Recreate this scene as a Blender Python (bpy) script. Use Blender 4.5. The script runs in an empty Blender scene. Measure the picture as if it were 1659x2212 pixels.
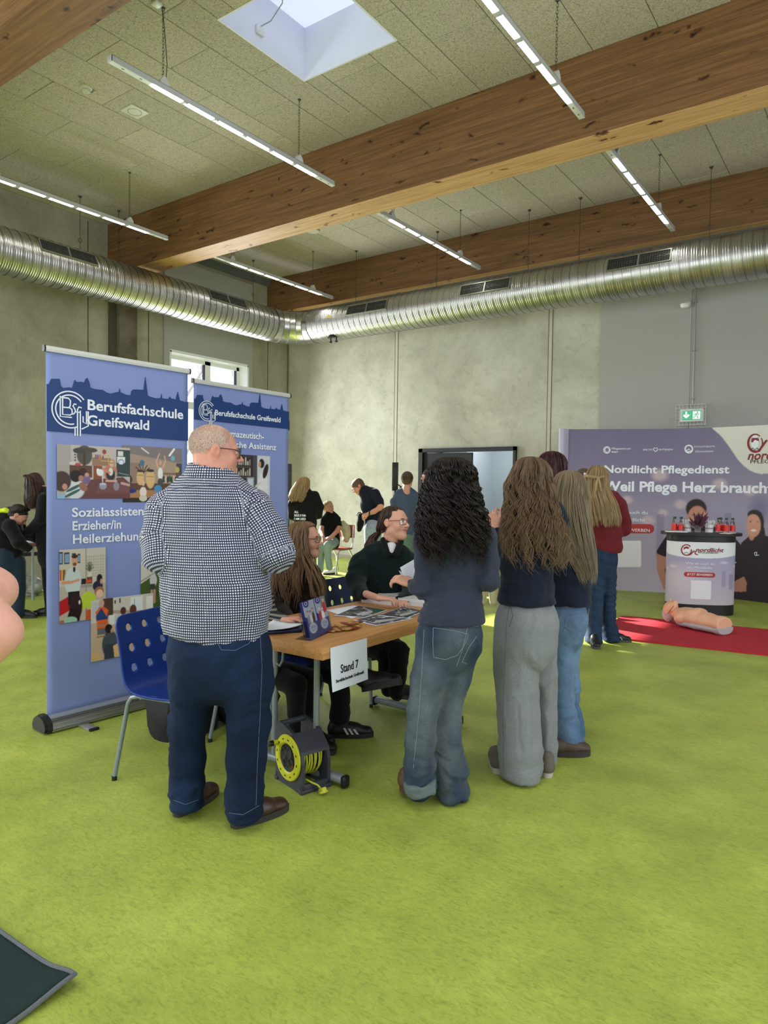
import bpy, bmesh, math, random
import numpy as np
from mathutils import Vector, Matrix, noise as mnoise

# ------------------------------------------------------------------ camera, sky, sun, window light, exposure
SC = bpy.context.scene
COL = SC.collection
CAM_H = 1.52
FPX = 1505.94                                   # focal length in pixels of the 1659 x 2212 frame
def cam_axes(yaw, pit, rol):
    f = Vector((math.sin(yaw)*math.cos(pit), math.cos(yaw)*math.cos(pit), math.sin(pit)))
    r = Vector((math.cos(yaw), -math.sin(yaw), 0)); u = r.cross(f)
    return r*math.cos(rol)+u*math.sin(rol), -r*math.sin(rol)+u*math.cos(rol), f
CR, CU, CF = cam_axes(math.radians(-35.68528), math.radians(-2.02472), math.radians(0.7841))
CPOS = Vector((0, 0, CAM_H))
cam_data = bpy.data.cameras.new('camera'); cam = bpy.data.objects.new('camera', cam_data); COL.objects.link(cam)
cam.matrix_world = Matrix(((CR.x, CU.x, -CF.x, 0), (CR.y, CU.y, -CF.y, 0), (CR.z, CU.z, -CF.z, CAM_H), (0, 0, 0, 1)))
cam_data.sensor_fit = 'VERTICAL'; cam_data.sensor_height = 32.0; cam_data.lens = 32.0*FPX/2212
cam_data.clip_start = 0.05; cam_data.clip_end = 200
SC.camera = cam

world = bpy.data.worlds.new('world'); SC.world = world; world.use_nodes = True
wn = world.node_tree; wn.nodes.clear()
w_out = wn.nodes.new('ShaderNodeOutputWorld'); w_bg = wn.nodes.new('ShaderNodeBackground')
w_bg.inputs[0].default_value = (0.80, 0.88, 1.0, 1); w_bg.inputs[1].default_value = 2.6
wn.links.new(w_bg.outputs[0], w_out.inputs[0])

sun_d = bpy.data.lights.new('sun', 'SUN'); sun_d.energy = 26; sun_d.angle = math.radians(0.6); sun_d.color = (1.0, 0.95, 0.86)
sun = bpy.data.objects.new('sun', sun_d); COL.objects.link(sun)
sun.rotation_euler = Vector((1.0, -0.2, -0.42)).to_track_quat('-Z', 'Y').to_euler()
sun.location = (-16, 12, 8)

def area_light(name, loc, direction, sx, sy, power, color):
    d = bpy.data.lights.new(name, 'AREA'); d.shape = 'RECTANGLE'; d.size = sx; d.size_y = sy; d.energy = power; d.color = color
    o = bpy.data.objects.new(name, d); COL.objects.link(o); o.location = loc
    o.rotation_euler = Vector(direction).to_track_quat('-Z', 'Y').to_euler()
    return o
DAY = (0.93, 0.97, 1.0)
# daylight through the window openings (left wall near the camera, rear wall, right wall), then added overhead fill
area_light('window_daylight', (-10.9, 9.4, 2.2), (1, -0.1, -0.12), 2.0, 3.4, 230, DAY)
area_light('window_daylight', (-10.8, -1.4, 2.5), (1, 0.25, -0.2), 3.6, 2.9, 300, DAY)
area_light('window_daylight', (-2.5, -3.8, 2.4), (0, 1, -0.05), 9.0, 3.0, 120, DAY)
area_light('window_daylight', (5.3, 4.0, 2.6), (-1, 0, -0.1), 8.0, 3.0, 150, DAY)
for rx, ry in ((-4.74, -1.5), (-1.2, 0.4), (2.6, 5.2), (2.6, -1.5)):   # overhead fill lamps added out of view, under a closed ceiling
    area_light('overhead_fill', (rx, ry, 5.95), (0, 0, -1), 1.2, 1.2, 66, (0.88, 0.92, 1.0))

SC.view_settings.view_transform = 'Standard'; SC.view_settings.look = 'None'
SC.view_settings.exposure = 0.05; SC.view_settings.gamma = 1.0; SC.view_settings.use_curve_mapping = False
SC.cycles.use_denoising = True
SC.cycles.max_bounces = 7; SC.cycles.diffuse_bounces = 4; SC.cycles.glossy_bounces = 3
SC.cycles.transparent_max_bounces = 8; SC.cycles.sample_clamp_indirect = 6.0

# ------------------------------------------------------------------ helpers
def ray(px, py):
    return (CR*(px-829.5) - CU*(py-1106))/FPX + CF
def P(px, py, D):                               # point seen at a pixel, D metres in front of the camera
    return CPOS + ray(px, py)*D
def on(px, py, ax, v):                          # the same, on the plane axis = v
    d = ray(px, py); t = (v-CPOS[ax])/d[ax]
    return CPOS + d*t
def srgb(r, g, b):
    f = lambda c: (c/255/12.92) if c/255 <= 0.04045 else ((c/255+0.055)/1.055)**2.4
    return (f(r), f(g), f(b))

MATS = {}
def mat(name, col=(0.5,0.5,0.5), rough=0.6, metal=0.0, emit=None, estr=0.0, spec=0.5, trans=0.0, alpha=1.0, ior=1.45, bump=None, sheen=0.0, vary=None, attr=None, coat=0.0, sss=0.0):
    """principled material; bump=(scale, strength, detail[, stretch]); vary=(scale, amount, detail)"""
    if name in MATS: return MATS[name]
    m = bpy.data.materials.new(name); m.use_nodes = True; nt = m.node_tree; b = nt.nodes['Principled BSDF']
    b.inputs['Base Color'].default_value = (*col, 1); b.inputs['Roughness'].default_value = rough
    b.inputs['Metallic'].default_value = metal; b.inputs['Specular IOR Level'].default_value = spec
    b.inputs['Transmission Weight'].default_value = trans; b.inputs['Alpha'].default_value = alpha; b.inputs['IOR'].default_value = ior
    b.inputs['Sheen Weight'].default_value = sheen; b.inputs['Coat Weight'].default_value = coat
    if sss: b.inputs['Subsurface Weight'].default_value = sss; b.inputs['Subsurface Radius'].default_value = (0.01, 0.004, 0.002)
    if emit: b.inputs['Emission Color'].default_value = (*emit, 1); b.inputs['Emission Strength'].default_value = estr
    tc = None
    if attr:
        a = nt.nodes.new('ShaderNodeVertexColor'); a.layer_name = attr
        nt.links.new(a.outputs['Color'], b.inputs['Base Color'])
    if vary or bump: tc = nt.nodes.new('ShaderNodeTexCoord')
    if vary:
        n = nt.nodes.new('ShaderNodeTexNoise'); n.inputs['Scale'].default_value = vary[0]; n.inputs['Detail'].default_value = vary[2]
        n.inputs['Roughness'].default_value = 0.6
        nt.links.new(tc.outputs['Object'], n.inputs['Vector'])
        r = nt.nodes.new('ShaderNodeMapRange'); r.inputs[1].default_value = 0.3; r.inputs[2].default_value = 0.7
        r.inputs[3].default_value = 1-vary[1]; r.inputs[4].default_value = 1+vary[1]
        nt.links.new(n.outputs['Fac'], r.inputs[0])
        x = nt.nodes.new('ShaderNodeVectorMath'); x.operation = 'SCALE'
        if attr: nt.links.new(a.outputs['Color'], x.inputs[0])
        else: x.inputs[0].default_value = col
        nt.links.new(r.outputs[0], x.inputs['Scale']); nt.links.new(x.outputs[0], b.inputs['Base Color'])
    if bump:
        n2 = nt.nodes.new('ShaderNodeTexNoise'); n2.inputs['Scale'].default_value = bump[0]; n2.inputs['Detail'].default_value = bump[2]
        src = tc.outputs['Object']
        if len(bump) > 3:
            mp = nt.nodes.new('ShaderNodeMapping'); mp.inputs['Scale'].default_value = bump[3]
            nt.links.new(src, mp.inputs[0]); src = mp.outputs[0]
        nt.links.new(src, n2.inputs['Vector'])
        bp = nt.nodes.new('ShaderNodeBump'); bp.inputs['Strength'].default_value = bump[1]; bp.inputs['Distance'].default_value = 0.01
        nt.links.new(n2.outputs['Fac'], bp.inputs['Height']); nt.links.new(bp.outputs[0], b.inputs['Normal'])
    MATS[name] = m
    return m

class NT:                                       # tiny node-graph writer
    def __init__(s, name):
        s.m = bpy.data.materials.new(name); s.m.use_nodes = True; s.t = s.m.node_tree
        s.b = s.t.nodes['Principled BSDF']; MATS[name] = s.m
    def n(s, typ, ins=None, **props):
        nd = s.t.nodes.new('ShaderNode'+typ)
        for k, v in props.items(): setattr(nd, k, v)
        for k, v in (ins or {}).items():
            if isinstance(v, bpy.types.NodeSocket): s.t.links.new(v, nd.inputs[k])
            elif isinstance(v, bpy.types.Node): s.t.links.new(v.outputs[0], nd.inputs[k])
            else: nd.inputs[k].default_value = v
        return nd
    def ramp(s, fac, stops):
        r = s.n('ValToRGB', {'Fac': fac}); e = r.color_ramp.elements
        while len(e) < len(stops): e.new(0.5)
        for i, (p, c) in enumerate(stops): e[i].position = p; e[i].color = (*c, 1) if len(c) == 3 else c
        return r
    def math(s, op, a, b=0.0, clamp=False):
        nd = s.t.nodes.new('ShaderNodeMath'); nd.operation = op; nd.use_clamp = clamp
        for i, v in enumerate((a, b)):
            if isinstance(v, (int, float)): nd.inputs[i].default_value = v
            else: s.t.links.new(v.outputs[0] if isinstance(v, bpy.types.Node) else v, nd.inputs[i])
        return nd
    def mix(s, f, a, b, mode='MIX'):
        nd = s.t.nodes.new('ShaderNodeMix'); nd.data_type = 'RGBA'; nd.blend_type = mode
        for i, v in ((0, f), (6, a), (7, b)):
            if isinstance(v, bpy.types.Node): s.t.links.new(v.outputs[2] if v.bl_idname == 'ShaderNodeMix' else v.outputs[0], nd.inputs[i])
            elif isinstance(v, bpy.types.NodeSocket): s.t.links.new(v, nd.inputs[i])
            elif isinstance(v, (int, float)): nd.inputs[i].default_value = v
            else: nd.inputs[i].default_value = (*v, 1) if len(v) == 3 else v
        return nd
    def out(s, sock, key='Base Color'):
        if isinstance(sock, bpy.types.Node): sock = sock.outputs[2] if sock.bl_idname == 'ShaderNodeMix' else sock.outputs[0]
        s.t.links.new(sock, s.b.inputs[key])
    def bump(s, h, strength=0.3, dist=0.01):
        bp = s.n('Bump', {'Height': h, 'Strength': strength, 'Distance': dist}); s.out(bp, 'Normal')

def setm(o, m):
    for x in (m if isinstance(m, (list, tuple)) else [m]): o.data.materials.append(x)
def link(name, me, m=None, parent=None, loc=None):
    o = bpy.data.objects.new(name, me); COL.objects.link(o)
    if m is not None: setm(o, m)
    if parent is not None:
        o.parent = parent; o.matrix_parent_inverse = Matrix.Translation(-Vector(parent.location)) if parent.type == 'EMPTY' and not loc else Matrix.Identity(4)
    if loc is not None: o.location = loc
    return o
def tag(o, label=None, cat=None, group=None, kind=None):
    if label: o['label'] = label
    if cat: o['category'] = cat
    if group: o['group'] = group
    if kind: o['kind'] = kind
    return o
def thing(name, loc, label, cat, group=None):
    o = bpy.data.objects.new(name, None); COL.objects.link(o); o.location = loc; o.empty_display_size = 0.1
    return tag(o, label, cat, group)
def struct(name, me, m, parent=None):
    o = link(name, me, m, parent)
    if parent is None: o['kind'] = 'structure'
    return o
def mesh(verts, faces, smooth=False):
    me = bpy.data.meshes.new('m'); me.from_pydata([tuple(v) for v in verts], [], [tuple(f) for f in faces]); me.update()
    if smooth: me.polygons.foreach_set('use_smooth', [True]*len(me.polygons))
    return me

class MB:                                       # mesh builder: several simple shapes joined into one mesh
    def __init__(s): s.v = []; s.f = []; s.mi = []; s.sm = []
    def add(s, vs, fs, mi=0, smooth=False):
        o = len(s.v); s.v += [tuple(v) for v in vs]; s.f += [tuple(i+o for i in f) for f in fs]
        s.mi += [mi]*len(fs); s.sm += [smooth]*len(fs); return s
    def box(s, x0, x1, y0, y1, z0, z1, mi=0, M=None):
        vs = [Vector((x, y, z)) for z in (z0, z1) for y in (y0, y1) for x in (x0, x1)]
        if M is not None: vs = [M @ v for v in vs]
        return s.add(vs, [(0,2,3,1),(4,5,7,6),(0,1,5,4),(2,6,7,3),(0,4,6,2),(1,3,7,5)], mi)
    def rbox(s, x0, x1, y0, y1, z0, z1, r=0.005, seg=2, mi=0, M=None):
        bm = bmesh.new(); bmesh.ops.create_cube(bm, size=1)
        for v in bm.verts: v.co = Vector(((x0+x1)/2+v.co.x*(x1-x0), (y0+y1)/2+v.co.y*(y1-y0), (z0+z1)/2+v.co.z*(z1-z0)))
        bmesh.ops.bevel(bm, geom=list(bm.edges), offset=min(r, (x1-x0)*.49, (y1-y0)*.49, (z1-z0)*.49), segments=seg, profile=0.5, affect='EDGES')
        return s.bm(bm, mi, M, True)
    def bm(s, bm, mi=0, M=None, smooth=False):
        bm.verts.index_update()
        vs = [(M @ v.co) if M is not None else v.co.copy() for v in bm.verts]
        s.add(vs, [[v.index for v in f.verts] for f in bm.faces], mi, smooth); bm.free(); return s
    def tube(s, pts, r, n=10, mi=0, caps=True, smooth=True, closed=False):
        pts = [Vector(p) for p in pts]; rr = r if isinstance(r, (list, tuple)) else [r]*len(pts)
        vs = []; prev = None
        for i, p in enumerate(pts):
            a = pts[(i-1) % len(pts)] if (i > 0 or closed) else p; b = pts[(i+1) % len(pts)] if (i < len(pts)-1 or closed) else p
            t = (b-a).normalized()
            if prev is None: x = t.orthogonal().normalized()
            else: x = (prev - t*prev.dot(t)).normalized()
            prev = x; y = t.cross(x)
            vs += [p+(x*math.cos(k*2*math.pi/n)+y*math.sin(k*2*math.pi/n))*rr[i] for k in range(n)]
        fs = []; L = len(pts)
        for i in range(L if closed else L-1):
            j = (i+1) % L
            fs += [(i*n+k, i*n+(k+1) % n, j*n+(k+1) % n, j*n+k) for k in range(n)]
        if caps and not closed: fs += [tuple(range(n-1, -1, -1)), tuple((L-1)*n+k for k in range(n))]
        return s.add(vs, fs, mi, smooth)
    def lathe(s, prof, n=24, mi=0, M=None, smooth=True, cap=True):   # prof = [(r, z)...]
        vs = []; 
        for r, z in prof: vs += [Vector((r*math.cos(k*2*math.pi/n), r*math.sin(k*2*math.pi/n), z)) for k in range(n)]
        if M is not None: vs = [M @ v for v in vs]
        fs = [(i*n+k, i*n+(k+1) % n, (i+1)*n+(k+1) % n, (i+1)*n+k) for i in range(len(prof)-1) for k in range(n)]
        if cap: fs += [tuple(range(n-1, -1, -1)), tuple((len(prof)-1)*n+k for k in range(n))]
        return s.add(vs, fs, mi, smooth)
    def prism(s, poly, z0, z1, mi=0, M=None, smooth=False):
        n = len(poly); vs = [Vector((x, y, z0)) for x, y in poly]+[Vector((x, y, z1)) for x, y in poly]
        if M is not None: vs = [M @ v for v in vs]
        return s.add(vs, [tuple(range(n-1, -1, -1)), tuple(range(n, 2*n))]+[(k, (k+1) % n, n+(k+1) % n, n+k) for k in range(n)], mi, smooth)
    def me(s, sharp=35):
        me = bpy.data.meshes.new('m'); me.from_pydata(s.v, [], s.f)
        me.polygons.foreach_set('material_index', s.mi); me.polygons.foreach_set('use_smooth', s.sm)
        me.update()
        if any(s.sm):
            try: me.set_sharp_from_angle(angle=math.radians(sharp))
            except Exception: pass
        return me
    def obj(s, name, m, parent=None, sharp=35): return link(name, s.me(sharp), m, parent)

def frame(o, x, y, z):                          # 4x4 from origin and axes
    x, y, z, o = Vector(x), Vector(y), Vector(z), Vector(o)
    return Matrix(((x.x, y.x, z.x, o.x), (x.y, y.y, z.y, o.y), (x.z, y.z, z.z, o.z), (0, 0, 0, 1)))
def copy_tree(o, parent=None):
    c = o.copy(); COL.objects.link(c)
    if parent is not None: c.parent = parent
    for ch in list(o.children): copy_tree(ch, c)
    return c
def arc(c, r, a0, a1, n, ax=(1,0,0), ay=(0,1,0)):
    c, ax, ay = Vector(c), Vector(ax), Vector(ay)
    return [c+ax*(r*math.cos(a0+(a1-a0)*i/n))+ay*(r*math.sin(a0+(a1-a0)*i/n)) for i in range(n+1)]

def text_mesh(body, size, bold=0.0, depth=0.001, align='LEFT', spacing=1.0, shear=0.0):
    cu = bpy.data.curves.new('t', 'FONT'); cu.body = body; cu.size = size; cu.extrude = depth; cu.offset = bold*size
    cu.align_x = align; cu.space_character = spacing; cu.shear = shear; cu.resolution_u = 3
    o = bpy.data.objects.new('t', cu); COL.objects.link(o)
    dg = bpy.context.evaluated_depsgraph_get(); me = bpy.data.meshes.new_from_object(o.evaluated_get(dg))
    bpy.data.objects.remove(o); bpy.data.curves.remove(cu)
    return me
def text(name, body, size, M, m, parent, width=None, bold=0.0, align='LEFT', shear=0.0, depth=0.0008, bend=None):
    me = text_mesh(body, size, bold, depth, align, 1.0, shear)
    n = len(me.vertices); co = np.zeros(n*3); me.vertices.foreach_get('co', co); co = co.reshape(-1, 3)
    w = co[:, 0].max()-co[:, 0].min()
    if width: co[:, 0] *= width/w
    co = np.array([tuple(bend(*c) if bend else M @ Vector(c)) for c in co])
    me.vertices.foreach_set('co', co.ravel()); me.materials.clear(); me.update()
    return link(name, me, m, parent)

# painting: a numpy canvas turned into a colour attribute on a fine grid (flat prints)
class Canvas:
    def __init__(s, w, h, col, asp):            # asp = width/height in metres
        if w < 200: w, h = int(w*1.5), int(h*1.5)
        s.w, s.h = w, h; s.c = np.zeros((h, w, 3)); s.c[:] = srgb(*col); s.asp = asp
        s.X, s.Y = np.meshgrid((np.arange(w)+.5)/w, 1-(np.arange(h)+.5)/h)   # x right, y up, 0..1
    def _b(s, m, col): m = np.clip(m, 0, 1)[..., None]; s.c = s.c*(1-m)+np.array(srgb(*col))*m
    def ell(s, x, y, rx, ry, col, a=0, op=1, soft=0.12):
        dx, dy = (s.X-x)*s.asp, s.Y-y; c, n = math.cos(a), math.sin(a)
        u, v = (dx*c+dy*n)/(rx*s.asp), (-dx*n+dy*c)/ry
        s._b((1-np.sqrt(u*u+v*v))/soft*op if soft < .9 else np.clip(1-(u*u+v*v), 0, 1)*op, col)
    def rect(s, x0, y0, x1, y1, col, op=1): s._b(((s.X > x0)&(s.X < x1)&(s.Y > y0)&(s.Y < y1))*float(op), col)
    def poly(s, pts, col, op=1):
        ins = np.zeros_like(s.X, bool); n = len(pts)
        for i in range(n):
            (x1, y1), (x2, y2) = pts[i], pts[(i+1) % n]
            if y1 == y2: continue
            ins ^= ((y1 > s.Y) != (y2 > s.Y)) & (s.X < (x2-x1)*(s.Y-y1)/(y2-y1)+x1)
        s._b(ins*float(op), col)
    def line(s, x0, y0, x1, y1, w, col, op=1):
        dx, dy = (x1-x0)*s.asp, y1-y0; L = dx*dx+dy*dy
        t = np.clip(((s.X-x0)*s.asp*dx+(s.Y-y0)*dy)/L, 0, 1)
        d = np.hypot((s.X-x0)*s.asp-t*dx, s.Y-y0-t*dy); s._b(((w-d)/(w*.4))*op, col)
    def grad(s, c0, c1, vert=True):
        t = (s.Y if vert else s.X)[..., None]; s.c = np.array(srgb(*c0))*(1-t)+np.array(srgb(*c1))*t
    def speck(s, amt, seed=0):
        s.c = np.clip(s.c*(1+amt*(np.random.RandomState(seed).rand(s.h, s.w, 1)-.5)), 0, 1)
    def obj(s, name, pos, m, parent):           # pos(X, Y) -> Nx3 world positions; X, Y arrays 0..1
        gx, gy = np.meshgrid(np.linspace(0, 1, s.w+1), np.linspace(1, 0, s.h+1))
        co = pos(gx.ravel(), gy.ravel()); W = s.w+1
        i, j = np.meshgrid(np.arange(s.h), np.arange(s.w), indexing='ij'); a = (i*W+j).ravel()
        f = np.stack([a+W, a+W+1, a+1, a], 1)
        me = fast_mesh(co, f)
        ca = me.color_attributes.new('Col', 'FLOAT_COLOR', 'POINT'); e = np.pad(s.c, ((1, 1), (1, 1), (0, 0)), 'edge')
        col = np.ones((len(co), 4)); col[:, :3] = ((e[:-1, :-1]+e[1:, :-1]+e[:-1, 1:]+e[1:, 1:])/4).reshape(-1, 3)
        ca.data.foreach_set('color', col.ravel().astype(np.float32))
        return link(name, me, m, parent)
def fast_mesh(co, faces, smooth=False):
    faces = np.asarray(faces); me = bpy.data.meshes.new('m'); nf, k = faces.shape
    me.vertices.add(len(co)); me.vertices.foreach_set('co', np.asarray(co, np.float32).ravel())
    me.loops.add(nf*k); me.loops.foreach_set('vertex_index', faces.astype(np.int32).ravel())
    me.polygons.add(nf); me.polygons.foreach_set('loop_start', np.arange(0, nf*k, k, dtype=np.int32))
    me.polygons.foreach_set('loop_total', np.full(nf, k, np.int32))
    me.polygons.foreach_set('use_smooth', np.full(nf, smooth)); me.update(calc_edges=True); me.validate()
    return me
# ------------------------------------------------------------------ room materials
CZ, XL, YB, XR, YF = 6.0, -11.1, 11.64, 5.5, -4.0

t = NT('green_linoleum'); tc = t.n('TexCoord').outputs['Object']
n1 = t.n('TexNoise', {'Vector': tc, 'Scale': 2.2, 'Detail': 6.0, 'Roughness': 0.62})
mp = t.n('Mapping', {'Vector': tc, 'Rotation': (0, 0, 0.5), 'Scale': (26, 60, 1)})
n2 = t.n('TexNoise', {'Vector': mp, 'Scale': 1.0, 'Detail': 5.0, 'Roughness': 0.7, 'Distortion': 1.2})
n3 = t.n('TexNoise', {'Vector': tc, 'Scale': 210.0, 'Detail': 3.0, 'Roughness': 0.8})
base = t.ramp(n1, [(0.3, srgb(142, 155, 66)), (0.52, srgb(160, 173, 74)), (0.72, srgb(176, 188, 86))])
v2 = t.ramp(n2, [(0.33, (0.66, 0.67, 0.60)), (0.5, (1, 1, 1)), (0.66, (1.16, 1.15, 1.1))])
v3 = t.ramp(n3, [(0.3, (0.84, 0.84, 0.80)), (0.7, (1.13, 1.13, 1.08))])
mx = t.mix(0.75, base, v2, 'MULTIPLY'); mx = t.mix(0.7, mx, v3, 'MULTIPLY'); t.out(mx)
ns = t.n('TexNoise', {'Vector': tc, 'Scale': 1.2, 'Detail': 4.0})
rr = t.n('MapRange', {'Value': ns.outputs[0], 'From Min': .3, 'From Max': .7, 'To Min': .42, 'To Max': .55}); t.out(rr, 'Roughness')
t.b.inputs['Specular IOR Level'].default_value = 0.45
t.bump(n3, 0.05, 0.003)

def concrete(name, cA, cB, cC, scale=1.0, blot=0.5):
    t = NT(name); tc = t.n('TexCoord').outputs['Object']
    a = t.n('TexNoise', {'Vector': tc, 'Scale': 0.9*scale, 'Detail': 8.0, 'Roughness': 0.62, 'Distortion': .4})
    b = t.n('TexNoise', {'Vector': tc, 'Scale': 5*scale, 'Detail': 6.0, 'Roughness': 0.7})
    c = t.n('TexNoise', {'Vector': tc, 'Scale': 60*scale, 'Detail': 3.0})
    r = t.ramp(a, [(0.32, cA), (0.5, cB), (0.68, cC)])
    r2 = t.ramp(b, [(0.35, (0.82, 0.82, 0.79)), (0.6, (1.05, 1.05, 1.05))])
    mx = t.mix(blot, r, r2, 'MULTIPLY')
    # trowel scratches
    mp = t.n('Mapping', {'Vector': tc, 'Rotation': (0.6, 0.7, 0.6), 'Scale': (3, 14, 3)})
    d = t.n('TexNoise', {'Vector': mp, 'Scale': 1.6, 'Detail': 4.0, 'Distortion': 2.0})
    r3 = t.ramp(d, [(0.34, (0.80, 0.79, 0.74)), (0.42, (1, 1, 1))])
    mx = t.mix(0.55, mx, r3, 'MULTIPLY')
    # pores
    v = t.n('TexVoronoi', {'Vector': tc, 'Scale': 9.0}); r4 = t.ramp(v.outputs['Distance'], [(0.03, (0.5, 0.5, 0.47)), (0.06, (1, 1, 1))])
    mx = t.mix(0.7, mx, r4, 'MULTIPLY')
    t.out(mx); t.b.inputs['Roughness'].default_value = 0.75; t.bump(c, 0.12, 0.004)
    return t.m
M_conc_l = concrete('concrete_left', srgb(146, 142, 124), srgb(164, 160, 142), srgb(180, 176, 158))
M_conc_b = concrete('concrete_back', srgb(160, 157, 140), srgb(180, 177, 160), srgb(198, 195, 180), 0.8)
M_conc_dark = concrete('concrete_column', srgb(84, 76, 64), srgb(104, 94, 80), srgb(122, 112, 98), 3)
M_panel = mat('grey_acoustic_panel', srgb(164, 163, 158), 0.85, bump=(700, 0.08, 1))
M_plaster = mat('white_plaster', srgb(205, 205, 200), 0.8)
M_grey_board = mat('grey_board', srgb(96, 102, 100), 0.8, bump=(60, 0.2, 3))

t = NT('wood_wool_tile'); tc = t.n('TexCoord').outputs['Object']
mp = t.n('Mapping', {'Vector': tc, 'Scale': (46, 46, 46)})
a = t.n('TexNoise', {'Vector': mp, 'Scale': 1.6, 'Detail': 5.0, 'Roughness': 0.75, 'Distortion': 1.5})
b = t.n('TexNoise', {'Vector': tc, 'Scale': 0.7, 'Detail': 3.0})
r = t.ramp(a, [(0.36, srgb(84, 80, 64)), (0.47, srgb(186, 178, 162)), (0.62, srgb(214, 206, 192))])
oi = t.n('ObjectInfo'); vr = t.n('MapRange', {'Value': oi.outputs['Random'], 'To Min': 0.93, 'To Max': 1.05})
sc_ = t.n('VectorMath', {0: r.outputs[0], 'Scale': vr.outputs[0]}, operation='SCALE')
t.out(sc_); t.b.inputs['Roughness'].default_value = 0.95; t.b.inputs['Specular IOR Level'].default_value = 0.1; t.bump(a, 0.6, 0.006)
M_tile = t.m

def wood(name, axis, dark, mid, light, knots=True, scale=1.0):
    t = NT(name); tc = t.n('TexCoord').outputs['Object']
    sx = [9.0, 9.0, 9.0]; sx[axis] = 0.35
    mp = t.n('Mapping', {'Vector': tc, 'Scale': tuple(v*scale for v in sx)})
    a = t.n('TexNoise', {'Vector': mp, 'Scale': 3.0, 'Detail': 6.0, 'Roughness': 0.65, 'Distortion': 0.6})
    sx2 = [40., 40., 40.]; sx2[axis] = 1.1
    mp2 = t.n('Mapping', {'Vector': tc, 'Scale': tuple(v*scale for v in sx2)})
    b = t.n('TexNoise', {'Vector': mp2, 'Scale': 3.0, 'Detail': 3.0})
    r = t.ramp(a, [(0.3, dark), (0.5, mid), (0.72, light)])
    r2 = t.ramp(b, [(0.35, (0.80, 0.78, 0.74)), (0.6, (1.06, 1.05, 1.02))])
    mx = t.mix(0.8, r, r2, 'MULTIPLY')
    if knots:
        kx = [7.0, 7.0, 9.0]; kx[axis] = 2.6
        mp3 = t.n('Mapping', {'Vector': tc, 'Scale': tuple(kx)})
        ds = t.n('TexNoise', {'Vector': tc, 'Scale': 9.0, 'Detail': 2.0})
        md = t.n('VectorMath', {0: mp3.outputs[0], 1: ds.outputs['Color']}, operation='ADD')
        v = t.n('TexVoronoi', {'Vector': md, 'Scale': 1.0})
        rk = t.ramp(v.outputs['Distance'], [(0.10, (0.12, 0.06, 0.035)), (0.15, (0.55, 0.42, 0.32)), (0.24, (1, 1, 1))])
        gate = t.n('TexWhiteNoise', {'Vector': v.outputs['Position']}); g = t.math('GREATER_THAN', gate.outputs[0], 0.40)
        mx = t.mix(g.outputs[0], mx, t.mix(1.0, mx, rk, 'MULTIPLY'))
    t.out(mx); t.b.inputs['Roughness'].default_value = 0.55; t.bump(b, 0.06, 0.003)
    return t.m
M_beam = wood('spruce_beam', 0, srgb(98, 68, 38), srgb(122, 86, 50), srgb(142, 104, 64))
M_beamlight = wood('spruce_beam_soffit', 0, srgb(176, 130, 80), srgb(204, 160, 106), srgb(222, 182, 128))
M_table = wood('beech_veneer', 1, srgb(176, 122, 68), srgb(192, 138, 80), srgb(206, 154, 96), knots=False)

# ------------------------------------------------------------------ floor, walls, ceiling
struct('floor', MB().box(XL-.3, XR+.3, YF-.3, YB+.3, -0.1, 0).me(), MATS['green_linoleum'])
# left wall: concrete with a window opening (seen) and one nearer the camera (unseen, lets daylight in)
WY0, WY1, WZ0, WZ1 = 8.40, 10.40, 0.12, 4.06
def wall_x(x0, x1, holes, y0=YF, y1=YB, z1=CZ):
    mb = MB(); ys = y0
    for (a, b, c, d) in sorted(holes):
        mb.box(x0, x1, ys, a, 0, z1); mb.box(x0, x1, a, b, 0, c); mb.box(x0, x1, a, b, d, z1); ys = b
    mb.box(x0, x1, ys, y1, 0, z1); return mb
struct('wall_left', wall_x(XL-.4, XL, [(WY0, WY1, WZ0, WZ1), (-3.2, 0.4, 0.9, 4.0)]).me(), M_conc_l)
struct('wall_right', wall_x(XR, XR+.4, [(0, 8, 0.9, 4.0)]).me(), M_plaster)
mb = MB(); 
mb.box(XL-.4, -7, YF-.4, YF, 0, CZ).box(2, XR+.4, YF-.4, YF, 0, CZ).box(-7, 2, YF-.4, YF, 0, .8).box(-7, 2, YF-.4, YF, 3.9, CZ)
struct('wall_front', mb.me(), M_plaster)
# back wall with door opening
DX0, DX1, DZ = -7.50, -5.42, 2.29
mb = MB().box(XL, DX0, YB, YB+.3, 0, CZ).box(DX1, XR+.4, YB, YB+.3, 0, CZ).box(DX0, DX1, YB, YB+.3, DZ, CZ)
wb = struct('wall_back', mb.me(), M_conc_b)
mj = mat('joint_dark', srgb(70, 70, 58), 0.9)
for x in (-8.10, -4.83):                                            # recessed joints of the precast slabs
    struct('joint', MB().box(x-.035, x+.035, YB-.004, YB+.02, 0, 5.2).me(), mat('joint_fill', srgb(192, 186, 168), .8), wb)
    for s in (-.035, .035): struct('joint_edge', MB().box(x+s-.004, x+s+.004, YB-.006, YB+.02, 0, 5.2).me(), mj, wb)
# thin board beside the door etc: grey panel on the right half of the back wall
pnl = MB()
xs = [-3.94, -2.52, -0.2, 2.2, XR]
for i in range(4): struct('wall_panel', MB().box(xs[i]+.002, xs[i+1]-.002, YB-.03, YB+.01, 0, 5.2).me(), M_panel, wb)
wl = bpy.data.objects['wall_left']
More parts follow.
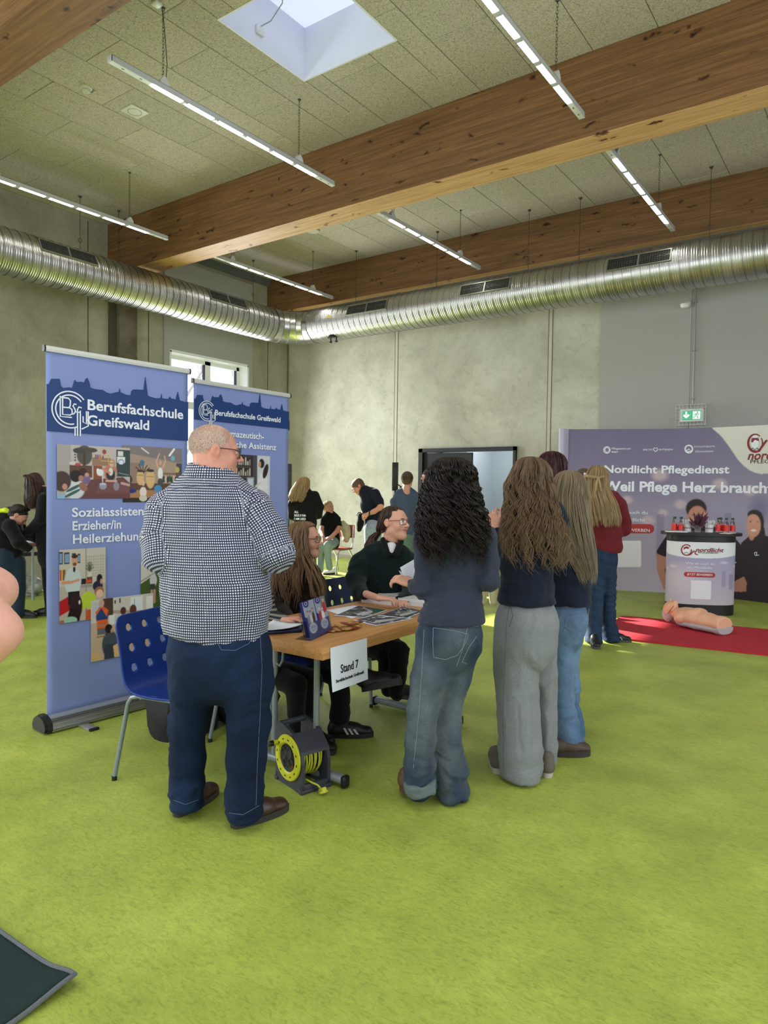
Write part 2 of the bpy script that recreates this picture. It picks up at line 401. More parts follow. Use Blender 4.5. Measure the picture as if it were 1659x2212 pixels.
# left wall: light panel above / beside the window, joints, column
mb = MB().box(XL, XL+.035, 8.27, 10.52, WZ1+.02, 5.78).box(XL, XL+.035, 8.27, WY0-.0, 0, WZ1+.02).box(XL, XL+.035, WY1, 10.52, 0, WZ1+.02)
struct('wall_panel', mb.me(), M_panel, wl)
for y in (4.75, 6.75, 7.95, 11.0): struct('joint', MB().box(XL-.02, XL+.006, y-.006, y+.006, 0, 5.95).me(), mj, wl)
struct('trim_1', MB().box(XL, XL+.06, 7.13, 7.26, 0, 5.2).me(), mat('steel_post_dark', srgb(78, 74, 58), .7))
struct('column', MB().rbox(XL, XL+.14, 7.26, 7.62, 0, 5.15, .01).me(), M_conc_dark)['kind'] = 'structure'
struct('trim_2', MB().box(XL, XL+.10, 7.14, YB, 5.86, CZ).me(), M_grey_board)
# corner lightning wire
struct('trim_3', MB().tube([(XL+.03, YB-.03, 3.0), (XL+.03, YB-.03, 4.7)], .008, 6).rbox(XL+.0, XL+.07, YB-.08, YB, 2.78, 3.0).me(), mat('cable_grey', srgb(70,70,66), .5))

# ceiling slab and the wood-wool panels
SKX0, SKX1, SKY0, SKY1 = -5.35, -4.13, 4.63, 5.83
SL = CZ+.03
mb = MB()
def ring_slab(mb, z0, z1, holes):
    (a, b, c, d) = holes[0]
    mb.box(XL-.4, a, YF-.4, YB+.4, z0, z1).box(b, XR+.4, YF-.4, YB+.4, z0, z1).box(a, b, YF-.4, c, z0, z1).box(a, b, d, YB+.4, z0, z1)
ring_slab(mb, SL, SL+.2, [(SKX0-.03, SKX1+.03, SKY0-.03, SKY1+.03)])
ceil = struct('ceiling', mb.me(), mat('ceiling_slab', srgb(70, 68, 56), .9))
random.seed(3)
TW = 0.6405
def tile(x0, x1, y0, y1):
    g = .0035; mb = MB(); z0, z1 = CZ, SL+.001
    x0 += g; x1 -= g; y0 += g; y1 -= g
    if x1 > SKX0 and x0 < SKX1 and y1 > SKY0 and y0 < SKY1:
        rects = []
        if x0 < SKX0-.02: rects.append((x0, SKX0-.005, y0, y1))
        if x1 > SKX1+.02: rects.append((SKX1+.005, x1, y0, y1))
        a, b = max(x0, SKX0), min(x1, SKX1)
        if y0 < SKY0-.02: rects.append((a, b, y0, SKY0-.005))
        if y1 > SKY1+.02: rects.append((a, b, SKY1+.005, y1))
    else: rects = [(x0, x1, y0, y1)]
    if not rects: return
    for a, b, c, d in rects:
        if b-a < .02 or d-c < .02: continue
        bv = .004
        vs = [(a, c, z1), (b, c, z1), (b, d, z1), (a, d, z1), (a, c, z0+bv), (b, c, z0+bv), (b, d, z0+bv), (a, d, z0+bv), (a+bv, c+bv, z0), (b-bv, c+bv, z0), (b-bv, d-bv, z0), (a+bv, d-bv, z0)]
        mb.add(vs, [(0, 1, 2, 3), (8, 11, 10, 9)]+[(k, k+4, (k+1) % 4+4, (k+1) % 4) for k in range(4)]+[(k+4, k+8, (k+1) % 4+8, (k+1) % 4+4) for k in range(4)])
    if mb.v: link('ceiling_tile', mb.me(), M_tile, ceil)
ntile = 0
for k in range(-9, 16):
    x1 = -1.925-TW*k; x0 = x1-TW
    if x0 < XL: x0 = XL
    if x1 <= XL+.05 or x1 > XR: continue
    off = 0.0 if k % 2 == 0 else 0.595
    for (ya, yb) in ((3.22, 7.12), (7.52, 10.97)):
        y = 4.86-1.19*4+off
        while y < yb:
            a, b = max(y, ya), min(y+1.19, yb)
            if b-a > .02: tile(x0, x1, a, b)
            y += 1.19
struct('ceiling_field', MB().box(XL, XR, YF, 2.8, CZ, CZ+.03).me(), M_tile, ceil)
# roof light shaft
M_shaft = mat('white_shaft', srgb(226, 228, 240), .6)
sh = thing('skylight', (-4.74, 5.23, CZ), 'square roof light with white shaft cut through the panelled ceiling', 'skylight')
zz = 6.56; w = .02
mb = MB().box(SKX0-w, SKX0, SKY0-w, SKY1+w, CZ-.004, zz).box(SKX1, SKX1+w, SKY0-w, SKY1+w, CZ-.004, zz).box(SKX0, SKX1, SKY0-w, SKY0, CZ-.004, zz).box(SKX0, SKX1, SKY1, SKY1+w, CZ-.004, zz)
mb.obj('shaft', M_shaft, sh)
MB().box(SKX0-w, SKX1+w, SKY0-w, SKY1+w, zz, zz+.02).obj('dome', mat('opal_dome', srgb(225, 230, 250), .4, emit=(0.64, 0.68, 1.0), estr=.68), sh)
mb = MB().tube([(-5.0, SKY0+.02, 6.5), (-4.86, SKY0+.2, 6.46), (-4.84, 4.95, 6.38), (-4.98, 5.1, 6.28), (-5.2, 5.16, 6.22), (SKX0+.02, 5.14, 6.2)], .006, 6)
mb.obj('motor_cable', mat('cable_light', srgb(170, 172, 190), .5), sh)
MB().rbox(SKX0, SKX0+.03, 5.09, 5.19, 6.12, 6.21, .005).obj('switch_plate', mat('white_plastic', srgb(225, 225, 225), .4), sh)

for rx, ry in ((-4.74, -1.5), (-1.2, 0.4), (2.6, 5.2), (2.6, -1.5)):   # made-up frames round the added overhead fill lamps, out of view
    struct('fill_lamp_frame', MB().box(rx-.66, rx+.66, ry-.66, ry-.61, 5.93, CZ).box(rx-.66, rx+.66, ry+.61, ry+.66, 5.93, CZ).box(rx-.66, rx-.61, ry-.61, ry+.61, 5.93, CZ).box(rx+.61, rx+.66, ry-.61, ry+.61, 5.93, CZ).me(), M_shaft, ceil)
# glulam beams
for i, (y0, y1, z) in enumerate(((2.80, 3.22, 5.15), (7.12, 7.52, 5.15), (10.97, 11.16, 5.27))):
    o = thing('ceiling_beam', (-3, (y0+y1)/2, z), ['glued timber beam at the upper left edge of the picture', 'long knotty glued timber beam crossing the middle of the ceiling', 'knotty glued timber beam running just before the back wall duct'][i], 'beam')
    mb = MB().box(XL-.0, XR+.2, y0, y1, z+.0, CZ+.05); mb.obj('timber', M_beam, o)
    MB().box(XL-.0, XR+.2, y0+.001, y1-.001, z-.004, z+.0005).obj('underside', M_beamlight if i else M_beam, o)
    # lamination lines
    mb = MB(); k = z+.11
    while k < CZ-.03: mb.box(XL, XR, y0-.0012, y0+.001, k-.0012, k+.0012); k += .04*3
    mb.obj('lamination_line', mat('lamination', srgb(96, 60, 32), .7), o)
struct('trim_4', MB().box(XL, XR, 11.16, YB, 5.23, 5.27).box(XL, XR, 11.16, YB, 5.27, CZ).me(), M_grey_board)

# window in the left wall
M_frame = mat('white_window_frame', srgb(226, 228, 232), .4)
gt = NT('window_glass'); M_glass = gt.m
tr_ = gt.n('BsdfTransparent'); gl_ = gt.n('BsdfGlossy', {'Roughness': 0.02}); fr_ = gt.n('Fresnel', {'IOR': 1.4}); ms_ = gt.n('MixShader', {0: fr_.outputs[0], 1: tr_.outputs[0], 2: gl_.outputs[0]})
gt.t.links.new(ms_.outputs[0], gt.t.nodes['Material Output'].inputs[0])
wnd = thing('window_1', (XL-.2, 9.4, 0), 'tall white framed window in the left concrete wall behind the banners', 'window')
wnd['kind'] = 'structure'
mb = MB(); x0, x1 = XL-.30, XL-.22
mb.box(XL-.4, XL+.04, WY0-.01, WY0+.03, WZ0, WZ1).box(XL-.4, XL+.04, WY1-.03, WY1+.01, WZ0, WZ1).box(XL-.4, XL+.04, WY0, WY1, WZ1-.03, WZ1+.02).box(XL-.4, XL+.1, WY0, WY1, WZ0-.03, WZ0+.02)
mb.obj('window_reveal', M_frame, wnd)
mb = MB(); mid = (WY0+WY1)/2+.12
for a, b in ((WY0+.03, mid), (mid, WY1-.03)):
    for z0, z1 in ((0.14, 3.1), (3.1, WZ1-.03)):
        f = .07
        mb.box(x0, x1, a, b, z0, z0+f).box(x0, x1, a, b, z1-f, z1).box(x0, x1, a, a+f, z0, z1).box(x0, x1, b-f, b, z0, z1)
mb.obj('window_frame', M_frame, wnd)
mb = MB()
for a, b in ((WY0+.03, mid), (mid, WY1-.03)): mb.box(x0+.012, x1-.0, b-.085, b-.069, 3.16, WZ1-.1)
mb.obj('gasket', mat('black_rubber', (.01,.01,.012), .5), wnd)
for a, b in ((WY0+.1, mid-.07), (mid+.07, WY1-.1)):
    for z0, z1 in ((.21, 3.03), (3.17, WZ1-.1)): MB().box(x0+.03, x0+.04, a, b, z0, z1).obj('pane', M_glass, wnd)
# bare trees outside
M_bark = mat('winter_bark', srgb(150, 146, 140), .9)
random.seed(11)
for k, (tx, ty) in enumerate(((-19, 13.6), (-23, 17.2), (-21, 20.5))):
    mb = MB()
    def branch(p, d, L, r, lev):
        pts = [p]; q = p
        for i in range(4):
            d = (d+Vector((random.uniform(-.2, .2), random.uniform(-.2, .2), random.uniform(-.05, .15)))).normalized(); q = q+d*L/4; pts.append(q)
        mb.tube(pts, [r*(1-.17*i) for i in range(5)], 5)
        if lev < 3:
            for i in range(3): branch(pts[2+i % 3], (d+Vector((random.uniform(-.9, .9), random.uniform(-.9, .9), random.uniform(-.1, .5)))).normalized(), L*.62, r*.5, lev+1)
    branch(Vector((tx, ty, -1)), Vector((0, 0, 1)), 5.5, .13, 0)
    tag(mb.obj('bare_tree', M_bark), ['bare tree outside the window, nearest to the glass', 'bare tree outside the window, middle one', 'bare tree outside the window, furthest one'][k], 'tree', 'bare trees outside')

# door in the back wall
dr = thing('door_1', ((DX0+DX1)/2, YB, 0), 'wide black framed double door in the back wall, right leaf open', 'door'); dr['kind'] = 'structure'
M_black = mat('black_metal', srgb(22, 23, 24), .45)
f = .09
MB().box(DX0, DX0+f, YB-.06, YB+.12, 0, DZ).box(DX1-f*.6, DX1, YB-.06, YB+.12, 0, DZ).box(DX0, DX1, YB-.06, YB+.12, DZ-f*.8, DZ).obj('door_frame', M_black, dr)
MB().box(DX0+f, DX0+1.16, YB+.0, YB+.05, 0, DZ-f).obj('door_leaf', mat('black_door', srgb(14, 15, 16), .4), dr)
MB().box(DX1-.09, DX1-.05, YB+.1, YB+1.0, 0, DZ-f).obj('door_leaf', M_black, dr)
# foyer behind the door
struct('wall_foyer', MB().box(-8.2, -4.3, 14.4, 14.5, 0, 3.2).box(-8.2, -8.1, YB+.3, 14.5, 0, 3.2).box(-4.4, -4.3, YB+.3, 14.5, 0, 3.2).box(-8.2, -4.3, YB+.3, 14.5, 3.1, 3.2).me(), mat('foyer_wall', srgb(178, 190, 194), .7))
struct('floor_foyer', MB().box(-8.2, -4.3, YB, 14.5, -.1, -.001).me(), mat('foyer_floor', srgb(140, 146, 140), .6))
struct('column_foyer', MB().box(-7.9, -7.3, 13.2, 14.4, 0, 3.1).me(), mat('foyer_column', srgb(206, 214, 220), .7))
area_light('foyer_light', (-6.4, 13.0, 3.0), (0, 0, -1), 1.5, 1.5, 42, (0.93, 0.97, 1.0))
struct('trim_5', MB().box(XL, -3.94, YB-.012, YB, 0, .07).me(), mat('base_grey', srgb(150, 140, 130), .7))
# ------------------------------------------------------------------ linear lamps, ducts, ceiling devices
M_lampbody = mat('lamp_grey', srgb(196, 197, 198), .4, metal=.2)
M_lampin = mat('lamp_white_end', srgb(214, 214, 208), .5)
M_led = mat('led_panel', (1, 1, 1), .5, emit=(1.0, 1.0, 0.96), estr=20.0)
M_chain = mat('chain_steel', srgb(70, 70, 66), .45, metal=.6)
def chain(mb, a, b, r=.0045, step=.03):
    a, b = Vector(a), Vector(b); n = max(2, int((b-a).length/step)); d = (b-a)/n
    for i in range(n):
        p = a+d*(i+.5); s = Vector((1, 0, 0)) if i % 2 else Vector((0, 1, 0)); h = d*.55
        mb.tube([p-h+s*.003, p-h*.7+s*.009, p+h*.7+s*.009, p+h+s*.003, p+h-s*.003, p+h*.7-s*.009, p-h*.7-s*.009, p-h-s*.003], .0022, 4, closed=True, caps=False)
LAMPZ = 5.25
def lamp(x, y0, c1, c2, label):
    L = 3.06; y1 = y0+L
    o = thing('linear_lamp', (x, y0+L/2, LAMPZ), label, 'lamp', 'linear lamps hung from the ceiling')
    mb = MB(); w = .031; h = .055; z = LAMPZ-.02
    mb.box(x-w, x-w+.003, y0, y1, z, z+h).box(x+w-.003, x+w, y0, y1, z, z+h).box(x-w, x+w, y0, y1, z+h-.003, z+h)
    mb.rbox(x-w, x+w, y0-.004, y0+.01, z-.003, z+h, .003).rbox(x-w, x+w, y1-.01, y1+.004, z-.003, z+h, .003)
    mb.obj('housing', M_lampbody, o)
    a = y0+.42; b = y1-.33; n = 6; d = (b-a)/n
    for e0, e1 in ((y0+.01, a), (b, y1-.01)):
        MB().rbox(x-w+.003, x+w-.003, e0, e1, z-.001, z+.012, .002).obj('end_plate', M_lampin, o)
        for q in (.3, .75): MB().box(x-.004, x+.004, e0+(e1-e0)*q-.014, e0+(e1-e0)*q+.014, z-.0025, z-.001).obj('screw_slot', M_black, o)
    for i in range(n):
        MB().rbox(x-w+.004, x+w-.004, a+d*i+.031, a+d*(i+1)-.031, z-.004, z+.008, .003).obj('light_panel', M_led, o)
        if i: MB().rbox(x-w+.003, x+w-.003, a+d*i-.030, a+d*i+.030, z-.006, z+.012, .002).obj('divider', M_lampbody, o)
    MB().box(x-w+.003, x+w-.003, a, b, z+.010, z+.014).obj('tray', M_lampin, o)
    for c in (c1, c2):
        br = MB().prism([(-.05, 0), (.05, 0), (.045, .03), (.012, .075), (-.012, .075), (-.045, .03)], -.03, .03, M=frame((x, c, z+h-.002), (0, 1, 0), (0, 0, 1), (1, 0, 0)))
        br.obj('bracket', mat('lamp_bracket', srgb(205, 206, 205), .4), o)
        mb = MB(); chain(mb, (x, c, z+h+.07), (x, c, CZ)); mb.obj('chain', M_chain, o)
        MB().lathe([(.0, CZ-.015), (.012, CZ-.015), (.02, CZ)], 10, M=Matrix.Translation((x, c, 0))).obj('hook', M_chain, o)
    mb = MB().tube([(x+.012, c1+.02, z+h), (x+.02, c1+.03, z+h+.2), (x+.014, c1+.01, CZ-.25), (x+.03, c1-.04, CZ-.02)], .004, 6)
    mb.obj('supply_cable', mat('cable_grey', srgb(120, 120, 112), .5), o)
    MB().rbox(x-.03, x+.05, c1-.12, c1-.04, CZ-.03, CZ, .008).obj('ceiling_socket', mat('white_plastic', srgb(225, 225, 225), .4), o)
lamp(-5.66, 3.65, 4.21, 6.085, 'long linear lamp nearest the skylight, both of its ends in view')
lamp(-2.58, 3.83, 4.30, 6.205, 'linear lamp cut off by the top edge right of the skylight')
lamp(-8.98, 3.70, 4.24, 6.11, 'linear lamp cut off by the left edge beside the concrete wall')
lamp(-9.0, 7.62, 8.07, 10.10, 'small far linear lamp above the corner of the ducts')
lamp(-5.70, 7.55, 8.03, 9.94, 'far linear lamp in the middle bay, below the round smoke detectors')
lamp(-2.58, 7.50, 7.98, 9.78, 'far linear lamp at the right in front of the rear beam')

# ducts
t = NT('spiral_duct_steel'); tc = t.n('TexCoord').outputs['Object']
a = t.n('TexNoise', {'Vector': tc, 'Scale': 3.0, 'Detail': 5.0}); r = t.ramp(a, [(0.3, (0.44, 0.44, 0.43)), (0.7, (0.58, 0.57, 0.56))]); t.out(r)
rr = t.n('MapRange', {'Value': a.outputs[0], 'From Min': .3, 'From Max': .7, 'To Min': .28, 'To Max': .42}); t.out(rr, 'Roughness')
t.b.inputs['Metallic'].default_value = 1.0; M_duct = t.m
M_seam = mat('duct_seam', srgb(112, 110, 98), .45, metal=.7)
DR, DZC, DXC, DYC = .318, 4.70, -9.97, 10.56
def duct_mesh(p0, axis, L, up=(0, 0, 1), pitch=.13, ribs=4):
    ax = Vector(axis); up = Vector(up); sd = ax.cross(up); n = 48; st = pitch/ribs/4; m = int(L/st)
    k = np.arange(m+1)*st; th = np.arange(n)*2*math.pi/n
    K, T = np.meshgrid(k, th, indexing='ij')
    ph = ((K/pitch*ribs + T/(2*math.pi)*ribs) % 1.0)
    r = DR + .0035*np.sin(ph*2*math.pi)
    A = np.array(ax); U = np.array(up); S = np.array(sd)
    co = np.array(p0)+K[..., None]*A+(r*np.cos(T))[..., None]*S+(r*np.sin(T))[..., None]*U
    i, j = np.meshgrid(np.arange(m), np.arange(n), indexing='ij'); a = i*n+j; b = i*n+(j+1) % n
    return fast_mesh(co.reshape(-1, 3), np.stack([a, b, b+n, a+n], -1).reshape(-1, 4), True)
def seam(p0, axis, L, pitch=.13):
    ax = Vector(axis); up = Vector((0, 0, 1)); sd = ax.cross(up); n = 32; tot = int(L/pitch*n); vs = []; fs = []
    for i in range(tot+1):
        th = -i*2*math.pi/n; k = i*pitch/n; d = sd*math.cos(th)+up*math.sin(th)
        for (dk, dr) in ((-.004, .002), (0, .0075), (.004, .002)): vs.append(Vector(p0)+ax*(k+dk)+d*(DR+dr))
    for i in range(tot):
        for q in (0, 1): fs.append((i*3+q, i*3+q+1, i*3+q+4, i*3+q+3))
    return mesh(vs, fs, True)
M_grille = mat('grille_frame', srgb(150, 150, 142), .4, metal=.7); M_dark = mat('grille_dark', srgb(10, 10, 10), .8)
def grille(d, a0, a1, axis, c, ang):
    """vent grille let into the duct: a0..a1 along the axis, ang = direction from the duct centre"""
    ax = Vector(axis); nrm = Vector(c).normalized()*0; nrm = Vector(ang).normalized(); up = nrm.cross(ax)
    if up.z < 0: up = -up
    base = Vector(c)
    def M(s): return frame(base+ax*s+nrm*(DR-.01), ax, up, nrm)
    h = .085; L = a1-a0
    g = MB()
    m = M(a0)
    g.box(0, L, -h, h, -.05, .012, 1, m)
    for (x0, x1, y0, y1) in ((-.015, L+.015, h, h+.014), (-.015, L+.015, -h-.014, -h), (-.015, 0, -h, h), (L, L+.015, -h, h), (L/2-.012, L/2+.012, -h, h)): g.box(x0, x1, y0, y1, -.05, .026, 0, m)
    o = link('vent_grille', g.me(), [M_grille, M_dark], d)
    s = MB()
    for i in range(1, 6): s.box(0, L, -h+i*2*h/6-.0035, -h+i*2*h/6+.0035, .008, .02, 0, m)
    k = .035
    while k < L: s.box(k-.002, k+.002, -h, h, .008, .017, 0, m); k += .035
    link('grille_slat', s.me(), mat('grille_slats', srgb(96, 96, 90), .4, metal=.5), o)
d1 = thing('spiral_duct', (DXC, 7, DZC-DR), 'round galvanised spiral duct running along the left and back walls', 'duct')
y0 = 3.5; L1 = DYC-DR-.35-y0
link('pipe', duct_mesh((DXC, y0, DZC), (0, 1, 0), L1), M_duct, d1); link('spiral_seam', seam((DXC, y0, DZC), (0, 1, 0), L1), M_seam, d1)
ga = Vector((1, 0, .52))
for a0, a1 in ((5.18, 6.02), (8.2, 9.02)): grille(d1, a0, a1, (0, 1, 0), (DXC, 0, DZC), ga)
d2 = d1
x0 = DXC+DR+.35; L2 = XR-x0
link('pipe', duct_mesh((x0, DYC, DZC), (1, 0, 0), L2), M_duct, d2); link('spiral_seam', seam((x0, DYC, DZC), (1, 0, 0), L2), M_seam, d2)
for a0, a1 in ((-8.27, -7.38), (-5.85, -4.97), (-3.40, -2.53), (-1.0, -.15)): grille(d2, a0, a1, (1, 0, 0), (0, DYC, DZC), Vector((0, -1, .35)))
# elbow: mitred segments
rb = DR+.35
cen = Vector((DXC+rb, DYC-rb, DZC)); mb = MB(); pts = []
segs = 5; vs = []; n = 48; rings = []
for i in range(segs+1):
    a = math.pi - i*(math.pi/2)/segs
    c = cen+Vector((math.cos(a), math.sin(a), 0))*rb; rad = Vector((math.cos(a), math.sin(a), 0))
    for q in range(n):
        th = q*2*math.pi/n; vs.append(c+rad*(DR*1.01*math.cos(th))+Vector((0, 0, 1))*(DR*1.01*math.sin(th)))
fs = [(i*n+q, (i+1)*n+q, (i+1)*n+(q+1) % n, i*n+(q+1) % n) for i in range(segs) for q in range(n)]
el = link('elbow', MB().add(vs, fs, 0, True).me(12), mat('elbow_steel', (0.58, 0.58, 0.56), .27, metal=1.0), d2)
mb = MB()
for i in (0, 1, 2, 3, 4, 5):
    a = math.pi - i*(math.pi/2)/segs; c = cen+Vector((math.cos(a), math.sin(a), 0))*rb
    mb.tube(arc(c, DR*1.012, 0, 2*math.pi, 40, (math.cos(a), math.sin(a), 0), (0, 0, 1))[:-1], .006, 5, closed=True, caps=False)
mb.obj('elbow_ring', M_seam, d2)
MB().lathe([(0, 0), (.1, 0), (.11, -.012)], 20, M=frame((-8.78, DYC-.1, DZC-DR+.03), (1, 0, 0), (0, 1, 0), (0, 0, 1))).tube([(-8.84, DYC-.1, DZC-DR+.02), (-8.84, DYC-.1, DZC-DR-.05)], .012, 8).tube([(-8.70, DYC-.1, DZC-DR+.02), (-8.70, DYC-.1, DZC-DR-.05)], .012, 8).lathe([(0, -.03), (.028, -.03), (.028, -.05), (0, -.05)], 12, M=Matrix.Translation((-8.84, DYC-.1, DZC-DR-.02))).lathe([(0, -.03), (.028, -.03), (.028, -.05), (0, -.05)], 12, M=Matrix.Translation((-8.70, DYC-.1, DZC-DR-.02))).obj('inspection_hatch', M_black, d2)
MB().lathe([(0, .004), (.05, .004), (.05, 0)], 18, M=frame((-8.72, DYC-DR*.985, DZC+.06), (1, 0, 0), (0, .17, .98), (0, -1, .17))@Matrix.Scale(.5, 4, (0, 1, 0))).obj('sticker', mat('yellow_sticker', srgb(224, 186, 60), .5), d2)
# suspension wires of the ducts
for y in (6.17, 6.85, 9.85, 4.2):
    mb = MB(); mb.tube([(-10.36, y, CZ), (-10.36, y, DZC+.1)], .004, 5).tube(arc((-10.36, y, 5.32), .03, 0, 6.28, 12, (0, 1, 0), (0, 0, 1)), .004, 4).lathe([(.0, 5.98), (.02, 5.98), (.03, 6.0)], 8, M=Matrix.Translation((-10.36, y, 0)))
    mb.obj('suspension_wire', M_chain, d1)
for x in (-8.3, -6.5, -4.78, -3.94, -2.09, -.6):
    mb = MB(); mb.tube([(x, DYC-.02, CZ), (x, DYC-.02, DZC+DR-.01)], .004, 5).tube(arc((x, DYC-.02, 5.18), .03, 0, 6.28, 12, (1, 0, 0), (0, 0, 1)), .004, 4).lathe([(.0, 5.98), (.02, 5.98), (.03, 6.0)], 8, M=Matrix.Translation((x, DYC-.02, 0)))
    mb.obj('suspension_wire', M_chain, d2)

# ceiling devices
M_dev = mat('device_cream', srgb(206, 205, 190), .5)
def detector(x, y, r, label, cup=True):
    o = thing('smoke_detector', (x, y, CZ), label, 'smoke detector')
    T = Matrix.Translation((x, y, CZ))
    MB().lathe([(r, 0), (r, -.022), (r*.9, -.03), (0, -.03)] if not cup else [(r, 0), (r, -.012), (r*.75, -.02), (r*.7, -.045), (r*.55, -.055), (0, -.055)], 28, M=T).obj('base', M_dev, o)
    if cup:
        MB().lathe([(r*.62, -.028), (r*.72, -.03), (r*.72, -.036), (r*.62, -.038)], 24, M=T, cap=False).obj('sensor_ring', M_dark, o)
        MB().lathe([(r*.2, -.055), (r*.16, -.07), (0, -.07)], 12, M=T).obj('sensor_tip', M_dev, o)
    return o
q = on(186, 189, 2, CZ); o = detector(q.x, q.y, .065, 'cup shaped smoke detector numbered 15/11 at the upper left')
text('number_label', '15/11', .05, frame((q.x-.07, q.y+.10, CZ-.001), (1, 0, 0), (0, -1, 0), (0, 0, -1)) @ Matrix.Rotation(math.radians(0), 4, 'Z'), M_black, o, bold=.01)
q = on(757, 470, 2, CZ); detector(q.x, q.y, .06, 'small cup shaped smoke detector in the middle ceiling bay')
q = on(676, 497, 2, CZ); detector(q.x, q.y, .11, 'flat round smoke detector left of the small cup one', False)
q = on(291, 240, 2, CZ); o = thing('ceiling_speaker', (q.x, q.y, CZ), 'square white ceiling speaker below the long lamp', 'speaker')
T = Matrix.Translation((q.x, q.y, CZ))
MB().rbox(-.12, .12, -.12, .12, -.012, 0, .004, M=T).obj('cover', M_dev, o); MB().lathe([(.085, -.012), (.085, -.014), (.075, -.014), (.075, -.012)], 28, M=T, cap=False).obj('ring', mat('device_grey', srgb(160, 160, 148), .5), o)

# emergency exit lamp with wire cage, conduit and sensor on the back wall
W = YB-.03
ex = on(1494, 897, 1, W-.06); o = thing('exit_sign', (ex.x, W, ex.z-.15), 'green and white emergency exit sign in a wire cage on the grey wall', 'sign')
cx_, cz_ = ex.x, ex.z
M_white = mat('white_plastic', srgb(225, 225, 225), .4)
MB().rbox(cx_-.17, cx_+.17, W-.07, W, cz_-.1, cz_+.1, .01).obj('housing', M_white, o)
M_ws = mat('exit_white', srgb(240, 245, 240), .4, emit=(.85, .95, .9), estr=.9); M_gs = mat('exit_green', srgb(20, 150, 95), .4, emit=(.02, .42, .2), estr=.7)
MB().box(cx_-.135, cx_+.135, W-.073, W-.07, cz_-.07, cz_+.07).obj('face', M_gs, o)
mf = frame((cx_, W-.0735, cz_), (1, 0, 0), (0, 0, 1), (0, -1, 0))
MB().prism([(-.075, -.05), (-.125, .0), (-.105, .018), (-.088, .0), (-.088, .055), (-.062, .055), (-.062, .0), (-.045, .018), (-.025, .0)], 0, .002, M=mf).obj('arrow', M_ws, o)
MB().box(.02, .125, -.06, .06, 0, .002, M=mf).obj('doorway', M_ws, o)
mb = MB().lathe([(.0, .002), (.011, .002), (.011, .004), (0, .004)], 12, M=mf@Matrix.Translation((.085, .042, 0)))
for pts in ([(.08, .028), (.066, -.005)], [(.078, .022), (.104, .012), (.112, .024)], [(.078, .024), (.055, .014), (.046, -.0)], [(.066, -.005), (.088, -.022), (.084, -.05)], [(.066, -.005), (.05, -.03), (.022, -.034)]):
    mb.tube([mf@Vector((x, y, .003)) for x, y in pts], .006, 6)
mb.obj('running_man', M_gs, o)
mb = MB(); 
x0, x1, z0, z1, yd = cx_-.215, cx_+.215, cz_-.155, cz_+.155, W-.14
for i in range(9): x = x0+(x1-x0)*i/8; mb.tube([(x, W, z0), (x, yd, z0), (x, yd, z1), (x, W, z1)], .0028, 4)
for i in range(7): z = z0+(z1-z0)*i/6; mb.tube([(x0, W, z), (x0, yd, z), (x1, yd, z), (x1, W, z)], .0028, 4)
mb.tube([(x0, yd, z0), (x1, yd, z0), (x1, yd, z1), (x0, yd, z1)], .006, 6, closed=True, caps=False)
mb.obj('wire_cage', mat('cage_white', srgb(206, 208, 204), .4), o)
cd = thing('conduit', (cx_, W, cz_+.16), 'grey steel conduit rising from the exit sign to the duct', 'conduit')
MB().tube([(cx_, W-.02, cz_+.16), (cx_, W-.02, 4.9)], .013, 8).obj('tube', mat('conduit_grey', srgb(172, 172, 166), .35, metal=.5), cd)
mb = MB()
for z in (cz_+.25, 3.7, 4.45): mb.box(cx_-.025, cx_+.025, W-.036, W, z-.012, z+.012)
mb.obj('clip', mat('clip_grey', srgb(140, 140, 134), .5), cd)
q = on(1483, 659, 1, W-.08); se = thing('motion_sensor', (q.x, W, q.z), 'white motion sensor on the wall just below the duct', 'sensor')
MB().rbox(q.x-.045, q.x+.045, W-.05, W, q.z+.0, q.z+.06, .01).lathe([(0, -.05), (.055, -.04), (.068, -.01), (.066, .02), (.05, .03), (0, .03)], 20, M=Matrix.Translation((q.x-.02, W-.09, q.z))).obj('body', M_white, se)
# ------------------------------------------------------------------ roll-up banners
M_alu = mat('brushed_aluminium', srgb(196, 196, 196), .35, metal=.7)
M_alu2 = mat('satin_rail', srgb(214, 214, 210), .4, metal=.3)
M_blk = mat('black_plastic', srgb(24, 24, 26), .45)
M_ban = mat('banner_blue', srgb(132, 146, 200), .5, spec=.35, bump=(1.3, .25, 2, (1, 1, 5)))
M_navy = mat('banner_navy', srgb(24, 58, 116), .45, spec=.35)
M_wtxt = mat('print_white', srgb(232, 235, 245), .5)
M_print = mat('photo_print', (1, 1, 1), .45, attr='Col', spec=.35)
class Board:                                    # a vertical plane with u to the right and z up
    def __init__(s, p, d): s.p = Vector((p[0], p[1], 0)); s.d = Vector((d[0], d[1], 0)).normalized(); s.n = Vector((s.d.y, -s.d.x, 0))
    def uz(s, px, py):
        r = ray(px, py); t = (s.p-CPOS).dot(s.n)/r.dot(s.n); q = CPOS+r*t; return (q-s.p).dot(s.d), q.z
    def pt(s, u, z, k=0.0): return s.p+s.d*u+Vector((0, 0, z))+s.n*k
    def M(s, u, z, k=0.0): return frame(s.pt(u, z, k), s.d, (0, 0, 1), s.n)
    def text(s, body, x0, y0, x1, cap, m, parent, name='lettering', bold=.02, shear=0, k=.002, align='LEFT', cw=None):
        u, z = s.uz(x0, y0)
        w = (s.uz(x1, y0)[0]-u) if x1 else cw
        return text(name, body, cap/.72, s.M(u, z, k), m, parent, width=w, bold=bold, shear=shear, align=align, depth=.0006)
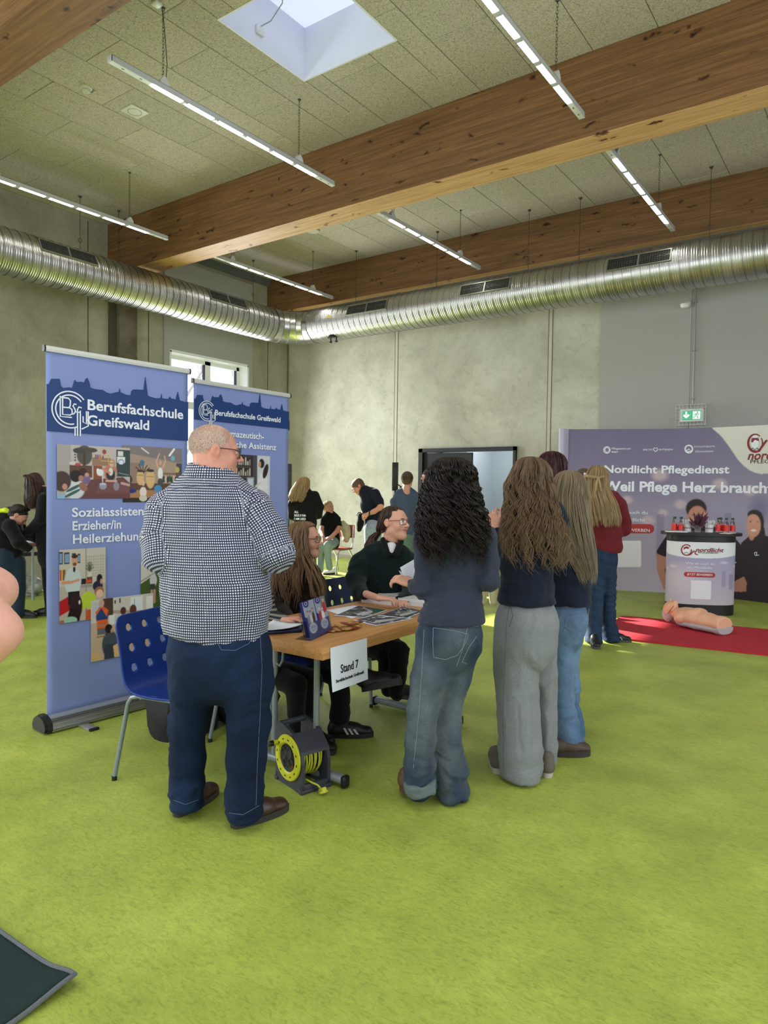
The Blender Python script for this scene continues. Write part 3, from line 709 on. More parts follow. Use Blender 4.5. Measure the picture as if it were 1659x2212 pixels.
def ribbon(mb, pts, w, M, k=0.0, mi=0):
    """flat stroke of width w through 2-D points, laid on plane M"""
    pts = [Vector((p[0], p[1])) for p in pts]; L = []; R = []
    for i, p in enumerate(pts):
        a = pts[max(0, i-1)]; b = pts[min(len(pts)-1, i+1)]; t = (b-a).normalized(); n = Vector((-t.y, t.x))*(w/2)
        L.append(p+n); R.append(p-n)
    vs = [M@Vector((*q, k+.0008)) for q in L+R]+[M@Vector((*q, k-.0004)) for q in L+R]; n = len(pts)
    fs = [(i, i+1, n+i+1, n+i) for i in range(n-1)]+[(2*n+i+1, 2*n+i, 3*n+i, 3*n+i+1) for i in range(n-1)]+[(i+1, i, 2*n+i, 2*n+i+1) for i in range(n-1)]+[(n+i, n+i+1, 3*n+i+1, 3*n+i) for i in range(n-1)]
    mb.add(vs, fs, mi)
def school_logo(M, s, parent):
    """two open rings around the monogram, drawn in strokes; s = ring radius"""
    mb = MB(); w = .045*s*1.6
    A = lambda r, a0, a1: [(r*math.cos(math.radians(a0+(a1-a0)*i/28)), r*math.sin(math.radians(a0+(a1-a0)*i/28))) for i in range(29)]
    R = lambda pts: ribbon(mb, [(x*s, y*s) for x, y in pts], w, M)
    R(A(1.0, 38, 292)); R(A(.8, 38, 286))
    R([(-.55, .70), (-.55, -.42), (.1, -.42)]); R([(-.42, .62), (-.42, -.30), (0, -.30), (.12, -.2), (.1, .02), (-.02, .1), (-.42, .1)]); R([(-.42, .62), (-.1, .62), (.02, .5), (.0, .2), (-.08, .1)])
    R([(.36, .32), (.24, .34), (.16, .22), (.26, .08), (.3, -.06), (.22, -.2), (.12, -.24)])
    R([(.66, .16), (.5, .2), (.42, .05), (.42, -1.42)]); R([(.26, -.1), (.6, -.1)]); R([(.58, .0), (.58, -1.42)]) 
    R([(.74, -.3), (.74, -.62), (.94, -.72), (.94, 0)]); R([(1.04, 0), (1.04, -.82), (.66, -1.02)]); R([(.28, -.95), (.28, -1.42)])
    return mb.obj('school_emblem', M_wtxt, parent)
SKY1 = [(0,.78),(.015,.78),(.03,.84),(.08,.85),(.088,.78),(.10,.76),(.14,.775),(.16,.77),(.165,.80),(.175,.86),(.185,.84),(.22,.85),(.235,.84),(.245,.88),(.255,.90),(.27,.85),(.275,.80),(.30,.79),(.36,.79),(.38,.77),(.41,.76),(.45,.785),(.47,.79),(.475,.83),(.48,.79),(.52,.77),(.555,.77),(.56,.82),(.575,.84),(.65,.85),(.655,.92),(.662,1.0),(.668,.92),(.675,.85),(.68,.79),(.70,.78),(.74,.77),(.78,.78),(.785,.83),(.79,.78),(.84,.78),(.85,.81),(.86,.79),(.90,.785),(.905,.82),(.915,.88),(.925,.82),(.93,.78),(.97,.77),(1,.77)]
def rollup(p, d, W, H, label, zfront):
    b = Board(p, d); o = thing('roll_up_banner', b.pt(W/2, 0), label, 'banner')
    NU, NZ = 26, 60; z0 = .09; vs = []; rs = random.Random(W*100)
    for j in range(NZ+1):
        for i in range(NU+1):
            u = W*i/NU; z = z0+(H-z0)*j/NZ
            k = .006*math.sin(z*5+u*2)*math.sin(math.pi*j/NZ)*.6+.0025*math.sin(z*28+u*5)*max(0, 1-j/NZ*1.8)
            vs.append(b.pt(u, z, k-.006))
    fs = [(j*(NU+1)+i, j*(NU+1)+i+1, (j+1)*(NU+1)+i+1, (j+1)*(NU+1)+i) for j in range(NZ) for i in range(NU)]
    g = link('graphic_sheet', mesh(vs, fs, True), M_ban, o); sd = g.modifiers.new('s', 'SOLIDIFY'); sd.thickness = .0012; sd.offset = -1
    T = frame(b.pt(0, H), b.n, (0, 0, 1), b.d)
    MB().prism([(-.012, -.015), (.010, -.015), (.014, 0), (.010, .018), (-.010, .022), (-.014, 0)], -.008, W+.008, M=T).obj('top_rail', M_alu2, o)
    for z in (-.014, W+.008): MB().prism([(-.014, -.018), (.012, -.018), (.016, 0), (.012, .02), (-.012, .024), (-.016, 0)], z-.004, z+.006, M=T).obj('rail_cap', M_blk, o)
    # cassette base
    Tb = frame(b.pt(-.035, 0, -.01), b.n, (0, 0, 1), b.d)
    prof = [(-.08, .006), (.075, .006), (.088, .03), (.082, .06), (.055, .085), (.02, .098), (-.03, .098), (-.07, .07), (-.088, .035)]
    MB().prism(prof, .03, W+.04, M=Tb).obj('cassette', M_alu, o)
    rb = MB()
    for i in range(9):
        a = .02+i*.0085; rb.box(.080-.0035*max(0, i-4)*1.2-.002*i*.3, .089-.0035*max(0, i-4)*1.2, a-.001, a+.0012, .03, W+.04, M=Tb)
    rb.obj('groove', mat('groove_grey', srgb(150, 150, 150), .4, metal=.6), o)
    cp = [(x*1.06, z*1.06+(.0 if z > .01 else -.0)) for x, z in prof]
    for z in (0, W+.04): MB().prism([(x*.9, z_*.92+.004) for x, z_ in cp], z-.016, z, M=Tb).prism(cp, z, z+.03, M=Tb).obj('end_cap', M_blk, o)
    for u in (.19, W-.19):
        F = frame(b.pt(u, 0), b.d, b.n, (0, 0, 1)); MB().rbox(-.03, .03, .0, .20, .001, .014, .004, M=F).obj('foot', M_alu, o); MB().rbox(-.031, .031, .19, .212, .001, .016, .004, M=F).obj('foot_cap', M_blk, o)
    # mast behind
    MB().tube([b.pt(W/2, .08, -.05), b.pt(W/2, H-.02, -.04)], .011, 8).obj('mast', M_alu, o)
    return o, b
ban1, B1 = rollup((-4.12, 2.236), (.06, 1.0), 1.005, 2.325, 'tall roll-up banner of the vocational school left of the man, larger of the two', 0)
b = B1; W = 1.005
def band(b, o, W, zt, zs, zb, amp):
    pts = [(x*W, zs+(y-.77)/.23*amp) for x, y in SKY1]
    MB().prism([(0, zb)]+[(W, zb)]+pts[::-1], -.004, .001, M=frame(b.pt(0, 0), b.d, (0, 0, 1), b.n)).obj('skyline_band', M_navy, o)
zb = b.uz(104, 931)[1]; zs = b.uz(104, 832)[1]
band(b, ban1, W, 0, zs, zb, .135)
b.text('Berufsfachschule', 187, 884.5, 394, .066, M_wtxt, ban1); b.text('Greifswald', 187, 918, 321, .066, M_wtxt, ban1)
u, z = b.uz(151, 885); school_logo(b.M(u, z, .0025), .112, ban1)
b.text('Sozialassistent/in', 154.5, 1116.5, None, .058, M_wtxt, ban1, cw=.62); b.text('Erzieher/in', 155, 1145.5, 260, .058, M_wtxt, ban1)
b.text('Heilerziehungspfleger/in', 155.5, 1174.5, None, .058, M_wtxt, ban1, cw=.86)
def photo(b, o, c, x0, y0, x1, y1, k=.003, name='printed_photo'):
    u0, zt = b.uz(x0, y0); u1 = b.uz(x1, y1)[0]; zb = b.uz(x0, y1)[1] if False else b.uz(x1, y1)[1]
    pos = lambda X, Y: np.array([tuple(b.pt(u0+(u1-u0)*x, zb+(zt-zb)*y, k)) for x, y in zip(X, Y)])
    c.speck(.12, 1); return c.obj(name, pos, M_print, o)
# picture 1: children at a table with a woman pouring water
c = Canvas(120, 92, (176, 168, 166), 1.35)
c.rect(0, .35, 1, 1, (190, 178, 172)); c.rect(.0, .4, .18, 1, (166, 158, 156)); c.ell(.36, .82, .11, .2, (84, 78, 72)); c.rect(.34, .45, .37, .9, (70, 58, 48)); c.ell(.3, .9, .1, .06, (66, 66, 58)); c.ell(.44, .92, .1, .05, (76, 72, 62))
for i in range(4): c.ell(.235, .72+.05*i, .012, .016, (40, 36, 36))
c.rect(.16, .4, .46, .62, (98, 66, 52)); c.ell(.2, .66, .05, .03, (206, 200, 196)); c.ell(.27, .64, .04, .03, (180, 70, 70)); c.rect(.48, .36, .6, .7, (138, 78, 52)); c.rect(.46, .62, .72, .78, (150, 118, 96))
for x in (.5, .53, .56, .6): c.rect(x, .76, x+.02, .84, (120, 90, 110))
for y in (.62, .72, .82): c.rect(.58, y, .7, y+.012, (205, 172, 74))
c.rect(.685, .5, .695, .84, (205, 172, 74)); c.ell(.63, .9, .03, .05, (150, 70, 56)); c.ell(.57, .78, .025, .04, (190, 120, 90))
c.rect(.8, .42, 1, .96, (54, 66, 68)); c.rect(.82, .83, .9, .93, (214, 214, 210)); c.rect(.81, .7, .93, .82, (224, 224, 224)); c.ell(.87, .72, .05, .06, (150, 160, 200)); c.ell(.87, .71, .035, .04, (224, 224, 224)); c.line(.84, .5, .98, .46, .008, (150, 160, 160)); c.rect(.8, .4, 1, .425, (190, 186, 180))
c.poly([(.28, 0), (.44, .36), (.9, .42), (1, .3), (1, 0)], (106, 66, 66)); c.poly([(.5, .1), (.6, .3), (.95, .3), (1, .1)], (118, 76, 76))
c.ell(.36, .38, .08, .13, (120, 96, 140)); c.ell(.34, .5, .055, .08, (58, 40, 38)); c.ell(.39, .45, .03, .04, (196, 150, 130))
c.ell(.23, .18, .14, .2, (206, 206, 214)); c.ell(.22, .2, .13, .03, (56, 96, 88), .5); c.ell(.2, .1, .13, .03, (56, 96, 88), .5); c.ell(.24, .42, .08, .12, (36, 28, 30)); c.ell(.31, .38, .035, .06, (170, 122, 100)); c.ell(.34, .22, .05, .1, (150, 104, 84), .6)
c.ell(.06, .32, .13, .2, (72, 52, 50)); c.ell(.1, .22, .035, .06, (198, 140, 118)); c.rect(0, 0, .1, .07, (140, 180, 212))
c.ell(.72, .5, .1, .18, (188, 122, 100)); c.ell(.72, .46, .07, .12, (44, 50, 58)); c.ell(.72, .52, .035, .08, (222, 214, 212)); c.ell(.745, .68, .045, .09, (186, 150, 110)); c.ell(.73, .68, .032, .065, (220, 172, 150)); c.line(.7, .69, .76, .69, .007, (60, 40, 40))
c.line(.62, .57, .7, .5, .03, (206, 130, 100)); c.line(.66, .34, .8, .34, .025, (212, 160, 140)); c.ell(.57, .5, .05, .07, (224, 224, 226)); c.ell(.54, .54, .02, .04, (230, 230, 232)); c.line(.6, .45, .61, .28, .008, (220, 222, 230)); c.ell(.61, .24, .055, .07, (150, 150, 168)); c.ell(.61, .28, .05, .02, (196, 196, 210)); c.line(.79, .5, .79, .2, .012, (176, 178, 190)); c.ell(.8, .24, .045, .09, (140, 134, 146)); c.line(.88, .3, 1, .26, .03, (196, 160, 146))
photo(b, ban1, c, 122, 959, 280, 1076.5, .004)
# picture 2: drums and a dancing teacher
c = Canvas(100, 92, (166, 142, 126), 1.1)
c.poly([(0, 1), (1, 1), (1, .72), (.1, .86), (0, .9)], (128, 118, 118)); c.line(.3, .97, .42, .88, .012, (226, 226, 230)); c.line(.78, .86, .86, .98, .022, (236, 238, 240)); c.rect(0, .3, 1, .72, (170, 146, 126)); c.rect(.12, .35, .28, .7, (146, 120, 104)); c.rect(.9, .3, 1, .72, (66, 70, 84))
for a in (.6, 1.0, 1.5, 2.0, 2.5): c.line(.32, .52, .32+.14*math.cos(a), .52+.17*math.sin(a), .01, (62, 40, 34))
c.ell(.31, .7, .045, .06, (80, 112, 134)); c.rect(0, 0, 1, .34, (92, 66, 54)); c.rect(0, .08, 1, .22, (168, 122, 84)); c.rect(0, 0, 1, .08, (48, 38, 38))
for x, y, s in ((.28, .44, .9), (.45, .42, 1.15)): c.ell(x, y, .07*s, .16*s, (212, 176, 122)); c.ell(x, y+.13*s, .06*s, .025*s, (60, 50, 48)); c.line(x-.05*s, y+.04, x+.05*s, y+.04, .006, (80, 60, 50))
for i in range(9): c.ell(.68+.035*i, .42+.02*math.sin(i*3), .022, .07, [(40,60,50),(200,180,160),(70,50,50),(60,90,70)][i % 4]); c.ell(.68+.035*i, .52, .016, .025, (120, 80, 66))
c.ell(.62, .52, .045, .12, (228, 226, 222)); c.ell(.62, .72, .026, .045, (206, 160, 138)); c.ell(.62, .36, .05, .08, (74, 74, 70)); c.line(.58, .62, .55, .74, .016, (214, 168, 146)); c.line(.55, .74, .6, .88, .014, (214, 168, 146)); c.line(.66, .62, .71, .76, .016, (214, 168, 146)); c.line(.71, .76, .69, .84, .014, (214, 168, 146)); c.ell(.84, .81, .035, .05, (120, 176, 194)); c.ell(.92, .6, .04, .06, (190, 170, 90))
c.ell(.33, .18, .06, .1, (226, 214, 204)); c.ell(.33, .34, .03, .05, (216, 176, 150)); c.ell(.33, .07, .07, .06, (206, 198, 178)); c.ell(.58, .24, .07, .075, (72, 140, 186)); c.ell(.1, .2, .13, .045, (44, 46, 118)); c.ell(.06, .4, .1, .1, (70, 56, 46))
photo(b, ban1, c, 265, 961.5, 392, 1084, .002)
# picture 3: teacher in the classroom
c = Canvas(82, 118, (200, 190, 174), .68)
c.rect(0, 0, 1, .5, (186, 172, 158)); c.rect(.48, .55, 1, 1, (196, 190, 178)); c.rect(.55, 0, .57, 1, (140, 120, 104))
for i in range(8): c.line(.58+.05*i, .6, .58+.05*i, .9, .003, (160, 150, 140)); c.line(.58, .6+.04*i, 1, .6+.04*i, .003, (160, 150, 140))
for x, w in ((.0, .07), (.1, .11), (.26, .08), (.38, .06)): c.rect(x, .8, x+w, .97-.1*x, (46, 58, 72)); c.rect(x+.01, .82, x+w-.01, .95-.1*x, (126, 158, 190))
for i, k in enumerate(((190, 60, 46), (210, 170, 70), (60, 90, 60), (180, 90, 60))): c.rect(.01+.03*i, .58, .04+.03*i, .73, k)
for a in range(7): c.line(.64, .68, .64+.09*math.cos(.4+a*.4), .68+.13*math.sin(.4+a*.4), .008, (86, 92, 62))
c.rect(.61, .58, .68, .66, (214, 204, 188)); c.rect(.58, .5, .7, .6, (110, 72, 46)); c.rect(.56, .52, .68, .56, (214, 78, 44)); c.rect(.42, .46, .7, .5, (150, 144, 140)); c.rect(.4, .5, .56, .58, (34, 34, 38)); c.poly([(.0, .1), (.0, .3), (.2, .36), (.2, .16)], (182, 30, 34))
c.ell(.28, .56, .19, .2, (196, 208, 206)); c.rect(.16, .42, .42, .62, (196, 208, 206)); c.rect(.18, .24, .42, .42, (28, 26, 30)); c.ell(.32, .84, .07, .075, (206, 150, 122)); c.ell(.32, .9, .07, .03, (52, 38, 32)); c.ell(.32, .79, .045, .025, (110, 74, 60)); c.line(.07, .55, .2, .55, .028, (214, 150, 120)); c.line(.2, .54, .4, .57, .022, (214, 150, 120)); c.ell(.31, .72, .03, .04, (36, 34, 40))
c.ell(.86, .56, .07, .07, (30, 24, 26)); c.ell(.82, .46, .12, .08, (38, 38, 66)); c.ell(.9, .52, .03, .04, (200, 150, 128))
c.ell(.62, .28, .17, .13, (186, 204, 60), .5); c.line(.5, .2, .58, .3, .05, (186, 204, 60)); c.ell(.85, .38, .11, .075, (150, 108, 72)); c.ell(.86, .35, .085, .06, (232, 184, 156)); c.rect(.74, 0, 1, .2, (168, 112, 72)); c.rect(.55, 0, .8, .14, (190, 90, 50))
c.ell(.34, .2, .15, .2, (50, 30, 28)); c.ell(.3, .06, .14, .14, (36, 22, 22)); c.ell(.22, .02, .16, .06, (156, 196, 172)); c.ell(.42, .26, .02, .03, (226, 226, 226)); c.rect(.0, 0, .1, .04, (168, 112, 72))
photo(b, ban1, c, 127.5, 1188, 228, 1333, .003)
# picture 4: football outdoors (mostly hidden), picture 5: workshop
c = Canvas(50, 80, (70, 92, 44), .6)
c.poly([(0, .62), (1, .9), (1, 1), (0, 1)], (206, 200, 190)); c.line(0, .66, 1, .92, .01, (120, 110, 100)); c.ell(.46, .66, .14, .12, (206, 204, 206)); c.rect(.34, .48, .52, .6, (60, 62, 62)); c.line(.4, .48, .4, .3, .03, (196, 150, 124)); c.line(.5, .48, .5, .28, .03, (196, 150, 124)); c.rect(0, 0, 1, .1, (130, 100, 76))
photo(b, ban1, c, 304, 1214, 362, 1330, .001)
c = Canvas(96, 92, (206, 198, 186), 1.05)
c.rect(0, 0, 1, .62, (196, 172, 146)); c.poly([(.3, .75), (.95, .62), (.95, .7), (.3, .8)], (176, 156, 140)); c.rect(.02, .7, .14, .95, (190, 192, 192)); c.rect(.18, .72, .34, 1, (82, 60, 50)); c.rect(.36, .9, .38, .96, (30, 30, 30)); c.rect(.44, .9, .46, .98, (30, 30, 30))
c.rect(.62, .74, .82, .97, (222, 226, 228)); c.rect(.68, .84, .69, .94, (60, 60, 60)); c.rect(.88, .74, .99, .96, (232, 230, 222))
c.ell(.17, .72, .1, .18, (38, 66, 120)); c.poly([(.08, .74), (.16, .86), (.24, .7), (.27, .8), (.17, .9), (.07, .8)], (232, 96, 40)); c.rect(.09, .5, .26, .66, (226, 98, 40)); c.rect(.09, .56, .26, .59, (150, 130, 110)); c.ell(.16, .93, .045, .07, (200, 160, 144)); c.rect(.1, .42, .24, .52, (100, 102, 108)); c.rect(.28, .56, .36, .72, (224, 224, 220))
c.ell(.5, .76, .05, .07, (82, 52, 40)); c.ell(.66, .76, .06, .09, (92, 56, 44)); c.ell(.29, .24, .13, .24, (70, 80, 90)); c.rect(.2, .0, .38, .24, (56, 64, 74)); c.ell(.27, .5, .06, .08, (38, 28, 28)); c.ell(.32, .46, .02, .04, (200, 150, 128)); c.rect(.08, .38, .22, .4, (150, 108, 80)); c.poly([(0, 0), (.18, 0), (.1, .16), (0, .14)], (214, 176, 124)); c.poly([(.36, 0), (.6, .05), (.6, .3), (.34, .2)], (220, 180, 122))
photo(b, ban1, c, 195.5, 1297, 330, 1404, .0045)

ban2, B2 = rollup((-4.385, 3.555), (.03, 1.0), 1.03, 2.325, 'smaller looking roll-up banner standing behind the man next to the window', 0)
b = B2; W = 1.03
band(b, ban2, W, 0, b.uz(424, 863)[1]+.0, b.uz(424, 906)[1], .12)
b.text('Berufsfachschule Greifswald', 463.5, 896.4, 605, .044, M_wtxt, ban2)
u, z = b.uz(447, 888); school_logo(b.M(u, z, .0025), .078, ban2)
b.text('Pharmazeutisch-', 470, 941, 569, .052, M_wtxt, ban2); b.text('technische Assistenz', 459, 963, 596.5, .052, M_wtxt, ban2)
c = Canvas(90, 84, (206, 204, 210), 1.1)
c.rect(0, 0, .66, 1, (48, 42, 44)); c.rect(.66, 0, .74, 1, (74, 74, 80))
for k in range(5):
    c.rect(.02, .98-.19*k-.02, .62, .98-.19*k, (86, 70, 64))
    for i in range(14): c.rect(.04+.042*i, .82-.19*k, .04+.042*i+.024, .82-.19*k+.07+.03*((i*7+k) % 3), [(190,184,176),(150,144,140),(206,196,170)][(i+k) % 3])
c.rect(.74, 0, .98, 1, (204, 204, 210)); c.ell(.86, .42, .11, .3, (222, 222, 226)); c.rect(.76, 0, .97, .4, (216, 216, 220)); c.ell(.83, .86, .06, .09, (44, 34, 34)); c.ell(.91, .72, .05, .15, (44, 34, 34), -.3); c.ell(.79, .84, .03, .06, (200, 152, 136)); c.line(.72, .44, .8, .5, .025, (216, 200, 196)); c.rect(.54, .4, .68, .6, (150, 152, 158)); c.rect(.56, .43, .66, .58, (196, 206, 220)); c.rect(.9, 0, 1, .24, (96, 92, 96))
photo(b, ban2, c, 470, 979, 582, 1102, .003)

# ------------------------------------------------------------------ backdrop wall, counter, mats, training torso
path = [(-3.98, 10.22), (-3.90, 10.40), (-3.27, 10.67), (-2.60, 10.94), (-1.95, 10.98), (-1.26, 10.84), (-.6, 10.58), (.1, 10.2)]
def catmull(P_, n):
    P_ = [Vector(p).to_3d() for p in P_]; P_ = [P_[0]*2-P_[1]]+P_+[P_[-1]*2-P_[-2]]; out = []
    for i in range(1, len(P_)-2):
        for k in range(n):
            t = k/n; a, b_, c_, d = P_[i-1:i+3]
            out.append(.5*((2*b_)+(c_-a)*t+(2*a-5*b_+4*c_-d)*t*t+(3*b_-a-3*c_+d)*t**3))
    out.append(P_[-2]); return out
bp = catmull(path, 14); acc = [0.0]
for i in range(1, len(bp)): acc.append(acc[-1]+(bp[i]-bp[i-1]).length)
BL, BH = acc[-1], 2.45
def bpt(s, z, k=0.0):
    s = max(0, min(BL-1e-6, s)); i = max(j for j in range(len(acc)-1) if acc[j] <= s)
    t = (s-acc[i])/(acc[i+1]-acc[i]); p = bp[i].lerp(bp[i+1], t); d = (bp[i+1]-bp[i]).normalized()
    return Vector((p.x, p.y, z))+Vector((d.y, -d.x, 0))*k
def buz(px, py):                                # arc length and height seen at a pixel
    r = ray(px, py); best = None
    for i in range(len(bp)-1):
        a, b_ = bp[i], bp[i+1]; d = b_-a; n = Vector((d.y, -d.x, 0))
        t = (a-CPOS).dot(n)/r.dot(n); q = CPOS+r*t; w_ = (q-a).dot(d)/d.length_squared
        if t > 0 and -.001 <= w_ <= 1.001 and i > 12: return acc[i]+w_*d.length, q.z
    return None
bd = thing('exhibition_wall', (-2, 10.8, 0), 'large curved purple exhibition wall of the nursing service', 'exhibition wall')
ax = lambda px, py: (buz(px, py)[0]/BL, buz(px, py)[1]/BH)
c = Canvas(620, 300, (140, 132, 160), BL/BH)
c.grad((178, 168, 182), (116, 108, 140)); c.ell(.25, .9, .3, .4, (112, 104, 138), op=.5, soft=1); c.ell(.6, .45, .3, .2, (158, 150, 182), op=.5, soft=1)
xx = lambda px, py, rx, ry, col, op=1, soft=.12, a=0: c.ell(*ax(px, py), rx/BL, ry/BH, col, a, op, soft)
c.rect(0, 0, ax(1236, 1100)[0]*.55, 1, (196, 190, 214)); 
for px, py, r_ in ((1425, 1026, .15), (1555, 1046, .13), (1355, 1080, .1), (1470, 1090, .11), (1432, 1108, .09), (1400, 1125, .12), (1620, 1060, .12)): xx(px, py, r_, r_*.8, (190, 172, 180), .45, .25)
for px in (1425, 1570, 1640): x_, y_ = ax(px, 1160); c.rect(x_-.01, y_-.12, x_+.012, y_+.14, (120, 110, 142), .5)
x_, y_ = ax(1640, 1100); c.ell(x_, y_, .04, .1, (90, 88, 130), op=.6, soft=1)
# white sweep at the top right
def A(*p): return [ax(px, py) for px, py in p]
c.poly([(ax(1534, 926)[0], 1.01)]+A((1545, 931), (1556, 940), (1568, 955), (1580, 972), (1592, 990), (1605, 1005), (1618, 1015), (1630, 1021), (1645, 1024), (1657, 1023))+[(ax(1657, 1000)[0]+.06, ax(1657, 1010)[1]), (1, .9), (1, 1.01)], (216, 213, 206))
# printed man
sk, shirt = (176, 122, 104), (38, 24, 36)
c.poly(A((1418, 1190), (1444, 1150), (1470, 1132), (1500, 1128), (1535, 1135), (1565, 1145), (1590, 1165), (1612, 1190), (1614, 1300), (1440, 1276)), shirt)
c.poly(A((1418, 1196), (1445, 1206), (1436, 1232), (1444, 1276), (1434, 1274), (1419, 1232)), sk)
xx(1506, 1112, .145, .21, (186, 132, 112)); xx(1504, 1099, .15, .155, (42, 32, 32)); xx(1506, 1117, .132, .175, (190, 136, 116)); xx(1515, 1112, .012, .008, (50, 36, 36)); xx(1496, 1112, .012, .008, (50, 36, 36)); xx(1505, 1130, .045, .012, (214, 196, 190))
# printed woman
c.poly(A((1588, 1205), (1602, 1172), (1625, 1152), (1650, 1155), (1657, 1158))+[(ax(1657, 1160)[0]+.08, .42), (ax(1657, 1160)[0]+.1, 0), (ax(1612, 1300)[0], 0)], shirt)
c.poly(A((1572, 1256), (1600, 1262), (1612, 1258), (1612, 1278), (1575, 1278)), sk); c.poly(A((1575, 1262), (1607, 1245), (1614, 1262), (1600, 1280)), sk)
xx(1632, 1130, .12, .19, (40, 28, 30)); xx(1642, 1155, .07, .16, (40, 28, 30)); xx(1624, 1150, .05, .12, (192, 136, 116)); xx(1628, 1136, .1, .165, (206, 150, 128)); xx(1630, 1112, .10, .075, (44, 30, 32)); xx(1627, 1124, .088, .09, (206, 150, 128)); xx(1621, 1127, .013, .008, (50, 34, 36)); xx(1637, 1127, .013, .008, (50, 34, 36)); xx(1628, 1146, .04, .014, (240, 228, 222)); xx(1629, 1137, .014, .012, (190, 130, 110))
pos = lambda X, Y: np.array([tuple(bpt(x*BL, y*BH, 0)) for x, y in zip(X, Y)])
g = c.obj('printed_panel', pos, M_print, bd)
mb = MB()                                        # aluminium end roll and rear frame
mb.tube([bpt(0, 0.0, -.05), bpt(0, BH, -.05)], .05, 14); mb.obj('end_panel', mat('panel_lilac', srgb(176, 172, 196), .35), bd)
mb = MB(); vs = []
for s in range(0, 41): 
    p = bpt(BL*s/40, 0, -.03)
    vs += [(p.x, p.y, 0.005), (p.x, p.y, BH-.005)]
mb.add(vs, [(2*i, 2*i+2, 2*i+3, 2*i+1) for i in range(40)]); mb.obj('rear_panel', M_blk, bd)
def btext(body, x0, y0, x1, cap, m, parent=bd, bold=.012, shear=0, k=.004, name='lettering', cw=None):
    s0, z0 = buz(x0, y0); w = (buz(x1, y0)[0]-s0) if x1 else cw
    return text(name, body, cap/.72, None, m, parent, width=w, bold=bold, shear=shear, bend=lambda x, y, z: bpt(s0+x, z0+y, k+z), depth=.001)
M_dred = mat('print_dark_red', srgb(128, 26, 34), .5); M_pill = mat('print_red_pill', srgb(168, 40, 40), .5); M_dk = mat('print_dark', srgb(60, 50, 54), .5)
btext('Nordlicht Pflegedienst', 1304, 1021, 1574, .115, M_wtxt, bold=.025); btext('Weil Pflege Herz braucht.', 1304, 1060, None, .15, M_wtxt, bold=.03, cw=(buz(1657, 1060)[0]-buz(1304, 1060)[0])*1.06)
btext('Werde auch du', 1313, 1109, 1399, .05, M_wtxt, bold=.0); btext('ein Nordlicht', 1319, 1125, 1393, .05, M_wtxt, bold=.0)
btext('Pflegezentrum', 1321, 971, 1362, .03, M_wtxt, bold=.004); btext('M&P', 1321, 978, 1335, .026, M_wtxt, bold=.004)
btext('BALTIC', 1389, 973, 1409, .026, M_wtxt, bold=.006); btext('INTENSIV', 1423, 973, 1453, .026, M_wtxt, bold=.006)
btext('PHYSIOTHERAPIE', 1499, 967, 1544, .026, M_wtxt, bold=.0); btext('Ostseeküste', 1500, 977, 1540, .028, M_wtxt, bold=.0, shear=.5)
def bstroke(pts, w, m, name, parent=bd, closed=False, k=.004):
    mb = MB(); q = [buz(*p) for p in pts]
    if closed: q.append(q[0])
    n = len(q); L = []; R = []
    for i, p in enumerate(q):
        a = Vector(q[max(0, i-1)]); b_ = Vector(q[min(n-1, i+1)]); t = (b_-a).normalized(); nn = Vector((-t.y, t.x))
        ww = w if not isinstance(w, (list, tuple)) else w[i]
        L.append(Vector(p)+nn*ww/2); R.append(Vector(p)-nn*ww/2)
    vs = [bpt(*v, k) for v in L+R]; fs = [(i, i+1, n+i+1, n+i) for i in range(n-1)]
    mb.add(vs, fs); return mb.obj(name, m, parent)
def circ(cx, cy, r, n=22, a0=0, a1=360, ry=None): return [(cx+r*math.cos(math.radians(a0+(a1-a0)*i/n)), cy-(ry or r)*math.sin(math.radians(a0+(a1-a0)*i/n))) for i in range(n+1)]
bstroke(circ(1311, 972, 7), .012, M_wtxt, 'small_logo'); bstroke([(1305, 972), (1311, 966), (1317, 972), (1311, 978), (1306, 972)], .012, M_wtxt, 'small_logo')
bstroke([(1416, 976), (1411, 971), (1413, 967), (1416, 969), (1419, 967), (1421, 971), (1416, 976)], .01, M_wtxt, 'small_logo')
bstroke(circ(1488, 970, 8), .02, M_wtxt, 'small_logo'); bstroke([(1482, 974), (1488, 970), (1494, 974), (1484, 976)], .014, M_wtxt, 'small_logo')
# big emblem
def fill(pts, m, name, k=.004, parent=bd):
    q = [buz(*p) for p in pts]; cx = sum(a for a, _ in q)/len(q); cz = sum(a for _, a in q)/len(q)
    vs = [bpt(cx, cz, k)]+[bpt(*p, k) for p in q]; n = len(q)
    return MB().add(vs, [(0, 1+i, 1+(i+1) % n) for i in range(n)]).obj(name, m, parent)
bstroke(circ(1632, 957, 15.5, 26, 50, 395, 19), [.012+.02*math.sin(i/26*3.1) for i in range(27)], M_dred, 'emblem_ring')
bstroke([(1634, 976), (1640, 974), (1648, 962), (1655, 953), (1657.5, 951)], .03, M_dred, 'emblem_ring')
fill(circ(1631, 958, 8, 14, 0, 360, 11), M_wtxt, 'emblem_face', .0045); fill([(1623, 955), (1624, 947), (1631, 943), (1638, 946), (1640, 953), (1636, 950), (1629, 950), (1626, 956)], M_dred, 'emblem_hair', .005)
fill([(1625, 946), (1627, 941), (1636, 941), (1638, 946)], M_wtxt, 'emblem_cap', .0055); bstroke([(1621, 974), (1627, 967), (1630, 974), (1635, 967), (1640, 972)], .012, M_dk, 'emblem_collar')
btext('nordlicht', 1614, 993, None, .12, M_dred, bold=.02, shear=.25, cw=.62); btext('PFLEGEDIENST', 1620, 1001, None, .05, M_dk, bold=.004, cw=.62)
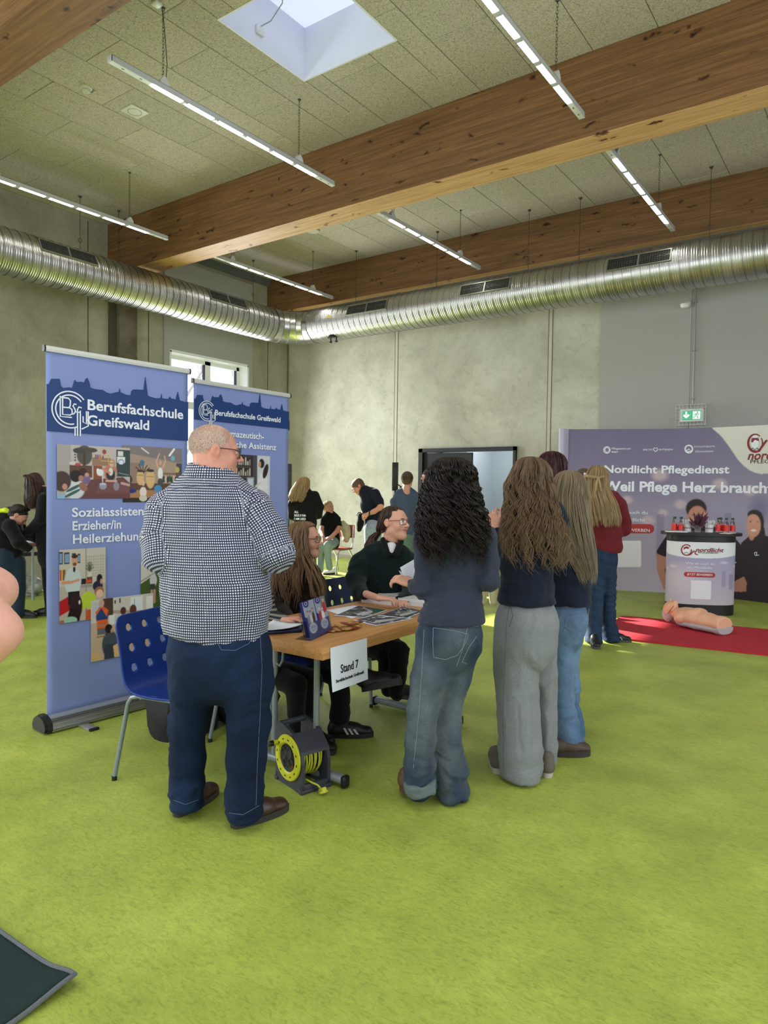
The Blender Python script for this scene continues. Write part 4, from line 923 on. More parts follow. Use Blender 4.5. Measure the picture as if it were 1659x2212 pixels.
def pill(cx, cy, hw, hh, m, name): 
    pts = []
    for s_, a in ((1, -90), (-1, 90)):
        for i in range(9): pts.append((cx+s_*(hw-hh)+hh*math.cos(math.radians(a+22.5*i)), cy-hh*math.sin(math.radians(a+22.5*i))))
    return fill(pts, m, name)
pill(1360, 1142, 53, 10, M_pill, 'red_button'); btext('JETZT BEWERBEN', 1316, 1147, 1404, .048, M_wtxt, bold=.0, k=.006)
fill([(1327, 1168), (1383, 1168), (1385, 1171), (1385, 1222), (1382, 1225), (1327, 1225)], mat('white_card', srgb(222, 218, 226), .5), 'blank_card')
for px, py in ((1634, 1198), (1585, 1214)): bstroke([(px-4, py), (px-3, py-5), (px+1, py-5), (px+1, py-1), (px-3, py+2), (px+6, py+1)], .01, M_wtxt, 'shirt_logo')

# counter
cc = Vector((-1.865, 9.42, 0)); cdir = Vector((.70, .36, 0)).normalized(); cn = Vector((cdir.y, -cdir.x, 0)); CH = .96
ct = thing('promotion_counter', cc, 'oval promotion counter with nursing service print and black top', 'counter')
def oval(a, b_, n=48, e=2.6):
    o_ = []
    for i in range(n):
        t = 2*math.pi*i/n; cx, sx = math.cos(t), math.sin(t)
        o_.append((a*math.copysign(abs(cx)**(2/e), cx), b_*math.copysign(abs(sx)**(2/e), sx)))
    return o_
CM = frame(cc, cdir, cn, (0, 0, 1))
MB().prism(oval(.40, .22), .0, .13, M=CM, smooth=True).obj('plinth', M_blk, ct)
MB().prism(oval(.40, .22), .90, CH+.02, M=CM, smooth=True).obj('neck', M_blk, ct)
MB().prism(oval(.47, .28), CH+.02, CH+.055, M=CM, smooth=True).obj('top', M_blk, ct)
def cpt(u, z, k=0.0):                            # u along the curved front
    x = max(-.398, min(.398, u)); y = .22*(max(0, 1-abs(x/.4)**2.6))**(1/2.6)
    return CM@Vector((x, y+k, z))
c = Canvas(120, 110, (170, 166, 196), .8/.78)
c.grad((190, 178, 190), (150, 146, 186)); c.ell(.3, .4, .3, .3, (206, 196, 204), op=.6, soft=1); c.rect(.68, .3, .72, .55, (130, 122, 160), .5); c.rect(.76, .25, .82, .5, (120, 112, 150), .5)
for x, y in ((.7, .68), (.2, .6), (.85, .62), (.1, .55)): c.ell(x, y, .06, .03, (206, 196, 210), op=.5, soft=.4)
c.poly([(0, 1)]+[(i/20, .86-.13*math.sin(min(1, i/20*1.25)*math.pi*.62+.25)+.05*(i/20)**2) for i in range(21)]+[(1, 1)], (222, 226, 232))
th0 = np.linspace(-math.pi/2, math.pi/2, 200)
ov = oval(.40, .22, 400); frontp = [(x, y) for x, y in ov if y >= -.02]; frontp.sort(key=lambda p: p[0])
fx = np.array([p[0] for p in frontp]); fy = np.array([p[1] for p in frontp]); fl = np.concatenate([[0], np.cumsum(np.hypot(np.diff(fx), np.diff(fy)))]); fl /= fl[-1]
pos = lambda X, Y: np.array([tuple(CM@Vector((float(np.interp(x, fl, fx)), float(np.interp(x, fl, fy))+.002, .13+.77*y))) for x, y in zip(X, Y)])
c.obj('printed_wrap', pos, M_print, ct)
MB().prism(oval(.398, .218), .13, .90, M=CM, smooth=True).obj('body', mat('panel_lilac', srgb(176, 172, 196), .35), ct)
def ctext(body, u0, z0, w, cap, m, bold=.01, shear=0): return text('lettering', body, cap/.72, None, m, ct, width=w, bold=bold, shear=shear, bend=lambda x, y, z: cpt(u0+x, z0+y, .006+z), depth=.0008)
ctext('nordlicht', -.12, .785, .33, .05, M_dred, .02, .25); ctext('PFLEGEDIENST', -.09, .765, .24, .016, M_dk, .004)
ctext('Werde auch du', -.225, .625, .33, .03, M_wtxt, 0); ctext('ein Nordlicht', -.205, .575, .28, .03, M_wtxt, 0)
def cfill(pts, m, name, k=.005):
    cx = sum(p[0] for p in pts)/len(pts); cz = sum(p[1] for p in pts)/len(pts); n = len(pts)
    return MB().add([cpt(cx, cz, k)]+[cpt(*p, k) for p in pts], [(0, 1+i, 1+(i+1) % n) for i in range(n)]).obj(name, m, ct)
def cgrid(u0, u1, f, m, name, k=.004):
    n = 24; vs = []
    for i in range(n+1):
        u = u0+(u1-u0)*i/n; a_, b_ = f(u); vs += [cpt(u, a_, k), cpt(u, b_, k)]
    return MB().add(vs, [(2*i, 2*i+2, 2*i+3, 2*i+1) for i in range(n)]).obj(name, m, ct)
pw = lambda u: .030*math.sqrt(max(0.0, 1-(max(0, abs(u+.06)-.152)/.030)**2))
cgrid(-.2419, .1219, lambda u: (.50-pw(u), .50+pw(u)), M_pill, 'red_button')
text('lettering', 'JETZT BEWERBEN', .028/.72, None, M_wtxt, ct, width=.29, bend=lambda x, y, z: cpt(-.205+x, .489+y, .006+z), depth=.0006)
cgrid(-.16, .075, lambda u: (.20, .43), mat('white_card', srgb(222, 218, 226), .5), 'blank_card')
def cstroke(pts, w, m, name, k=.007):
    mb = MB(); n = len(pts); L = []; R = []
    for i, p in enumerate(pts):
        a = Vector(pts[max(0, i-1)]); b_ = Vector(pts[min(n-1, i+1)]); t = (b_-a).normalized(); nn = Vector((-t.y, t.x)); L.append(Vector(p)+nn*w/2); R.append(Vector(p)-nn*w/2)
    return mb.add([cpt(*v, k) for v in L+R], [(i, i+1, n+i+1, n+i) for i in range(n-1)]).obj(name, m, ct)
cstroke([(-.22+.055*math.cos(math.radians(40+i*330/24)), .80+.065*math.sin(math.radians(40+i*330/24))) for i in range(25)], .012, M_dred, 'emblem_ring')
cstroke([(-.2, .735), (-.17, .75), (-.14, .79), (-.125, .79), (-.12, .755), (-.09, .745)], .012, M_dred, 'emblem_ring')
cfill([(-.22+.032*math.cos(i*.5), .80+.042*math.sin(i*.5)) for i in range(13)], M_wtxt, 'emblem_face'); cfill([(-.25, .80), (-.25, .83), (-.22, .845), (-.19, .83), (-.2, .815), (-.23, .82)], M_dred, 'emblem_hair', .006); cstroke([(-.24, .76), (-.22, .775), (-.2, .76)], .006, M_dk, 'emblem_collar')
TOPZ = CH+.055
# things on the counter
M_clear = mat('clear_plastic', (.95, .97, .97), .05, trans=.95, ior=1.2, spec=.5); M_juice = mat('red_juice', srgb(214, 40, 30), .25, spec=.6); M_gcap = mat('green_cap', srgb(20, 70, 50), .4)
def at_c(u, v): return CM@Vector((u, v, TOPZ))
def bottle(u, v, label):
    p = at_c(u, v); o = thing('juice_bottle', p, label, 'bottle', 'small red drink bottles on the counter'); T = Matrix.Translation(p)
    MB().lathe([(.0, .003), (.028, .003), (.030, .01), (.030, .10), (.024, .125), (.013, .145), (.013, .165), (0, .165)], 14, M=T).obj('bottle_body', M_clear, o)
    MB().lathe([(0, .02), (.031, .02), (.031, .095), (0, .095)], 14, M=T).obj('label', M_juice, o)
    MB().lathe([(0, .16), (.016, .16), (.016, .185), (0, .185)], 12, M=T).obj('cap', M_gcap, o)
for i, (u, v) in enumerate(((-.335, .05), (-.30, -.05), (-.255, .05), (-.225, -.04))): bottle(u, v, ['left end', 'second from the left', 'third from the left', 'fourth from the left'][i].join(['red drink bottle with green cap on the counter, ', '']))
for i, (u, v) in enumerate(((.185, .06), (.235, .0), (.27, .09), (.36, .04), (.255, -.09))): bottle(u, v, ['next to the right cup', 'front of the middle trio', 'rear of the middle trio', 'at the right end', 'rearmost behind the middle trio'][i].join(['red drink bottle with green cap, ', '']))
M_cup = mat('cup_white', srgb(222, 220, 222), .5)
for i, (u, v) in enumerate(((-.16, .0), (.09, .03))):
    p = at_c(u, v); o = thing('pen_cup', p, ['white cup full of sticks left of the flower', 'white cup full of sticks right of the flower'][i], 'cup', 'white cups on the counter'); T = Matrix.Translation(p)
    MB().lathe([(0, 0), (.045, 0), (.05, .095), (.046, .095), (.042, .01), (0, .01)], 18, M=T).obj('cup_body', M_cup, o)
    MB().lathe([(.0485, .04), (.0495, .06)], 18, M=T, cap=False).obj('cup_print', mat('print_grey', srgb(160, 150, 156), .5), o)
    rs = random.Random(i)
    for k in range(14):
        a, r_ = rs.uniform(0, 6.28), rs.uniform(.005, .03); q0 = Vector((math.cos(a)*r_, math.sin(a)*r_, .02)); q1 = q0*1.2+Vector((math.cos(a)*.03, math.sin(a)*.03, rs.uniform(.11, .135)))
        MB().tube([p+q0, p+q1], .0055, 5).obj('stick', M_cup, o)
p = at_c(-.06, .08); o = thing('dried_flower', p, 'purple dried flower in a clear glass at the counter centre', 'flower'); T = Matrix.Translation(p)
MB().lathe([(0, .002), (.035, .002), (.04, .09), (.038, .09), (.033, .008), (0, .008)], 16, M=T).obj('glass', M_clear, o)
M_pur = mat('purple_leaf', srgb(92, 52, 70), .7); rs = random.Random(5)
for k in range(34):
    a = rs.uniform(0, 6.28); e = rs.uniform(.75, 1.45); L_ = rs.uniform(.14, .25); d = Vector((math.cos(a)*math.cos(e), math.sin(a)*math.cos(e), math.sin(e)*1.1)); s_ = d.orthogonal().normalized()*.016
    q0 = p+Vector((0, 0, .03)); q1 = q0+d*L_*.6; q2 = q0+d*L_+Vector((0, 0, -.01))
    MB().add([q0, q1+s_, q2, q1-s_, q1+d.cross(s_)*.4], [(0, 1, 4), (1, 2, 4), (2, 3, 4), (3, 0, 4), (0, 3, 2, 1)]).obj('leaf', M_pur, o)
for i, (u, v, w_, h_) in enumerate(((-.33, .14, .12, .012), (.26, .19, .16, .006))):
    p = at_c(u, v); o = link('paper_stack', MB().rbox(-w_, w_, -.06, .06, 0, h_, .002, M=Matrix.Translation(p)@Matrix.Rotation(.5+i, 4, 'Z')).me(), M_cup); tag(o, ['white napkins at the left end of the counter', 'white plate-like leaflet stack at the right end of the counter'][i], 'paper')

# red mat
a = math.radians(7.5); RM = frame((-2.36, 7.12, 0), (math.cos(a), math.sin(a), 0), (-math.sin(a), math.cos(a), 0), (0, 0, 1))
def rrect(w, h, r, n=6):
    o_ = []
    for cx, cy, s in ((w-r, h-r, 0), (r, h-r, 90), (r, r, 180), (w-r, r, 270)):
        o_ += [(cx+r*math.cos(math.radians(s+90*i/n)), cy+r*math.sin(math.radians(s+90*i/n))) for i in range(n+1)]
    return o_
o = link('exercise_mat', MB().prism(rrect(3.2, 1.36, .1), .001, .018, M=RM).me(), mat('red_foam', srgb(178, 30, 46), .75, bump=(300, .1, 2))); tag(o, 'red foam mat on the floor under the training torso', 'mat')
# dark doormat at the lower left corner
p1, p2, p3 = on(162, 2118, 2, .02), on(0, 2005, 2, .02), on(30, 2240, 2, .01)
e1 = (p2-p1); e1.z = 0; e1.normalize(); e2 = Vector((e1.y, -e1.x, 0)) if Vector((e1.y, -e1.x, 0)).dot(p3-p1) > 0 else Vector((-e1.y, e1.x, 0))
N_ = 40; vs = []; 
def matz(i, j):
    u, v = i/N_*1.0, j/N_*.7
    return .012+.035*math.exp(-((u)**2/.02+(v-.02)**2/.006))+.012*math.exp(-((u/.6)**2+((v-.08)/.08)**2))*0
gd = []
for j in range(N_+1):
    for i in range(N_+1):
        v = j/N_*.75; u = i/N_*1.2; q = p1*1.0; q = Vector((p1.x, p1.y, 0))+e1*u+e2*v
        lift = .03*math.exp(-(u/.1)**2)*math.exp(-((v-.0)/.12)**2)
        gd.append(Vector((q.x, q.y, .010+lift)))
fs = [(j*(N_+1)+i, j*(N_+1)+i+1, (j+1)*(N_+1)+i+1, (j+1)*(N_+1)+i) for j in range(N_) for i in range(N_)]
M_carpet = mat('dark_green_pile', srgb(58, 76, 74), .95, bump=(900, .9, 3), vary=(500, .35, 3), spec=.1)
dm = thing('doormat', (p1.x, p1.y, 0), 'dark green textile mat in the lower left corner of the picture', 'mat')
g = link('pile', mesh(gd, fs, True), M_carpet, dm)
md = g.modifiers.new('s', 'SOLIDIFY'); md.thickness = .008; md.offset = -1
edge = [gd[i] for i in range(N_, -1, -1)]+[gd[j*(N_+1)] for j in range(1, N_+1)]
MB().tube([q+Vector((0, 0, -.001)) for q in edge], .0075, 8).obj('bound_edge', mat('bound_edge', srgb(112, 116, 120), .9, bump=(400, .8, 2, (1, 1, 1))), dm)
# ------------------------------------------------------------------ table with its things
TX0, TX1, TY0, TY1, TZ = -2.87, -2.155, 2.515, 4.06, .75
tb = thing('folding_table', ((TX0+TX1)/2, (TY0+TY1)/2, 0), 'beech veneered table of stand 7 with grey tube legs', 'table')
MB().rbox(TX0, TX1, TY0, TY1, TZ-.062, TZ, .003).obj('tabletop', M_table, tb)
M_leg = mat('table_leg_grey', srgb(150, 156, 162), .35, metal=.35)
for y in (2.71, 3.88):
    for x in (-2.66, -2.36):
        MB().tube([(x, y, .06), (x, y, TZ-.062)], .0165, 14).obj('leg', M_leg, tb)
    MB().rbox(TX0+.03, TX1-.01, y-.024, y+.024, .022, .064, .016, 4).obj('foot', M_leg, tb)
    for x in (TX0+.03, TX1-.01): MB().rbox(x-.016, x+.016, y-.026, y+.026, .004, .067, .014, 3).obj('foot_cap', M_blk, tb)
    MB().tube([(-2.58, y, TZ-.07), (-2.60, y, TZ-.10), (-2.605, y, TZ-.17), (-2.625, y, TZ-.20), (-2.645, y, TZ-.19)], .007, 8).obj('latch', M_leg, tb)
MB().box(TX0+.08, TX0+.1, 2.6, 3.96, TZ-.10, TZ-.062).box(TX1-.12, TX1-.1, 2.72, 3.86, TZ-.09, TZ-.062).obj('under_rail', M_leg, tb)
# sheet taped to the table edge
sg = thing('stand_sign', (TX1, 2.70, .6), 'white paper sheet reading Stand 7 taped to the table edge', 'sign')
SX = TX1+.003; vs = []; N_ = 14
y0s, y1s, z1s, z0s = 2.565, 2.858, .742, .526
for j in range(N_+1):
    for i in range(N_+1):
        u, v = i/N_, j/N_; vs.append((SX+.002+.012*(1-v)**2*(1-.5*u), y0s+(y1s-y0s)*u+.006*(1-v), z0s+(z1s-z0s)*v))
fs = [(j*(N_+1)+i, j*(N_+1)+i+1, (j+1)*(N_+1)+i+1, (j+1)*(N_+1)+i) for j in range(N_) for i in range(N_)]
link('sheet', mesh(vs, fs, True), mat('paper_white', srgb(226, 230, 242), .6), sg)
def sbend(u0, z0): return lambda x, y, z: Vector((SX+.0035+z+.012*(1-(z0+y-z0s)/(z1s-z0s))**2*(1-.5*(u0+x)/(y1s-y0s)), y0s+u0+x, z0+y))
text('lettering', 'Stand 7', .058, None, M_black, sg, width=.142, bold=.012, bend=sbend(.075, .605)); text('lettering', 'Berufsfachschule Greifswald', .022, None, M_black, sg, width=.225, bold=.01, bend=sbend(.036, .565))

M_paper = mat('paper_white', srgb(226, 230, 242), .6)
def sheet(name, pts, label, cat, m=None, z=TZ+.001, th=.0012, canvas=None, curl=0.0, group=None):
    """pts: four corners seen in the photograph, laid on the table top"""
    q = [on(px, py, 2, z) for px, py in pts]; o = thing(name, (q[0].x, q[0].y, z), label, cat, group)
    cs = [Vector((p.x, p.y, z)) for p in q]
    def pos(X, Y, k=0.0): return np.array([tuple((cs[0]*(1-x)+cs[1]*x)*y+(cs[3]*(1-x)+cs[2]*x)*(1-y)+Vector((0, 0, th+k+curl*((x-.5)**2+(y-.5)**2)))) for x, y in zip(X, Y)])
    n = 8; gx, gy = np.meshgrid(np.linspace(0, 1, n+1), np.linspace(0, 1, n+1)); v = pos(gx.ravel(), gy.ravel()); i, j = np.meshgrid(np.arange(n), np.arange(n)); a_ = (j*(n+1)+i).ravel()
    g = link('sheet', fast_mesh(v, np.stack([a_, a_+1, a_+n+2, a_+n+1], 1), True), m or M_paper, o); sd = g.modifiers.new('s', 'SOLIDIFY'); sd.thickness = th; sd.offset = -1 if g.data.polygons[0].normal.z > 0 else 1
    if canvas is not None: canvas.obj('print', lambda X, Y: pos(.03+.94*X, .03+.94*Y, .0006), M_print, o)
    return o
rs = np.random.RandomState(7)
def grey_print(seed, blues=True):
    c = Canvas(90, 62, (70, 72, 76), 1.4); r = np.random.RandomState(seed)
    for i in range(70):
        g = r.choice([20, 40, 66, 110, 160, 205]); col = (g, g, int(g*1.04)) if r.rand() < .8 else ((40, 60, 92) if blues else (26, 78, 66))
        c.ell(r.rand(), r.rand(), .02+.09*r.rand(), .02+.07*r.rand(), col, r.rand()*3, .85)
    c.poly([(.08, .3), (.3, .5), (.62, .36), (.9, .2), (.6, .16), (.3, .2)], (190, 194, 200), .8); c.speck(.2, seed); return c
sheet('leaflet', [(703, 1318), (765, 1308), (812, 1322), (760, 1336)], 'blank white sheet lying under the green printed leaflet', 'paper')
c = grey_print(3, False); c.poly([(.45, 0), (1, 0), (1, .5), (.6, .2)], (28, 82, 70))
sheet('leaflet', [(722, 1330), (774, 1308), (838, 1318), (788, 1334)], 'photo leaflet with a dark green corner in the middle of the table', 'leaflet', z=TZ+.003, canvas=c, group='printed leaflets on the table')
sheet('leaflet', [(764, 1340), (836, 1323), (893, 1336), (812, 1352)], 'large grey photo leaflet nearest to the snack packets', 'leaflet', z=TZ+.002, canvas=grey_print(5), group='printed leaflets on the table')
sheet('leaflet', [(815, 1330), (872, 1310), (918, 1320), (880, 1336)], 'bluish photo leaflet beside the books in front of the curly haired woman', 'leaflet', z=TZ+.0045, canvas=grey_print(9), group='printed leaflets on the table')
def book(px, py, w, d, h, rot, label, cover, spine, z0=TZ, art=None, cat='book', group='books stacked on the table'):
    q = on(px, py, 2, z0+h); o = thing('book', (q.x, q.y, z0), label, cat, group); M = Matrix.Translation((q.x, q.y, z0))@Matrix.Rotation(rot, 4, 'Z')
    MB().box(-w/2+.003, w/2-.003, -d/2+.003, d/2, .002, h-.002, M=M).obj('pages', M_paper, o)
    MB().box(-w/2, w/2, -d/2, d/2, h-.002, h, M=M).box(-w/2, w/2, -d/2, d/2, 0, .002, M=M).obj('cover', cover, o)
    MB().box(-w/2, w/2, -d/2-.001, -d/2+.001, 0, h, M=M).obj('spine', spine, o)
    if art:
        c = Canvas(40, 30, art[0], 1.3)
        for e in art[1]: c.ell(*e)
        c.obj('cover_print', lambda X, Y: np.array([tuple(M@Vector((-w/2+w*x, -d/2+d*y, h+.0006))) for x, y in zip(X, Y)]), M_print, o)
    return o
M_bw = mat('book_white', srgb(214, 212, 214), .4); M_bt = mat('book_teal', srgb(40, 104, 94), .4); M_br = mat('book_maroon', srgb(96, 26, 34), .4)
R90 = math.radians(96)
book(826, 1291, .23, .17, .03, R90-1.55, 'white book with blue and pink cover picture, left in the row of books', M_bw, M_bw, art=((210, 210, 214), [(.3, .7, .2, .2, (50, 70, 120)), (.5, .4, .25, .15, (196, 60, 120)), (.75, .7, .1, .1, (220, 220, 220))]))
book(860, 1293, .23, .16, .028, R90-1.55, 'teal book with a dark red spine beside the white one', M_bt, M_br, art=((42, 108, 98), [(.5, .45, .3, .02, (180, 206, 200)), (.45, .6, .2, .02, (180, 206, 200))]))
book(858, 1281, .22, .16, .03, R90-1.5, 'green and white book behind the teal book', M_bw, M_bw, art=((200, 204, 200), [(.3, .6, .2, .15, (190, 70, 80)), (.8, .5, .25, .5, (66, 120, 80))]))
book(893, 1298, .22, .16, .02, R90-1.4, 'white book at the right end, lower one of two', M_bw, M_bw); book(897, 1290, .20, .15, .024, R90-1.3, 'white book at the right end, upper one of two', M_bw, M_bw, z0=TZ+.021)
# leaflet holder
lh = thing('leaflet_holder', on(690, 1375, 2, TZ), 'clear acrylic holder with two blue school leaflets on the table corner', 'leaflet holder')
bl, br = on(671, 1385, 2, TZ), on(719, 1363, 2, TZ); hd = (br-bl); hw = hd.length; hd.normalize(); hn = Vector((hd.y, -hd.x, 0)); 
HM = frame(bl, hd, (0, 0, 1), hn); tilt = Matrix.Rotation(math.radians(-14), 4, 'X')
mb = MB()
g_ = NT('acrylic'); tr_ = g_.n('BsdfTransparent', {'Color': (.9, .93, .95, 1)}); gl_ = g_.n('BsdfGlossy', {'Roughness': .04}); ms_ = g_.n('MixShader', {0: .12, 1: tr_.outputs[0], 2: gl_.outputs[0]}); g_.t.links.new(ms_.outputs[0], g_.t.nodes['Material Output'].inputs[0]); M_acr = g_.m
mb.box(0, hw, 0, .085, .0, .002, M=HM@tilt).box(0, hw, 0, .16, -.034, -.032, M=HM@tilt).box(0, .002, 0, .10, -.034, 0, M=HM@tilt).box(hw-.002, hw, 0, .10, -.034, 0, M=HM@tilt).box(hw/2-.001, hw/2+.001, 0, .085, -.034, 0, M=HM@tilt).box(0, hw, 0, .002, -.09, .0, M=HM)
mb.obj('acrylic_box', M_acr, lh)
M_lb = mat('leaflet_blue', srgb(42, 44, 110), .4)
for k in range(2):
    x0 = .004+k*hw/2; x1 = hw/2-.003+k*hw/2
    g = MB().box(x0, x1, .003, .195, -.022, -.006, M=HM@tilt).obj('leaflet_stack', M_lb, lh)
    c = Canvas(50, 100, (150, 160, 176), .5); r = np.random.RandomState(k+20)
    c.rect(0, .0, 1, .42, (46, 46, 120)); c.poly([(0, .42), (0, .62), (1, .34), (1, .0)], (46, 46, 120)); c.ell(.3, .95, .26, .12, (44, 46, 116)); c.ell(.3, .94, .13, .05, (190, 196, 226)); c.ell(.3, .94, .09, .035, (44, 46, 116))
    if k == 0:
        for x, h_, cl in ((.3, .66, (120, 130, 150)), (.52, .64, (190, 190, 190)), (.74, .7, (60, 48, 46))): c.ell(x, h_-.16, .13, .17, cl, 0, 1, .3); c.rect(x-.1, h_-.3, x+.1, h_-.14, cl); c.ell(x, h_+.055, .085, .045, (60, 42, 36)); c.ell(x, h_+.04, .065, .035, (200, 150, 126))
    else:
        c.rect(.5, .6, 1, 1, (120, 120, 120))
        for x, h_, cl in ((.3, .62, (170, 50, 56)), (.55, .6, (222, 222, 226)), (.78, .82, (190, 40, 52))): c.ell(x, h_-.12, .16, .16, cl, 0, 1, .3); c.rect(x-.12, h_-.26, x+.12, h_-.12, cl); c.ell(x, h_+.065, .09, .045, (206, 200, 196)); c.ell(x, h_+.05, .07, .036, (212, 160, 138))
    c.ell(.52, .27, .36, .15, (214, 216, 226)); c.rect(.3, .32, .74, .335, (190, 50, 60))
    for i in range(5): c.rect(.26+.02*i, .29-.025*i, .78-.02*i, .297-.025*i, (90, 90, 120))
    c.obj('leaflet_front', lambda X, Y: np.array([tuple(HM@tilt@Vector((x0+(x1-x0)*x, .003+.192*y, -.0055))) for x, y in zip(X, Y)]), M_print, lh)
# folder and sheets at the left end
sheet('folder', [(560, 1372), (600, 1350), (655, 1352), (652, 1366)], 'dark blue folder under the white sheets at the left table end', 'folder', mat('folder_blue', srgb(38, 46, 84), .4), th=.018)
sheet('paper_sheet', [(556, 1362), (590, 1345), (660, 1352), (598, 1366)], 'white curled sheets lying on the dark blue folder', 'paper', z=TZ+.022, curl=.03)
# snack packets
M_foil = mat('gold_foil', srgb(196, 150, 84), .3, metal=.65, bump=(90, .5, 2)); M_foil2 = mat('red_foil', srgb(150, 52, 34), .3, metal=.55, bump=(90, .5, 2))
rs = random.Random(4)
for k in range(16):
    px, py = rs.uniform(712, 776), 0; px = 712+ (k % 8)*8.5+rs.uniform(-2, 2); py = 1364-(k//8)*9-(px-712)*.17+rs.uniform(-2, 2); zz = TZ+.004+.007*(k//8)+rs.uniform(0, .006)
    q = on(px, py, 2, zz); M = Matrix.Translation(q)@Matrix.Rotation(rs.uniform(0, 3.1), 4, 'Z')@Matrix.Rotation(rs.uniform(-.25, .25), 4, 'X')
    vs = []; n, m_ = 8, 6
    for j in range(m_+1):
        for i in range(n+1):
            u, v = i/n*2-1, j/m_*2-1; h_ = .007*(1-u**6)*(1-v*v)**.5 if abs(u) < .999 else 0
            vs.append(M@Vector((u*.034, v*.018*(1+.12*(abs(u) > .95)), h_)))
    for j in range(m_+1):
        for i in range(n+1):
            u, v = i/n*2-1, j/m_*2-1; h_ = -.005*(1-u**6)*(1-v*v)**.5 if abs(u) < .999 else -.0005
            vs.append(M@Vector((u*.034, v*.018*(1+.12*(abs(u) > .95)), h_)))
    W_ = n+1; K = W_*(m_+1)
    fs = [(j*W_+i, j*W_+i+1, (j+1)*W_+i+1, (j+1)*W_+i) for j in range(m_) for i in range(n)]; fs += [tuple(K+a for a in reversed(f)) for f in fs]
    o = link('snack_packet', mesh(vs, fs, True), M_foil if k % 3 else M_foil2); tag(o, 'small shiny gold and red snack packet in the heap on the table' if k % 3 else 'small reddish foil snack packet in the heap on the table', 'snack packet', 'snack packets heaped beside the leaflet holder')

# ------------------------------------------------------------------ chairs
M_chair = mat('blue_chair_lacquer', srgb(16, 50, 128), .38, vary=(30, .12, 3)); M_chair2 = mat('blue_chair_dark', srgb(14, 36, 84), .45)
M_cleg = mat('chair_tube_grey', srgb(132, 140, 150), .35, metal=.4); M_ply = mat('worn_ply', srgb(190, 176, 150), .7)
def shell_mesh(w=.41, hole=.021):
    # profile (forward, up), arc length parameter
    prof = [(-.10, .84), (-.085, .76), (-.068, .68), (-.055, .60), (-.045, .54), (-.030, .495), (.0, .465), (.04, .452), (.12, .446), (.22, .448), (.32, .452), (.37, .448), (.395, .436)]
    pv = catmull([(a, b_, 0) for a, b_ in prof], 6); L = [0]
    for i in range(1, len(pv)): L.append(L[-1]+(pv[i]-pv[i-1]).length)
    T = L[-1]; nu, ns = 48, 92
    def at(s):
        i = int(np.searchsorted(L, s, 'right'))-1; i = max(0, min(len(L)-2, i)); return pv[i].lerp(pv[i+1], (s-L[i])/(L[i+1]-L[i]))
    holes = [(x, s) for x in (-.12, 0, .12) for s in (.07, .175, .28)]
    pts = np.zeros((ns+1, nu+1, 2))
    for j in range(ns+1):
        s = T*j/ns; d0 = min(s, T-s); r = .06; cut = 0 if d0 > r else r-math.sqrt(max(0, r*r-(r-d0)**2))
        hw_ = w/2-cut*.95
        for i in range(nu+1): pts[j, i] = ((i/nu*2-1)*hw_, s)
    alive = np.ones((ns, nu), bool)
    for (hx, hs) in holes:
        d = np.hypot(pts[..., 0]-hx, pts[..., 1]-hs); ins = d < hole+.0045
        for j, i in zip(*np.where(ins)):
            if d[j, i] > 1e-6: pts[j, i] = (hx+(pts[j, i, 0]-hx)/d[j, i]*max(hole, min(d[j, i], hole)), hs+(pts[j, i, 1]-hs)/d[j, i]*hole)
        c_in = d < hole-.0045
        for j in range(ns):
            for i in range(nu):
                if (c_in[j:j+2, i:i+2]).any() or ins[j:j+2, i:i+2].all(): alive[j, i] = False
    vs = []
    for j in range(ns+1):
        for i in range(nu+1):
            x, s = pts[j, i]; p = at(min(T, max(0, s))); vs.append((p.x-.10*0, x, p.y))
    fs = [(j*(nu+1)+i, j*(nu+1)+i+1, (j+1)*(nu+1)+i+1, (j+1)*(nu+1)+i) for j in range(ns) for i in range(nu) if alive[j, i]]
    me = mesh(vs, fs, True); bm = bmesh.new(); bm.from_mesh(me); bmesh.ops.delete(bm, geom=[v for v in bm.verts if not v.link_faces], context='VERTS')
    ed = [e for e in bm.edges if e.is_boundary]; bm.to_mesh(me); bm.free(); return me
SHELL = shell_mesh()
def chair(rear_near, fwd, label, m, w=.44, dp=.45, group=None, cleg=None):
    """rear_near: floor point of the rear leg nearest the camera; fwd: facing direction"""
    f = Vector((*fwd, 0)).normalized(); s = Vector((-f.y, f.x, 0)); cleg = cleg or M_cleg
    o = thing('blue_chair', Vector((*rear_near, 0))+f*dp/2+s*w/2, label, 'chair', group)
    M = frame(Vector((*rear_near, 0))+f*.085+s*w/2, f, s, (0, 0, 1))      # origin under the backrest foot
    me = SHELL.copy(); me.transform(M); g = link('seat_shell', me, m, o); sd = g.modifiers.new('s', 'SOLIDIFY'); sd.thickness = .010; sd.offset = 0
    for y in (-w/2, w/2):
        sy = .86
        MB().tube([M@Vector(p) for p in ((-.085, y, .012), (-.045, y*sy-.0, .30), (-.022, y*sy, .40), (.0, y*sy, .43), (.04, y*sy*.98, .441))], .0115, 10).obj('leg', cleg, o)
        MB().tube([M@Vector(p) for p in ((.365, y, .012), (.33, y*sy, .30), (.315, y*sy, .40), (.295, y*sy, .43), (.26, y*sy*.98, .441))], .0115, 10).obj('leg', cleg, o)
        MB().tube([M@Vector((.03, y*sy*.98, .4405)), M@Vector((.27, y*sy*.98, .4405))], .011, 10).obj('seat_rail', cleg, o)
    for x in (.05, .25): MB().tube([M@Vector((x, -w*.42, .432)), M@Vector((x, w*.42, .432))], .009, 8).obj('crossbar', cleg, o)
    for x in (-.085, .365):
        for y in (-w/2, w/2): MB().lathe([(0, 0), (.0135, 0), (.0135, .022), (0, .022)], 12, M=M@Matrix.Translation((x, y, 0))).obj('foot_cap', M_blk, o)
    return o
